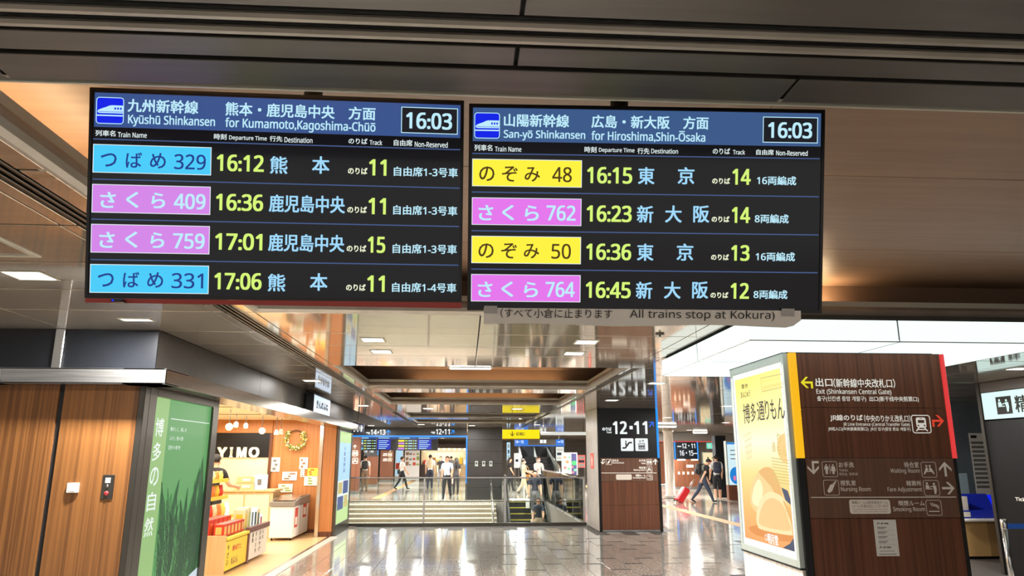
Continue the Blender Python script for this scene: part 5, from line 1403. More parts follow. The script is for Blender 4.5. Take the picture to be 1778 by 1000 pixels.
obj('lettering', q, 'navy_ink', lt)
sg = thing('band_sign', (-2.68, 13.4, 2.366), 'small white illuminated sign with black lettering above the steel band', 'sign')
q = MB(); q.box(-2.74, -2.60, 12.66, 14.2, 2.366, 2.70, .004); obj('case', q, 'black_metal', sg)
SG = Plane((-2.599, 12.68, 2.372), (0, 1, 0), (0, 0, 1)); glow('sign_paleblue', (206, 230, 255), 1.1)
q = MB(); rect_uv(q, SG, 0, 1.5, 0, .30, .001); obj('lit_face', q, 'sign_paleblue', sg)
q = MB(); write_uv(q, SG, 'きんのふね', .2, 1.3, .09, .22, .012, .003, res=2); obj('lettering', q, 'ink_black', sg)

hsn = thing('pictogram_sign', (-2.3, 18.0, 2.3), 'small dark blue hanging sign with white pictograms at the end of the shop', 'sign')
p0, p1 = at_y(611, 752, 18.0), at_y(632, 735.5, 18.0)
mat('sign_navy', (40, 44, 84), .4)
q = MB(); q.box(p0.x, p1.x, 18.0, 18.08, p0.z, p1.z, .004); obj('case', q, 'sign_navy', hsn)
HSn = Plane((p0.x, 17.999, p0.z), (1, 0, 0), (0, 0, 1)); W, H = p1.x - p0.x, p1.z - p0.z
for k in range(3):
    q = MB(); man(q, HSn, W * (.2 + .3 * k), H * .14, H * .72, .002, 0, k == 1); obj('pictogram', q, 'bright_sign', hsn)
q = MB(); q.box((p0.x + p1.x) / 2 - .015, (p0.x + p1.x) / 2 + .015, 18.02, 18.06, p1.z, ZC - .001); obj('hanger', q, 'steel_dark', hsn)
# ================================================================== far part of the concourse
wb = MB(); wb.box(-16, 18, 60, 60.1, 0, 3.3); noisy('far_wall', (150, 142, 132), (166, 158, 148), (1, 1, 1), 3, 1.5, .5); obj('wall_back', wb, 'far_wall', kind='structure', label='pale far end wall of the station concourse')
wb = MB(); wb.box(16, 16.1, -9, 60, 0, 3.3); obj('wall_right', wb, 'far_wall', kind='structure', label='pale side wall at the far right of the concourse')
wb = MB(); wb.box(-14.1, -14, 18.5, 60, 0, 3.3); obj('wall_far_left', wb, 'far_wall', kind='structure', label='pale side wall behind the stairs at the far left')
wb = MB(); wb.box(-14, -3.06, 18.2, 18.3, 0, ZC); obj('wall_behind_shop', wb, 'bronze_panel', kind='structure', label='dark wall behind the snack shop next to the stair well')
# ---- portal over the stairs: dark fascia, blue LED line, dark end wall
PY = 29.2
pf = thing('portal_fascia', (-3, PY, 2.42), 'dark fascia with white track numbers and blue light line over the stairs', 'sign')
mat('charcoal', (46, 42, 42), .45)
for a, c in ((-9, -2.2), (-2.2, .03)):
    q = MB(); q.box(a, c, PY, PY + .25, 2.435, ZC - .003, .003); obj('fascia_panel', q, 'charcoal', pf)
q = MB(); q.box(-9, .0, PY - .02, PY + .08, 2.37, 2.43, .004); obj('blue_light_line', q, 'led_blue', pf)
q = MB(); q.box(.0, .055, PY - .02, PY + .08, .62, 2.43, .004); obj('blue_light_line', q, 'led_blue', pf)
q = MB(); q.box(.0, .055, PY - .02, PY + .08, 0, .615, .004); obj('side_jamb', q, 'charcoal', pf)
PP = Plane((0, PY - .001, 0), (1, 0, 0), (0, 0, 1))
for body, xl, xr, yt, yb in (('14', 643.5, 654.5, 746, 754.5), ('13', 659, 669.5, 746, 754.5), ('12', 757, 767, 745, 754), ('11', 771.5, 781, 745, 754)):
    q = MB(); write(q, PP, body, xl, xr, yt, yb, .009, .006, res=2); obj('lettering', q, 'bright_sign', pf)
for xl, xr, yt, yb in ((655.4, 658, 749, 752), (768, 770.6, 748.6, 751.6), (635.5, 642.5, 750.3, 752), (748.5, 755.5, 749.6, 751.4), (638.5, 642.5, 752.6, 753.6), (751, 755, 752, 753)):
    q = MB(); rect_uv(q, PP, *px_rect(PP, xl, xr, yt, yb), .006); obj('small_print', q, 'bright_sign', pf)
arrow_px('direction_arrow', 'led_blue', 670.5, 678, 745.5, 755.5, math.pi / 2, pl=PP, par=pf, k=.6)
arrow_px('direction_arrow', 'led_blue', 782.5, 789.5, 745, 754, math.pi / 4, pl=PP, par=pf, k=.6)
dw = thing('wall_portal', (1.1, PY + .4, 0), 'dark charcoal end wall between the stairs and the escalator hall', None, None, 'structure')
noisy('dark_stone', (38, 34, 33), (45, 40, 39), (1, 1, 8), 3, 3.0, .4)
for k in range(6):
    q = MB(); q.box(.06, 1.42, PY, PY + .7, k * .4565 + .002, (k + 1) * .4565 - .002, .004); obj('stone_course', q, 'dark_stone', dw)
for x in (.42, .70, .98):
    t = thing('wall_plate', (x, PY, 1.28), {.42: 'small grey plate nearest the blue light on the dark wall', .70: 'middle small grey plate on the dark wall', .98: 'small grey plate furthest from the blue light on the dark wall'}[x], 'plate', 'small plates on the dark end wall')
    q = MB(); q.box(x - .06, x + .06, PY - .015, PY, 1.26, 1.46, .006); obj('cover', q, 'case_grey', t)
    q = MB(); q.box(x - .03, x + .03, PY - .02, PY - .015, 1.33, 1.42, .003); obj('button', q, 'steel_dark', t)
# ---- five far departure screens
def far_screen(x0, x1, z0, z1, Y, label, scheme):
    t = thing('far_departure_screen', ((x0 + x1) / 2, Y, z0), label, 'display board', 'far departure screens')
    q = MB(); q.box(x0, x1, Y, Y + .08, z0, z1, .006); obj('housing', q, 'bezel', t)
    sp_ = Plane((x0, Y - .001, z0), (1, 0, 0), (0, 0, 1)); W, H = x1 - x0, z1 - z0
    q = MB(); rect_uv(q, sp_, .02, W - .02, H * .82, H - .03, .001); obj('header_band', q, 'hdr_blue', t)
    if scheme == 'blue':
        q = MB(); rect_uv(q, sp_, .02, W * .68, .05, H * .80, .001); obj('blue_notice', q, 'far_blue', t)
        for k in range(5):
            q = MB(); rect_uv(q, sp_, W * .08, W * (.45 + .04 * ((k * 7) % 5)), H * (.12 + .14 * k), H * (.17 + .14 * k), .002); obj('text_line', q, 'ice', t)
    else:
        for k in range(4):
            z = H * (.64 - .19 * k)
            q = MB(); rect_uv(q, sp_, .02, W * .34, z, z + H * .13, .001); obj('train_tag', q, scheme[k % len(scheme)], t)
            for a, c, m_ in ((.38, .5, 'lime'), (.54, .74, 'ice'), (.78, .84, 'lime'), (.87, .97, 'ice')):
                q = MB(); rect_uv(q, sp_, W * a, W * c, z + H * .035, z + H * .1, .001); obj('text_line', q, m_, t)
    q = MB(); rect_uv(q, sp_, .05, W * .6, H * .88, H * .93, .002); obj('header_text', q, 'ice', t)
    q = MB(); q.tube([((x0 + x1) / 2, Y + .04, z1), ((x0 + x1) / 2, Y + .04, ZC - .001)], .03, 8); obj('hanging_pole', q, 'steel_dark', t)
glow('far_blue', (40, 50, 200), .9)
for k, (a, c, lb, sc_) in enumerate(((619, 653, 'far screen of train rows nearest the shop poster case', ['tag_cyan', 'softwhite', 'rule_blue']), (655, 689, 'far screen with a small blue notice and dark field', 'blue'), (691, 724, 'far screen of train rows above the white poster wall', ['tag_yellow', 'tag_pink']), (725, 760, 'far screen filled with a large blue notice', 'blue'))):
    p0 = at_y(a, 761, 36); p1 = at_y(c, 782, 36)
    far_screen(p0.x, p1.x, p1.z, 2.55, 36, lb, sc_)
# ---- far sign pillars
def far_pillar(name, xl, xr, yb, Y, label, top, zt=ZC, split=1.62, dep=.35):
    p0, p1 = at_y(xl, yb, Y), at_y(xr, yb, Y)
    t = thing(name, ((p0.x + p1.x) / 2, Y + .5, 0), label, 'pillar', 'far sign pillars')
    q = MB(); q.box(p0.x, p1.x, Y, Y + dep, .12, split, .006); obj('wood_face', q, 'brown_wood', t)
    q = MB(); q.box(p0.x - .01, p1.x + .01, Y - .01, Y + dep + .01, 0, .12, .004); obj('kick_plate', q, 'steel', t)
    q = MB(); q.box(p0.x, p1.x, Y, Y + dep, split, zt, .006); obj('upper_face', q, top, t)
    return t, Plane((p0.x, Y - .001, 0), (1, 0, 0), (0, 0, 1)), p1.x - p0.x
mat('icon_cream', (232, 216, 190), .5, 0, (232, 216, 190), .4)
t, pl, W = far_pillar('toilet_pillar', 607, 623, 829, 34, 'narrow brown pillar with white toilet and waiting room pictograms', 'brown_wood')
for kind, yt, yb in (('toilet', 782, 792), ('wait', 795, 805)):
    q = MB(); r4 = px_rect(pl, 612, 621.5, yt, yb); pict_box(q, pl, r4, .02, .004); pict(q, pl, kind, r4, .004); obj(kind + '_pictogram', q, 'icon_cream', t)
arrow_px('direction_arrow', 'icon_cream', 613.5, 619, 771, 779.5, math.pi / 2, pl=pl, par=t, k=.6)
t, pl, W = far_pillar('track_pillar', 630, 654.5, 829, 42, 'brown pillar with a grey head reading 15 behind the backpack man', 'charcoal')
q = MB(); write(q, pl, '15', 641, 649, 779.5, 785, .03, .004, res=2); write(q, pl, '16', 631, 638, 779.5, 785, .03, .004, res=2); obj('lettering', q, 'bright_sign', t)
q = MB(); q.box(pl.o.x + W - .03, pl.o.x + W + .02, 41.97, 42.05, 1.7, ZC, .004); obj('blue_light_strip', q, 'led_blue', t)
t, pl, W = far_pillar('toilet_pillar', 659, 682, 827, 50, 'wide brown pillar with white toilet pictograms between far screens', 'brown_wood')
for kind, yt, yb in (('toilet', 786, 792.5), ('wait', 795, 801)):
    q = MB(); r4 = px_rect(pl, 674, 680.5, yt, yb); pict_box(q, pl, r4, .02, .004); pict(q, pl, kind, r4, .004); obj(kind + '_pictogram', q, 'icon_cream', t)
    q = MB(); rect_uv(q, pl, *px_rect(pl, 665.5, 672.5, yt + 1, yt + 3), .004); rect_uv(q, pl, *px_rect(pl, 664.5, 672.5, yt + 4, yt + 5.4), .004); obj('text_line', q, 'icon_cream', t)
arrow_px('direction_arrow', 'icon_cream', 674, 680, 778, 784, 0, pl=pl, par=t, k=.6)
# ---- white poster wall and far kiosk
p0, p1 = at_y(701.5, 829, 53), at_y(727.5, 829, 53)
t = thing('poster_wall', ((p0.x + p1.x) / 2, 53, 0), 'white wall of guide maps behind the person with the shoulder bag', 'poster wall')
q = MB(); q.box(p0.x, p1.x, 53, 53.2, 0, 2.3, .006); obj('panel', q, 'white_paint', t)
MP = Plane((p0.x, 52.999, 0), (1, 0, 0), (0, 0, 1)); rr = random.Random(2)
for k in range(12):
    u, v = .08 + (k % 4) * .25, 1.0 + (k // 4) * .36
    q = MB(); rect_uv(q, MP, u, u + rr.uniform(.12, .22), v, v + rr.uniform(.08, .26), .004); obj('map_print', q, ('print_brown', 'print_grey', 'print_red', 'print_green')[k % 4], t)
p0, p1 = at_y(685, 827, 53), at_y(699, 827, 53)
t = thing('blue_notice_case', ((p0.x + p1.x) / 2, 53, 0), 'pale blue lit notice case left of the white map wall', 'poster')
q = MB(); q.box(p0.x, p1.x, 53, 53.15, 0, 2.2, .006); obj('case', q, 'white_paint', t)
MP = Plane((p0.x, 52.999, 0), (1, 0, 0), (0, 0, 1))
for v0, v1, m_ in ((1.2, 2.1, 'lp_blue'), (.75, 1.15, 'print_red'), (.3, .7, 'lp_blue')):
    q = MB(); rect_uv(q, MP, .06, p1.x - p0.x - .06, v0, v1, .004); obj('lit_sheet', q, m_, t)
p0, p1 = at_y(728, 829, 54), at_y(812, 829, 54)
t = thing('far_kiosk', ((p0.x + p1.x) / 2, 54.6, 0), 'brightly lit far kiosk with shelves behind the walkers', 'kiosk')
glow('kiosk_cream', (255, 236, 190), .95); mat('kiosk_dark', (62, 44, 34), .5)
q = MB(); q.box(p0.x, p1.x, 55.5, 55.6, 0, 2.4, .004); obj('back_panel', q, 'cream_wall', t)
q = MB(); q.box(p0.x, p1.x, 54, 54.3, 2.2, 2.5, .006); obj('lintel', q, 'kiosk_dark', t)
q = MB(); q.box(p0.x, p0.x + .9, 54, 54.6, 0, 1.05, .006); obj('counter', q, 'kiosk_dark', t)
q = MB(); q.box(p0.x + 1.4, p1.x - .1, 54, 54.6, 0, .95, .006); obj('counter', q, 'counter_wood', t)
q = MB(); q.box(p0.x + .2, p1.x - .2, 54.28, 54.32, 1.9, 2.18, .004); obj('lit_menu', q, 'kiosk_cream', t)
for k in range(9):
    x = p0.x + .25 + k * (p1.x - p0.x - .5) / 8
    q = MB(); q.ball((x, 54.1, 2.13), .07, 8, 6); obj('bulb', q, 'lamp_warm', t, True)
for k in range(10):
    x = p0.x + .2 + k * .33
    q = MB(); q.box(x, x + .22, 55.2, 55.48, 1.05, 1.35 + .1 * (k % 3), .01); obj('goods', q, ('box_red', 'box_cream', 'print_brown', 'box_yellow', 'box_white')[k % 5], t)
area('kiosk_light', ((p0.x + p1.x) / 2, 54.9, 2.35), 2.5, .8, 60, (1, .88, .66))
# ---- yellow sign hanging over the escalator
p0, p1 = at_y(872.5, 761.5, 24), at_y(937, 746, 24)
t = thing('yellow_sign', ((p0.x + p1.x) / 2, 24, p0.z), 'bright yellow exit sign hanging under the ceiling over the escalator', 'sign')
glow('lit_yellow', (255, 232, 10), 1.0)
q = MB(); q.box(p0.x, p1.x, 24, 24.16, p0.z, p1.z, .006); obj('lit_case', q, 'lit_yellow', t)
q = MB(); q.box(p0.x, p1.x, 23.99, 24.17, p0.z - .03, p0.z - .001, .004); obj('bottom_trim', q, 'tactile', t)
YSn = Plane((0, 23.998, 0), (1, 0, 0), (0, 0, 1))
arrow_px('direction_arrow', 'plate_brown', 886, 893, 749, 757.5, -math.pi / 2, pl=YSn, par=t, k=.6)
q = MB(); write(q, YSn, '出口 改札口', 896, 911, 750.5, 756, .006, .003, res=1); obj('lettering', q, 'print_brown', t)
for x in (p0.x + .2, p1.x - .2):
    q = MB(); q.tube([(x, 24.08, p1.z), (x, 24.08, ZC - .001)], .02, 8); obj('hanger', q, 'steel_dark', t)
# white pipe beam beside it, its brightness put in as glow
p0, p1 = at_y(939, 752.5, 26), at_y(1018, 752.5, 26)
t = thing('white_pipe_beam', ((p0.x + p1.x) / 2, 26, p0.z - .06), 'long white pipe beam with added glow beside the yellow sign', 'lamp')
q = MB(); q.tube([(p0.x, 26, p0.z), (p1.x, 26, p0.z)], .055, 12); glow('tube_soft', (232, 232, 224), .9); obj('tube', q, 'tube_soft', t, True)
for x in (p0.x + .1, p1.x - .1):
    q = MB(); q.tube([(x, 26, p0.z), (x, 26, ZC - .001)], .015, 8); obj('hanger', q, 'steel_dark', t)
# ---- blue far signs
glow('lit_blue', (24, 120, 226), 1.0)
p0, p1 = at_y(893, 772.5, 40), at_y(980, 762.5, 40)
t = thing('far_blue_sign', ((p0.x + p1.x) / 2, 40, p0.z), 'long blue track sign reading 14 and 13 above the far escalators', 'sign')
q = MB(); q.box(p0.x, p1.x, 40, 40.15, p0.z, p1.z, .006); obj('case', q, 'steel_dark', t)
BSn = Plane((0, 39.998, 0), (1, 0, 0), (0, 0, 1))
for a, c in ((893.5, 917), (965, 979.5)):
    q = MB(); rect_uv(q, BSn, *px_rect(BSn, a, c, 763, 772.2), .003); obj('lit_face', q, 'lit_blue', t)
q = MB(); write(q, BSn, '14・13', 895, 909, 764.8, 769.5, .01, .006, res=2); obj('lettering', q, 'bright_sign', t)
for a in (937.5, 943.5):
    q = MB(); rect_uv(q, BSn, *px_rect(BSn, a, a + 5, 763.5, 769.5), .006); obj('pictogram_tile', q, 'bright_sign', t)
q = MB(); rect_uv(q, BSn, *px_rect(BSn, 968, 973, 766.5, 768), .006); write(q, BSn, '13', 973.5, 978, 764.5, 769, .008, .006, res=1); obj('lettering', q, 'bright_sign', t)
q = MB(); q.box(p0.x, p1.x, 39.97, 40.0, p0.z - .06, p0.z - .005, .003); obj('blue_light_line', q, 'lit_blue', t)
for x in (p0.x + .3, p1.x - .3):
    q = MB(); q.tube([(x, 40.08, p1.z), (x, 40.08, ZC - .001)], .02, 8); obj('hanger', q, 'steel_dark', t)
# ---- far escalators climbing away
t = thing('far_escalator', (6.2, 47, 0), 'pair of far escalators rising into a dark opening', 'escalator')
pa, pb = at_y(905, 812, 46), at_y(972, 778, 46)
q = MB(); q.box(pa.x, pb.x, 49, 49.3, 0, 2.35, .004); obj('dark_opening', q, 'black_panel', t)
for px0, px1 in ((910, 902), (938, 928), (972, 950)):
    a = at_y(px0, 823, 44); c = at_y(px1, 776, 49)
    q = MB(); q.prism([(a.x - .04, 44, .0), (a.x - .04, 44, .95), (c.x - .04, 48.9, 2.3), (c.x - .04, 48.9, 1.3)], (.08, 0, 0)); obj('glass_side', q, 'case_grey', t)
    q = MB(); q.tube([(a.x, 43.9, .95), (c.x, 48.9, 2.32)], .05, 8); obj('moving_handrail', q, 'steel_bright', t, True)
for k in range(8):
    q = MB(); q.box(at_y(912, 800, 46).x, at_y(960, 800, 46).x, 44.4 + k * .4, 44.8 + k * .4, k * .2, k * .2 + .2, .01); obj('escalator_step', q, 'esc_step', t)
# ---- colourful poster screen and signs by the escalator
p0, p1 = at_y(976, 826, 34), at_y(1002, 786, 34)
t = thing('garden_poster', ((p0.x + p1.x) / 2, 34, 0), 'large framed colourful flower poster beside the escalator', 'poster')
q = MB(); q.box(p0.x, p1.x, 34, 34.1, p0.z - .4, p1.z, .006); obj('frame', q, 'white_paint', t)
q = MB(); q.box(p0.x + .1, p0.x + .16, 34.02, 34.08, 0, p0.z - .4, .004); q.box(p1.x - .16, p1.x - .1, 34.02, 34.08, 0, p0.z - .4, .004); obj('stand', q, 'steel_dark', t)
GPn = Plane((p0.x, 33.999, p0.z), (1, 0, 0), (0, 0, 1)); W, H = p1.x - p0.x, p1.z - p0.z
q = MB(); rect_uv(q, GPn, .03, W * .62, .03, H - .03, .003); mat('poster_grey', (168, 164, 156), .6); obj('grey_print', q, 'poster_grey', t)
q = MB(); rect_uv(q, GPn, W * .62, W - .03, .03, H - .03, .003); mat('poster_navy', (40, 40, 86), .6); obj('dark_print', q, 'poster_navy', t)
mat('poster_emerald', (40, 170, 70), .5, 0, (40, 170, 70), .2); mat('poster_rose', (190, 90, 90), .6); mat('poster_teal', (80, 140, 110), .6)
for u, v, r_, m_ in ((.8, .55, .16, 'poster_emerald'), (.68, .38, .08, 'poster_rose'), (.85, .25, .1, 'poster_teal'), (.72, .15, .07, 'poster_rose'), (.35, .6, .12, 'print_brown'), (.5, .8, .08, 'poster_teal'), (.2, .35, .1, 'poster_rose'), (.45, .3, .1, 'poster_teal'), (.2, .8, .09, 'print_brown')):
    q = MB(); shape(q, GPn, disc(W * u, H * v, W * r_, 16, H * r_ * .6), .005); obj('flower_print', q, m_, t)
# ---- glazed ticket gate fence and timetable panels behind the escalator head
for k, (a, c, yt, yb, Y, m_, lb) in enumerate(((880, 886, 768, 800, 38, 'lp_blue', 'pale blue lit panel left of the far escalators'), (893, 902, 787, 812, 36, 'white_paint', 'white framed timetable stand left of the far escalators'), (966, 979, 776, 800, 44, 'lp_white', 'white lit panel right of the far escalators'), (1003, 1016, 790, 812, 38, 'poster_rose', 'red notice panel beside the stone column'))):
    p0, p1 = at_y(a, yb, Y), at_y(c, yt, Y)
    t = thing('notice_stand', ((p0.x + p1.x) / 2, Y, 0), lb, 'panel')
    q = MB(); q.box(p0.x, p1.x, Y, Y + .1, p0.z, p1.z, .006); obj('face', q, m_, t)
    q = MB(); q.box(p0.x, p0.x + .06, Y + .02, Y + .08, 0, p0.z, .004); q.box(p1.x - .06, p1.x, Y + .02, Y + .08, 0, p0.z, .004); obj('legs', q, 'steel_dark', t)
    for j in range(3):
        q = MB(); q.box(p0.x + .05, p1.x - .05, Y - .006, Y, p0.z + (p1.z - p0.z) * (.1 + .3 * j), p0.z + (p1.z - p0.z) * (.3 + .3 * j)); obj('print', q, ('print_grey', 'black_panel', 'print_grey')[j], t)
# ================================================================== right hall
t, pl, W = far_pillar('track_pillar', 1174, 1216, 848, 38, 'brown sign pillar reading 12 11 and 16 15 in the right hall', 'black_panel', 2.5, 1.5)
for x in (0.0, W - .06):
    q = MB(); q.box(pl.o.x + x, pl.o.x + x + .06, 37.97, 38.05, 1.5, 2.5, .004); obj('blue_light_strip', q, 'led_blue', t)
for body, xl, xr, yt, yb in (('12・11', 1184, 1207, 770, 778), ('16・15', 1180, 1204, 782, 791)):
    q = MB(); write(q, pl, body, xl, xr, yt, yb, .009, .004, res=2); obj('lettering', q, 'bright_sign', t)
for xl, xr, yt, yb, m_ in ((1176, 1183, 774, 776, 'bright_sign'), (1204.5, 1211, 786.5, 788, 'bright_sign'), (1192, 1204, 807, 811.5, 'sign_grey'), (1176, 1190, 797, 799.5, 'sign_grey'), (1200, 1212, 797, 799.5, 'sign_grey')):
    q = MB(); rect_uv(q, pl, *px_rect(pl, xl, xr, yt, yb), .004); obj('small_print', q, m_, t)
for k in range(4):
    q = MB(); rect_uv(q, pl, *px_rect(pl, 1177 + 8 * k, 1180.5 + 8 * k, 819, 823.5), .004); obj('pictogram_tile', q, 'icon_cream', t)
c0 = at_y(1165, 868, 30)
t = thing('round_column', (c0.x, 30, 0), 'white round column left of the far track pillar', 'column')
q = MB(); q.lathe((c0.x, 30, 0), [(.23, 0), (.23, .12), (.19, .14), (.19, ZC - .15), (.22, ZC - .12), (.22, ZC - .002)], 20); obj('shaft', q, 'marble_pale', t, True)
q = MB(); q.lathe((c0.x, 30, 0), [(.24, 0), (.24, .1), (.235, .11)], 20); obj('base_ring', q, 'steel', t, True)
# fascia with red light line
t = thing('hall_fascia', (11, 34, 2.4), 'grey hall fascia with gold lettering and a red light line', 'sign')
q = MB(); q.box(7.5, 15.5, 34, 34.2, 2.34, ZC - .012, .005); mat('grey_fascia', (96, 92, 88), .4); obj('panel', q, 'grey_fascia', t)
q = MB(); q.box(7.5, 15.5, 33.97, 34.05, 2.3, 2.335, .004); obj('red_light_line', q, 'strip_red', t)
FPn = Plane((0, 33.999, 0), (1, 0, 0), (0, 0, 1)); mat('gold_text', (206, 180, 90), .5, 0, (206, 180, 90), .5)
q = MB(); write(q, FPn, '11号のりば', 1265, 1279, 745, 750, .012, .004, res=1); obj('lettering', q, 'gold_text', t)
# small green exit sign
p0 = at_y(1228, 779, 36); p1 = at_y(1243, 769, 36)
t = thing('exit_light', ((p0.x + p1.x) / 2, 36, p0.z), 'small green emergency exit light in the right hall', 'exit sign')
glow('exit_green', (120, 230, 200), 1.0)
q = MB(); q.box(p0.x, p1.x, 36, 36.08, p0.z, p1.z, .004); obj('lit_case', q, 'exit_green', t)
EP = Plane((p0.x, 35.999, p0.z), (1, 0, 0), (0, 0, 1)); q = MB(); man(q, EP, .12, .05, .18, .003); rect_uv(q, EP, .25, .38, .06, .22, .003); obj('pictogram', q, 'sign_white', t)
q = MB(); q.tube([((p0.x + p1.x) / 2, 36.04, p1.z), ((p0.x + p1.x) / 2, 36.04, ZC - .001)], .015, 6); obj('hanger', q, 'steel_dark', t)
# lit posters at the right
def lit_case(xl, xr, yt, yb, Y, label, face, base='black_panel'):
    p0, p1 = at_y(xl, yb, Y), at_y(xr, yt, Y)
    t = thing('lit_poster_case', ((p0.x + p1.x) / 2, Y, 0), label, 'poster', 'lit poster cases in the right hall')
    q = MB(); q.box(p0.x - .04, p1.x + .04, Y, Y + .25, 0, p0.z, .006); obj('plinth', q, base, t)
    q = MB(); q.box(p0.x - .04, p1.x + .04, Y + .01, Y + .25, p0.z, p1.z + .05, .006); obj('case', q, 'case_grey', t)
    pl = Plane((p0.x, Y + .009, p0.z), (1, 0, 0), (0, 0, 1)); W, H = p1.x - p0.x, p1.z - p0.z
    q = MB(); rect_uv(q, pl, 0, W, 0, H, .002); obj('lit_sheet', q, face, t)
    return t, pl, W, H
glow('lp_pale', (214, 240, 248), 1.0); glow('lp_ocean', (30, 130, 210), 1.0); glow('lp_coral', (220, 120, 170), 1.0); glow('lp_skyblue', (60, 140, 220), 1.0)
t, pl, W, H = lit_case(1266.5, 1287, 768, 842, 28.6, 'pale lit poster with a round blue ocean picture', 'lp_pale', 'brown_wood')
q = MB(); shape(q, pl, disc(W * .5, H * .22, W * .42, 24, H * .2), .005); obj('ocean_print', q, 'lp_ocean', t)
for u, v, r_ in ((.4, .16, .1), (.6, .12, .08), (.55, .3, .07)):
    q = MB(); shape(q, pl, disc(W * u, H * v, W * r_, 12, H * r_ * .6), .007); obj('coral_print', q, 'lp_coral' if v < .2 else 'lp_skyblue', t)
q = MB(); rect_uv(q, pl, 0, W, H * .95, H, .005); obj('blue_band', q, 'lp_skyblue', t)
for k in range(3):
    q = MB(); rect_uv(q, pl, W * .2, W * .8, H * (.6 + .1 * k), H * (.62 + .1 * k), .005); obj('text_line', q, 'print_grey', t)
t, pl, W, H = lit_case(1243.5, 1252, 775, 822, 40, 'narrow pale lit poster behind the man with the backpack', 'lp_pale')
t, pl, W, H = lit_case(1222, 1240, 786, 816, 46, 'warm lit shop window behind the man with the suitcase', 'kiosk_cream')
for k in range(6):
    q = MB(); shape(q, pl, disc(W * (.15 + .14 * k), H * (.3 + .2 * (k % 3)), W * .08), .005); obj('goods_print', q, ('box_orange', 'box_red', 'leaf_green')[k % 3], t)
p0, p1 = at_y(1253, 840, 30), at_y(1267, 772, 30)
q = MB(); q.box(p0.x, p1.x + .02, 30.5, 30.9, 0, 2.5, .006); obj('wall_hall_pier', q, 'black_panel', kind='structure', label='dark pier beside the ocean poster')
q = MB(); q.box(11.2, 15.9, 30.2, 30.4, 0, ZC - .002); obj('wall_hall_side', q, 'dark_stone', kind='structure', label='dark wall right of the ocean poster')
p0, p1 = at_y(1146, 845, 42), at_y(1157, 770, 42)
t = thing('brown_kiosk', ((p0.x + p1.x) / 2, 42.4, 0), 'brown panelled block beyond the stone column in the right hall', 'kiosk')
q = MB(); q.box(p0.x - 1.2, p1.x, 42, 43, .1, 2.4, .006); obj('panel', q, 'brown_wood', t)
q = MB(); q.box(p0.x - 1.21, p1.x + .01, 41.99, 43.01, 0, .1, .006); obj('kick_plate', q, 'steel', t)
# long lamps in the right hall ceiling
for k, (a, c, yy, Y) in enumerate(((1142, 1175, 751.5, 26), (1205, 1228, 752, 33))):
    p0, p1 = at_y(a, yy, Y), at_y(c, yy, Y)
    t = thing('hall_tube_lamp', ((p0.x + p1.x) / 2, Y, ZC - .1), ('white tube lamp near the round column', 'white tube lamp in front of the grey hall fascia')[k], 'lamp', 'tube lamps of the right hall')
    q = MB(); q.box(p0.x, p1.x, Y, Y + .12, ZC - .08, ZC - .03, .01); obj('tube', q, 'lamp_white', t)
    q = MB(); q.box(p0.x - .03, p1.x + .03, Y - .02, Y + .14, ZC - .03, ZC - .001, .004); obj('holder', q, 'white_paint', t)

# ================================================================== fare adjustment booth at the right edge
BXW = 7.77
bt = thing('fare_booth', (8.3, 8.5, 0), 'black fare adjustment booth with white lit sign behind the brown pillar', 'booth')
mat('booth_black', (11, 11, 13), .35, spec=.3)
for a, c in ((5.2, 7.9), (7.9, 10.62)):
    q = MB(); q.box(BXW, BXW + .12, a + .003, c - .003, 0, 2.17, .004); obj('black_panel', q, 'booth_black', bt)
q = MB(); q.box(BXW - .02, BXW + .14, 10.62, 10.68, 0, ZC - .004, .004); obj('corner_post', q, 'steel_dark', bt)
q = MB(); q.box(BXW, BXW + .12, 5.2, 10.62, 2.18, 2.59, .004); obj('sign_case', q, 'booth_black', bt)
q = MB(); q.box(BXW, BXW + .12, 5.2, 10.62, 2.59, ZC - .004, .004); obj('header', q, 'grey_fascia', bt)
BPl = Plane((BXW - .002, 10.6, 2.19), (0, -1, 0), (0, 0, 1)); glow('booth_white', (224, 255, 250), 1.0)
q = MB(); rect_uv(q, BPl, 0, 5.3, 0, .39, .001); obj('lit_face', q, 'booth_white', bt)
BQ = Plane((BXW - .004, 10.6, 2.19), (0, -1, 0), (0, 0, 1))
a = px_rect(BQ, 1730, 1757, 688, 719); q = MB(); rect_uv(q, BQ, *a, .001); ic = obj('icon_tile', q, 'ink_black', bt)
q = MB(); pict(q, BQ, 'fare', a, .003); obj('pictogram', q, 'booth_white', ic)
q = MB(); write(q, BQ, '精', 1762, 1785, 686, 715, .006, .001); obj('lettering', q, 'ink_black', bt)
q = MB(); u0 = BQ.uv(1785, 700)[0]; write_uv(q, BQ, '算所', u0 + .12, u0 + .75, .06, .33, .006, .001); obj('lettering', q, 'ink_black', bt)
q = MB(); write(q, BQ, 'Ticket', 1763, 1790, 864, 870, .002, .001, res=1); obj('lettering', q, 'sign_grey', bt)
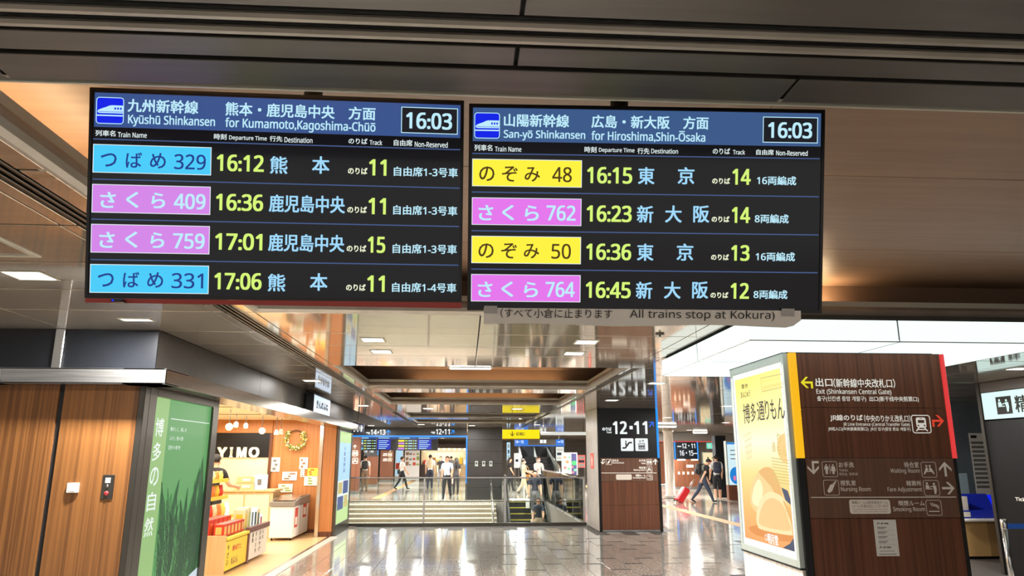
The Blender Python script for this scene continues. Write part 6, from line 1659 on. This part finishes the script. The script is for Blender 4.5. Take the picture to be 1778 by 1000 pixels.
# blue grey wall behind with timetable
wt_ = MB(); wt_.box(8.2, 15.9, 14.4, 14.5, 0, ZC - .002); noisy('slate_wall', (96, 108, 118), (108, 120, 130), (1, 1, 1), 3, 2, .35); obj('wall_booth_back', wt_, 'slate_wall', kind='structure', label='blue grey wall behind the fare booth')
TP = Plane((8.2, 14.398, 0), (1, 0, 0), (0, 0, 1))
a = px_rect(TP, 1690, 1716, 752, 880)
t = thing('timetable_poster', TP.at((a[0] + a[1]) / 2, a[2]), 'tall white timetable poster on the blue grey wall', 'poster')
q = MB(); q.obox(TP.at(a[0], a[2]), TP.ux * (a[1] - a[0]), TP.uy * (a[3] - a[2]), TP.n * .01); obj('sheet', q, 'white_paint', t)
W, H = a[1] - a[0], a[3] - a[2]
for k in range(11):
    q = MB(); rect_uv(q, TP, a[0] + .02, a[1] - .02, a[2] + H * (.25 + .06 * k), a[2] + H * (.285 + .06 * k), .012); obj('timetable_row', q, 'print_grey', t)
q = MB(); rect_uv(q, TP, a[0] + .02, a[1] - .02, a[2] + .01, a[2] + H * .16, .012); obj('blue_notice', q, 'icon_blue', t)
q = MB(); rect_uv(q, TP, a[0] + .03, a[0] + W * .5, a[3] - H * .07, a[3] - H * .03, .012); obj('heading', q, 'ink_black', t)
t = thing('pale_screen', (8.95, 13.6, 0), 'pale blue freestanding screen beside the brochure desk', 'screen')
p0, p1 = at_y(1664, 900, 13.6), at_y(1679, 822, 13.6); mat('pale_blue', (158, 182, 190), .5)
q = MB(); q.box(p0.x - .25, p1.x, 13.6, 13.64, .1, p1.z, .004); obj('panel', q, 'pale_blue', t)
for x in (p0.x - .2, p1.x - .05):
    q = MB(); q.box(x, x + .03, 13.45, 13.79, 0, .1, .004); obj('foot', q, 'steel_dark', t)
# brochure desk
t = thing('brochure_desk', (8.8, 12.5, 0), 'tan brochure desk with white top at the fare booth', 'desk')
mat('desk_tan', (188, 150, 96), .5); mat('desk_tan2', (150, 116, 72), .5)
q = MB(); q.box(8.3, 8.72, 12.2, 12.8, .04, .60, .004); obj('front_board', q, 'desk_tan', t)
q = MB(); q.box(8.72, 9.3, 12.2, 12.8, .04, .60, .004); obj('front_board', q, 'desk_tan2', t)
q = MB(); q.box(8.32, 9.28, 12.23, 12.8, 0, .04); obj('plinth', q, 'black_metal', t)
q = MB(); q.box(8.2, 9.35, 12.1, 12.85, .60, .635, .006); obj('top', q, 'white_paint', t)
t = thing('brochure_holder', (8.6, 12.45, .636), 'blue brochure holder on the tan desk', 'holder')
mat('holder_blue', (30, 50, 190), .4)
q = MB(); q.box(8.36, 9.1, 12.3, 12.65, .636, .76, .006); obj('tray', q, 'holder_blue', t)
q = MB(); q.prism([(8.56, 12.45, .76), (8.56, 12.65, .76), (8.56, 12.65, 1.02), (8.56, 12.6, 1.02)], (.5, 0, 0)); obj('back_panel', q, 'holder_blue', t)
for k, m_ in enumerate(('sheet_white', 'print_red')):
    q = MB(); q.box(8.38 + k * .02, 8.54, 12.35 + k * .05, 12.4 + k * .05, .761, .99 - k * .03, .003); obj('leaflet', q, m_, t)
q = MB(); q.box(8.4, 8.52, 12.295, 12.3, .66, .74); obj('label_print', q, 'sheet_white', t)
# belt stanchion
sx, sy2 = 6.02, 8.15
t = thing('belt_stanchion', (sx, sy2, 0), 'steel belt stanchion with blue belt beside the booth', 'stanchion')
q = MB(); q.lathe((sx, sy2, 0), [(.17, 0), (.17, .012), (.06, .04), (.03, .05)], 20); obj('base', q, 'steel_dark', t, True)
q = MB(); q.tube([(sx, sy2, .04), (sx, sy2, .93)], .029, 14); obj('pole', q, 'steel_bright', t, True)
q = MB(); q.lathe((sx, sy2, .86), [(.034, 0), (.036, .01), (.036, .09), (.028, .11)], 14); obj('head', q, 'steel_bright', t, True)
mat('belt_blue', (40, 110, 220), .5)
q = MB(); q.box(sx + .036, sx + 1.2, sy2 - .0015, sy2 + .0015, .865, .92); obj('belt', q, 'belt_blue', t)
# ================================================================== people
mat('skin', (214, 164, 134), .55); mat('hair_black', (26, 22, 21), .6); mat('hair_brown', (62, 42, 30), .6)
mat('cl_white', (226, 224, 220), .8); mat('cl_lightblue', (190, 204, 222), .8); mat('cl_black', (28, 28, 32), .8); mat('cl_navy', (36, 40, 58), .8); mat('cl_grey', (120, 120, 122), .8); mat('cl_brown', (112, 88, 66), .8); mat('cl_beige', (206, 188, 160), .8); mat('cl_denim', (52, 62, 80), .8)
mat('shoe', (24, 22, 22), .5); mat('shoe_white', (214, 212, 206), .6); mat('mask_white', (236, 238, 240), .7); mat('eye_dark', (20, 16, 14), .4); mat('lip', (170, 96, 88), .6)
mat('bag_pink', (206, 150, 140), .6); mat('bag_tan', (196, 150, 90), .6); mat('bag_black', (24, 24, 26), .6); mat('bag_white', (236, 234, 228), .6); mat('bag_teal', (44, 62, 66), .6); mat('case_red', (190, 24, 34), .35); mat('bag_navy', (40, 46, 66), .7)

def rotx(v, a):
    c, s_ = math.cos(a), math.sin(a)
    return Vector((v.x, v.y * c - v.z * s_, v.y * s_ + v.z * c))

def person(label, x, y, z, h, face, top, bottom, shoe='shoe', hair='hair_black', sleeve='short', trousers='long', lean=0.0,
           legs=((0, 0), (0, 0)), arms=((0, 10), (0, 10)), hairlen=0, female=False, mask=False, head_pitch=0.0, spread=0.10):
    """Figure of height h, feet at z, looking along angle face (0 = towards the viewer).
    legs: (hip, knee) degrees, arms: (shoulder swing, elbow) degrees for left and right; front is -Y."""
    R = math.radians
    V = Vector
    S = h
    hip = .525 * S; sh_w = (.108 if not female else .094) * S; hip_w = .052 * S
    J = []; E_ = []; B = []      # joints (pos, radius), edges, bones (a, b, radius, material)
    def j(p, r): J.append((V(p), r)); return len(J) - 1
    def e(a, b_, m_): E_.append((a, b_)); B.append((J[a][0], J[b_][0], (J[a][1] + J[b_][1]) / 2, m_)); return b_
    ln = R(lean)
    def tor(p): return V((0, 0, hip)) + rotx(V(p) - V((0, 0, hip)), ln)
    ra = .062 * S if not female else .056 * S
    pel = j((0, 0, hip), .072 * S)
    wai = e(pel, j(tor((0, 0, .60 * S)), .064 * S if not female else .056 * S), 1)
    che = e(wai, j(tor((0, 0, .72 * S)), .074 * S if not female else .066 * S), 0)
    B[-2] = (J[pel][0], J[wai][0], .066 * S, 0 if True else 1)
    up_ = e(che, j(tor((0, 0, .80 * S)), .058 * S), 0)
    nek = e(up_, j(tor((0, .004 * S, .845 * S)), .030 * S), 2)
    hb = tor((0, -.002 * S, .875 * S))
    hd = lambda p: hb + rotx(V(p), ln + R(head_pitch))
    h1 = e(nek, j(hb, .036 * S), 2)
    h2 = e(h1, j(hd((0, -.008 * S, .045 * S)), .050 * S), 2)
    h3 = e(h2, j(hd((0, -.004 * S, .085 * S)), .046 * S), 2)
    hands = []
    for sd, (sw, el) in zip((-1, 1), arms):
        s0 = tor((sd * sh_w, 0, .800 * S)); sw, el = R(sw), R(el)
        d1 = rotx(V((sd * spread, 0, -1)).normalized(), -sw + ln * .3); d2 = rotx(V((sd * spread * .3, 0, -1)).normalized(), -sw - el + ln * .3)
        sj = e(up_, j(s0, .040 * S), 0)
        mid = e(sj, j(s0 + d1 * .085 * S, .034 * S), 0)
        elb = e(mid, j(s0 + d1 * .175 * S, .026 * S), 0 if sleeve == 'long' else 2)
        wr = e(elb, j(s0 + d1 * .175 * S + d2 * .145 * S, .018 * S), 0 if sleeve == 'long' else 2)
        pm = e(wr, j(s0 + d1 * .175 * S + d2 * .185 * S, .022 * S), 2)
        hands.append((J[wr][0], J[pm][0], d2, sd))
    for sd, (hp, kn) in zip((-1, 1), legs):
        hp, kn = R(hp), R(kn)
        d1 = rotx(V((sd * .02, 0, -1)).normalized(), -hp); d2 = rotx(V((0, 0, -1)), -hp + kn)
        a = e(pel, j((sd * hip_w, 0, hip - .02 * S), .060 * S), 1)
        th = e(a, j(V((sd * hip_w, 0, hip - .02 * S)) + d1 * .12 * S, .054 * S), 1)
        k0 = V((sd * hip_w, 0, hip - .02 * S)) + d1 * .235 * S
        kn_ = e(th, j(k0, .041 * S), 1)
        m2 = 1 if trousers == 'long' else 2
        ca = e(kn_, j(k0 + d2 * .09 * S, .039 * S), m2)
        an = e(ca, j(k0 + d2 * .225 * S, .027 * S), m2)
        fd = rotx(V((0, -1, 0)), -hp + kn) * 1.0
        fd = V((0, fd.y, fd.z * .55)).normalized()
        hl = e(an, j(J[an][0] + V((0, .012 * S, -.022 * S)), .024 * S), 3)
        to = e(hl, j(J[hl][0] + fd * .095 * S + V((sd * .008 * S, 0, -.002 * S)), .020 * S), 3)
    me = bpy.data.meshes.new('person_rig')
    me.from_pydata([tuple(p) for p, _ in J], E_, [])
    o = bpy.data.objects.new('person_rig', me); COL.objects.link(o)
    sk = o.modifiers.new('skin', 'SKIN'); sk.use_smooth_shade = True
    for k, (p, r) in enumerate(J):
        me.skin_vertices[0].data[k].radius = (r, r * (.78 if k in (0, 1, 2, 3) else 1.0))
        me.skin_vertices[0].data[k].use_root = (k == 0)
    o.modifiers.new('sub', 'SUBSURF').levels = 1
    dg = bpy.context.evaluated_depsgraph_get()
    bm_ = bpy.data.meshes.new_from_object(o.evaluated_get(dg))
    bpy.data.objects.remove(o); bpy.data.meshes.remove(me)
    mb = MB()
    vs = [v.co.copy() for v in bm_.vertices]
    fs = [tuple(p.vertices) for p in bm_.polygons]
    bpy.data.meshes.remove(bm_)
    zmin = min(v.z for v in vs)
    mb.v = vs; mb.f = fs; mb.mi = []
    for f in fs:
        c = sum((vs[i] for i in f), V((0, 0, 0))) / len(f)
        best, bi = 9e9, 0
        for a, b_, r, m_ in B:
            d = b_ - a; t_ = max(0, min(1, (c - a).dot(d) / max(d.length_squared, 1e-9)))
            q_ = (c - a - d * t_).length / r
            if q_ < best: best, bi = q_, m_
        if bi == 0 and abs(c.x) < .09 * S and c.z < hip + .035 * S and lean == 0: bi = 1
        mb.mi.append(bi)
    # fingers and thumb, nose and ears, joined to the body
    for w0, pm, d, sd in hands:
        side_ = V((0, 1, 0)).cross(d).normalized() if abs(d.y) < .9 else V((1, 0, 0))
        fw2 = d.cross(side_).normalized()
        for k in range(4):
            r_ = .0058 * S; o_ = pm + fw2 * ((k - 1.5) * .0105 * S); L = (.036, .044, .041, .032)[k] * S
            mb.tube([o_ - d * .01 * S, o_ + d * L * .55, o_ + d * L * .9 - side_ * sd * .01 * S], [r_, r_ * .9, r_ * .65], 6, True, 2)
        o_ = w0 + (pm - w0) * .5 - fw2 * .012 * S
        mb.tube([o_, o_ - fw2 * .02 * S + d * .012 * S, o_ - fw2 * .024 * S + d * .032 * S], [.0075 * S, .0068 * S, .005 * S], 6, True, 2)
    n0 = hd((0, -.056 * S, .035 * S)); mb.ball(n0, (.008 * S, .010 * S, .013 * S), 6, 4, 2)
    for sd in (-1, 1): mb.ball(hd((sd * .049 * S, 0, .04 * S)), (.006 * S, .010 * S, .017 * S), 6, 4, 2)
    M = Matrix.Translation((x, y, z - zmin)) @ Matrix.Rotation(R(face), 4, 'Z')
    t = bpy.data.objects.new('person', None); COL.objects.link(t); t.matrix_world = M; WM[t] = M
    tag(t, label, 'person')
    obj('body', mb, [top, bottom, 'skin', shoe], t, True, True)
    # hair cap
    q = MB(); c = hd((0, .010 * S, .062 * S)); rx, ry, rz = .056 * S, .060 * S, .056 * S
    seg, rings = 14, 9
    hv, hf = [], []
    for i in range(rings + 1):
        a = math.pi / 2 - i * math.radians(15)
        for k in range(seg):
            t_ = 2 * math.pi * k / seg
            front = max(0.0, -math.sin(t_))
            aa = max(a, math.radians(-40 + 78 * front ** .7))
            r3 = V((rx * math.cos(aa) * math.cos(t_), ry * math.cos(aa) * math.sin(t_), rz * math.sin(aa)))
            hv.append(c + rotx(r3, ln + R(head_pitch)))
    for i in range(rings):
        for k in range(seg):
            hf.append((i * seg + k, i * seg + (k + 1) % seg, (i + 1) * seg + (k + 1) % seg, (i + 1) * seg + k))
    q.add(hv, hf)
    if hairlen > 0:
        q.tube([hd((0, .035 * S, .07 * S)), hd((0, .048 * S, .02 * S)), hd((0, .045 * S, -.03 * S)), tor((0, .055 * S, .86 * S - hairlen * S))], [.045 * S, .05 * S, .045 * S, .02 * S], 10, True, 0, 1.0)
    obj('hair', q, hair, t, True, True)
    q = MB()
    for sd in (-1, 1): q.ball(hd((sd * .019 * S, -.050 * S, .048 * S)), (.006 * S, .004 * S, .004 * S), 6, 4)
    obj('eyes', q, 'eye_dark', t, True, True)
    if mask:
        q = MB(); q.ball(hd((0, -.030 * S, .018 * S)), (.040 * S, .036 * S, .026 * S), 10, 6); obj('face_mask', q, 'mask_white', t, True, True)
    else:
        q = MB(); q.ball(hd((0, -.050 * S, .014 * S)), (.014 * S, .006 * S, .004 * S), 6, 4); obj('mouth', q, 'lip', t, True, True)
    t['z_off'] = float(z - zmin)
    return M, S, tor

def backpack(label, M, S, tor, m_, back=.12):
    """Worn backpack: a top-level thing with bag, pocket and straps in the wearer's frame."""
    p = tor((0, .075 * S, .60 * S))
    t = bpy.data.objects.new('backpack', None); COL.objects.link(t)
    MM = M @ Matrix.Translation(p); t.matrix_world = MM; WM[t] = MM; tag(t, label, 'backpack')
    q = MB(); q.box(-.085 * S, .085 * S, 0.005, .10 * S, 0, .235 * S, .03 * S); obj('bag', q, m_, t, True, True)
    q = MB(); q.box(-.065 * S, .065 * S, .10 * S, .125 * S, .02 * S, .12 * S, .015 * S); obj('pocket', q, m_, t, True, True)
    for sd in (-1, 1):
        q = MB(); q.tube([(sd * .055 * S, .01 * S, .20 * S), (sd * .06 * S, -.06 * S, .235 * S), (sd * .065 * S, -.145 * S, .17 * S), (sd * .075 * S, -.135 * S, .08 * S), (sd * .08 * S, 0, .03 * S)], .009 * S, 6, True, 0, .6); obj('strap', q, m_, t, True, True)
def shoulder_bag(label, M, S, p, m_, w=.2, hh=.18, d=.09, strap=.3, name='shoulder_bag', cat='bag'):
    t = bpy.data.objects.new(name, None); COL.objects.link(t)
    MM = M @ Matrix.Translation(p); t.matrix_world = MM; WM[t] = MM; tag(t, label, cat)
    q = MB(); q.box(-d / 2, d / 2, -w / 2, w / 2, 0, hh, .018); obj('bag', q, m_, t, False, True)
    q = MB(); q.tube([(0, -w * .4, hh * .95), (-.01, -w * .25, hh + strap * .7), (-.02, 0, hh + strap), (-.01, w * .25, hh + strap * .7), (0, w * .4, hh * .95)], .008, 6); obj('strap', q, m_, t, True, True)

# --- beyond the stairs
a = person('person in pale shirt with black backpack and brown trousers, seen from behind', -4.9, 36.9, 0, 1.70, 180, 'cl_white', 'cl_brown', arms=((5, 12), (35, 60)))
backpack('black backpack worn by the person near the toilet pillar', *a, 'bag_black')
a = person('person in white shirt walking with a dark shoulder bag and black leggings', -3.22, 38.2, 0, 1.68, 110, 'cl_white', 'cl_black', legs=((24, 8), (-14, 22)), arms=((18, 15), (-14, 10)), hairlen=.0, hair='hair_brown')
shoulder_bag('dark teal shoulder bag of the person in front of the white map wall', a[0], a[1], Vector((.17, .02, .80)), 'bag_teal', .34, .22, .12, .5)
a = person('person in white shirt and dark trousers seen from behind with black straps', -1.82, 38.6, 0, 1.74, 180, 'cl_white', 'cl_navy', legs=((6, 0), (-6, 4)), arms=((6, 20), (4, 18)))
backpack('slim pale backpack of the person seen from behind before the kiosk', *a, 'cl_beige')
a = person('woman in black clothes beside the white-shirted walker near the far kiosk', -1.38, 41.5, 0, 1.66, 10, 'cl_black', 'cl_grey', hair='hair_brown', hairlen=.08, female=True, arms=((8, 20), (6, 30)))
shoulder_bag('pale handbag held by the woman in black near the kiosk', a[0], a[1], Vector((.24, -.05, .50)), 'bag_white', .3, .28, .1, .18, 'hand_bag')
a = person('man in light blue shirt and black trousers striding towards the stairs', -.73, 29.75, 0, 1.72, -8, 'cl_lightblue', 'cl_black', legs=((20, 6), (-16, 24)), arms=((-14, 14), (16, 18)), hair='hair_brown')
a = person('woman with long hair in black vest seen from behind', -.42, 33.2, 0, 1.60, 200, 'cl_black', 'cl_black', hairlen=.14, female=True, sleeve='short', arms=((8, 20), (6, 14)))
shoulder_bag('pink handbag held by the woman in the black vest', a[0], a[1], Vector((.25, -.03, .46)), 'bag_pink', .4, .28, .14, .2, 'hand_bag')
person('person in grey shirt standing far off before the kiosk counter', -1.0, 51.5, 0, 1.66, 180, 'cl_grey', 'cl_navy')
# --- around the escalator
person('woman in black dress walking past the escalator head', 2.2, 37.0, 0, 1.62, 80, 'cl_black', 'cl_black', hairlen=.16, female=True, legs=((14, 4), (-14, 18)), arms=((14, 20), (-8, 14)))
a = person('woman in beige clothes with a mask walking near the escalator head', 2.6, 33.5, 0, 1.58, 70, 'cl_beige', 'cl_beige', female=True, mask=True, legs=((18, 6), (-16, 20)), arms=((30, 60), (20, 50)), hair='hair_black')
shoulder_bag('tan shoulder bag of the woman in beige', a[0], a[1], Vector((.2, -.08, .62)), 'bag_tan', .34, .26, .14, .4)
person('woman in white top with a face mask at the escalator head', 2.95, 30.2, 0, 1.66, 15, 'cl_white', 'cl_black', female=True, mask=True, hair='hair_brown', arms=((30, 70), (10, 20)), sleeve='long')
EZ = lambda yy: -.01 - .19 * max(0, math.floor((28.6 - yy) / .32))
a = person('man in dark T-shirt riding the escalator with a white bag', 2.56, 27.60, EZ(27.60), 1.74, -5, 'cl_navy', 'cl_grey', arms=((8, 8), (10, 30)))
shoulder_bag('white paper bag held by the man on the escalator', a[0], a[1], Vector((-.27, -.04, .38)), 'bag_white', .3, .32, .14, .2, 'paper_bag')
a = person('woman in dark grey shirt lower on the escalator holding the side', 2.56, 26.32, EZ(26.32), 1.60, -10, 'cl_denim', 'cl_beige', female=True, arms=((14, 20), (25, 45)), hairlen=.05)
shoulder_bag('white tote bag on the arm of the lower escalator rider', a[0], a[1], Vector((-.22, .0, .45)), 'bag_white', .26, .4, .1, .3, 'tote_bag')
# --- right hall
a = person('man in black T-shirt leaning forward and pulling a red suitcase', 8.78, 27.3, 0, 1.70, 92, 'cl_black', 'cl_denim', lean=20, head_pitch=12, legs=((26, 4), (-24, 16)), arms=((-30, 6), (10, 20)))
backpack('black backpack of the man pulling the red suitcase', *a, 'bag_black')
SXc, SYc = 7.72, 27.1
sc_t = thing('red_suitcase', (SXc, SYc, 0), 'red hard shell suitcase tilted and pulled by its handle', 'suitcase', rot=Matrix.Rotation(math.radians(35), 4, 'Y'))
q = MB(); q.box(-.13, .13, -.2, .2, .06, .62, .04); obj('shell', q, 'case_red', sc_t, False, True)
for yy in (-.12, -.04, .04, .12):
    q = MB(); q.box(-.136, .136, yy - .012, yy + .012, .1, .58, .004); obj('rib', q, 'case_red', sc_t, False, True)
for xx in (-.1, .1):
    for yy in (-.16, .16):
        q = MB(); q.M = Matrix.Translation((xx, yy, .035)) @ Matrix.Rotation(math.pi / 2, 4, 'X'); q.lathe((0, 0, -.012), [(.032, 0), (.035, .004), (.035, .02), (.032, .024)], 10); obj('wheel', q, 'rubber', sc_t, True, True)
q = MB(); q.tube([(.08, -.09, .6), (.08, -.09, 1.05), (.08, .09, 1.05), (.08, .09, .6)], .011, 8); obj('pull_handle', q, 'steel_bright', sc_t, True, True)
a = person('man in pale shirt and black shorts with a navy backpack', 9.55, 28.0, 0, 1.74, 170, 'cl_white', 'cl_black', shoe='shoe_white', trousers='short', legs=((10, 2), (-10, 10)), arms=((12, 30), (10, 24)))
backpack('navy backpack of the man in black shorts', *a, 'bag_navy')
person('person in grey sweater and grey trousers far behind the ocean poster', 12.0, 33.6, 0, 1.70, 170, 'cl_grey', 'cl_grey', sleeve='long', hair='hair_brown')
# --- shop clerk
a = person('shop clerk in black clothes behind the snack shelves', -4.86, 14.9, 0, 1.70, 160, 'cl_black', 'cl_black', arms=((30, 50), (30, 50)))
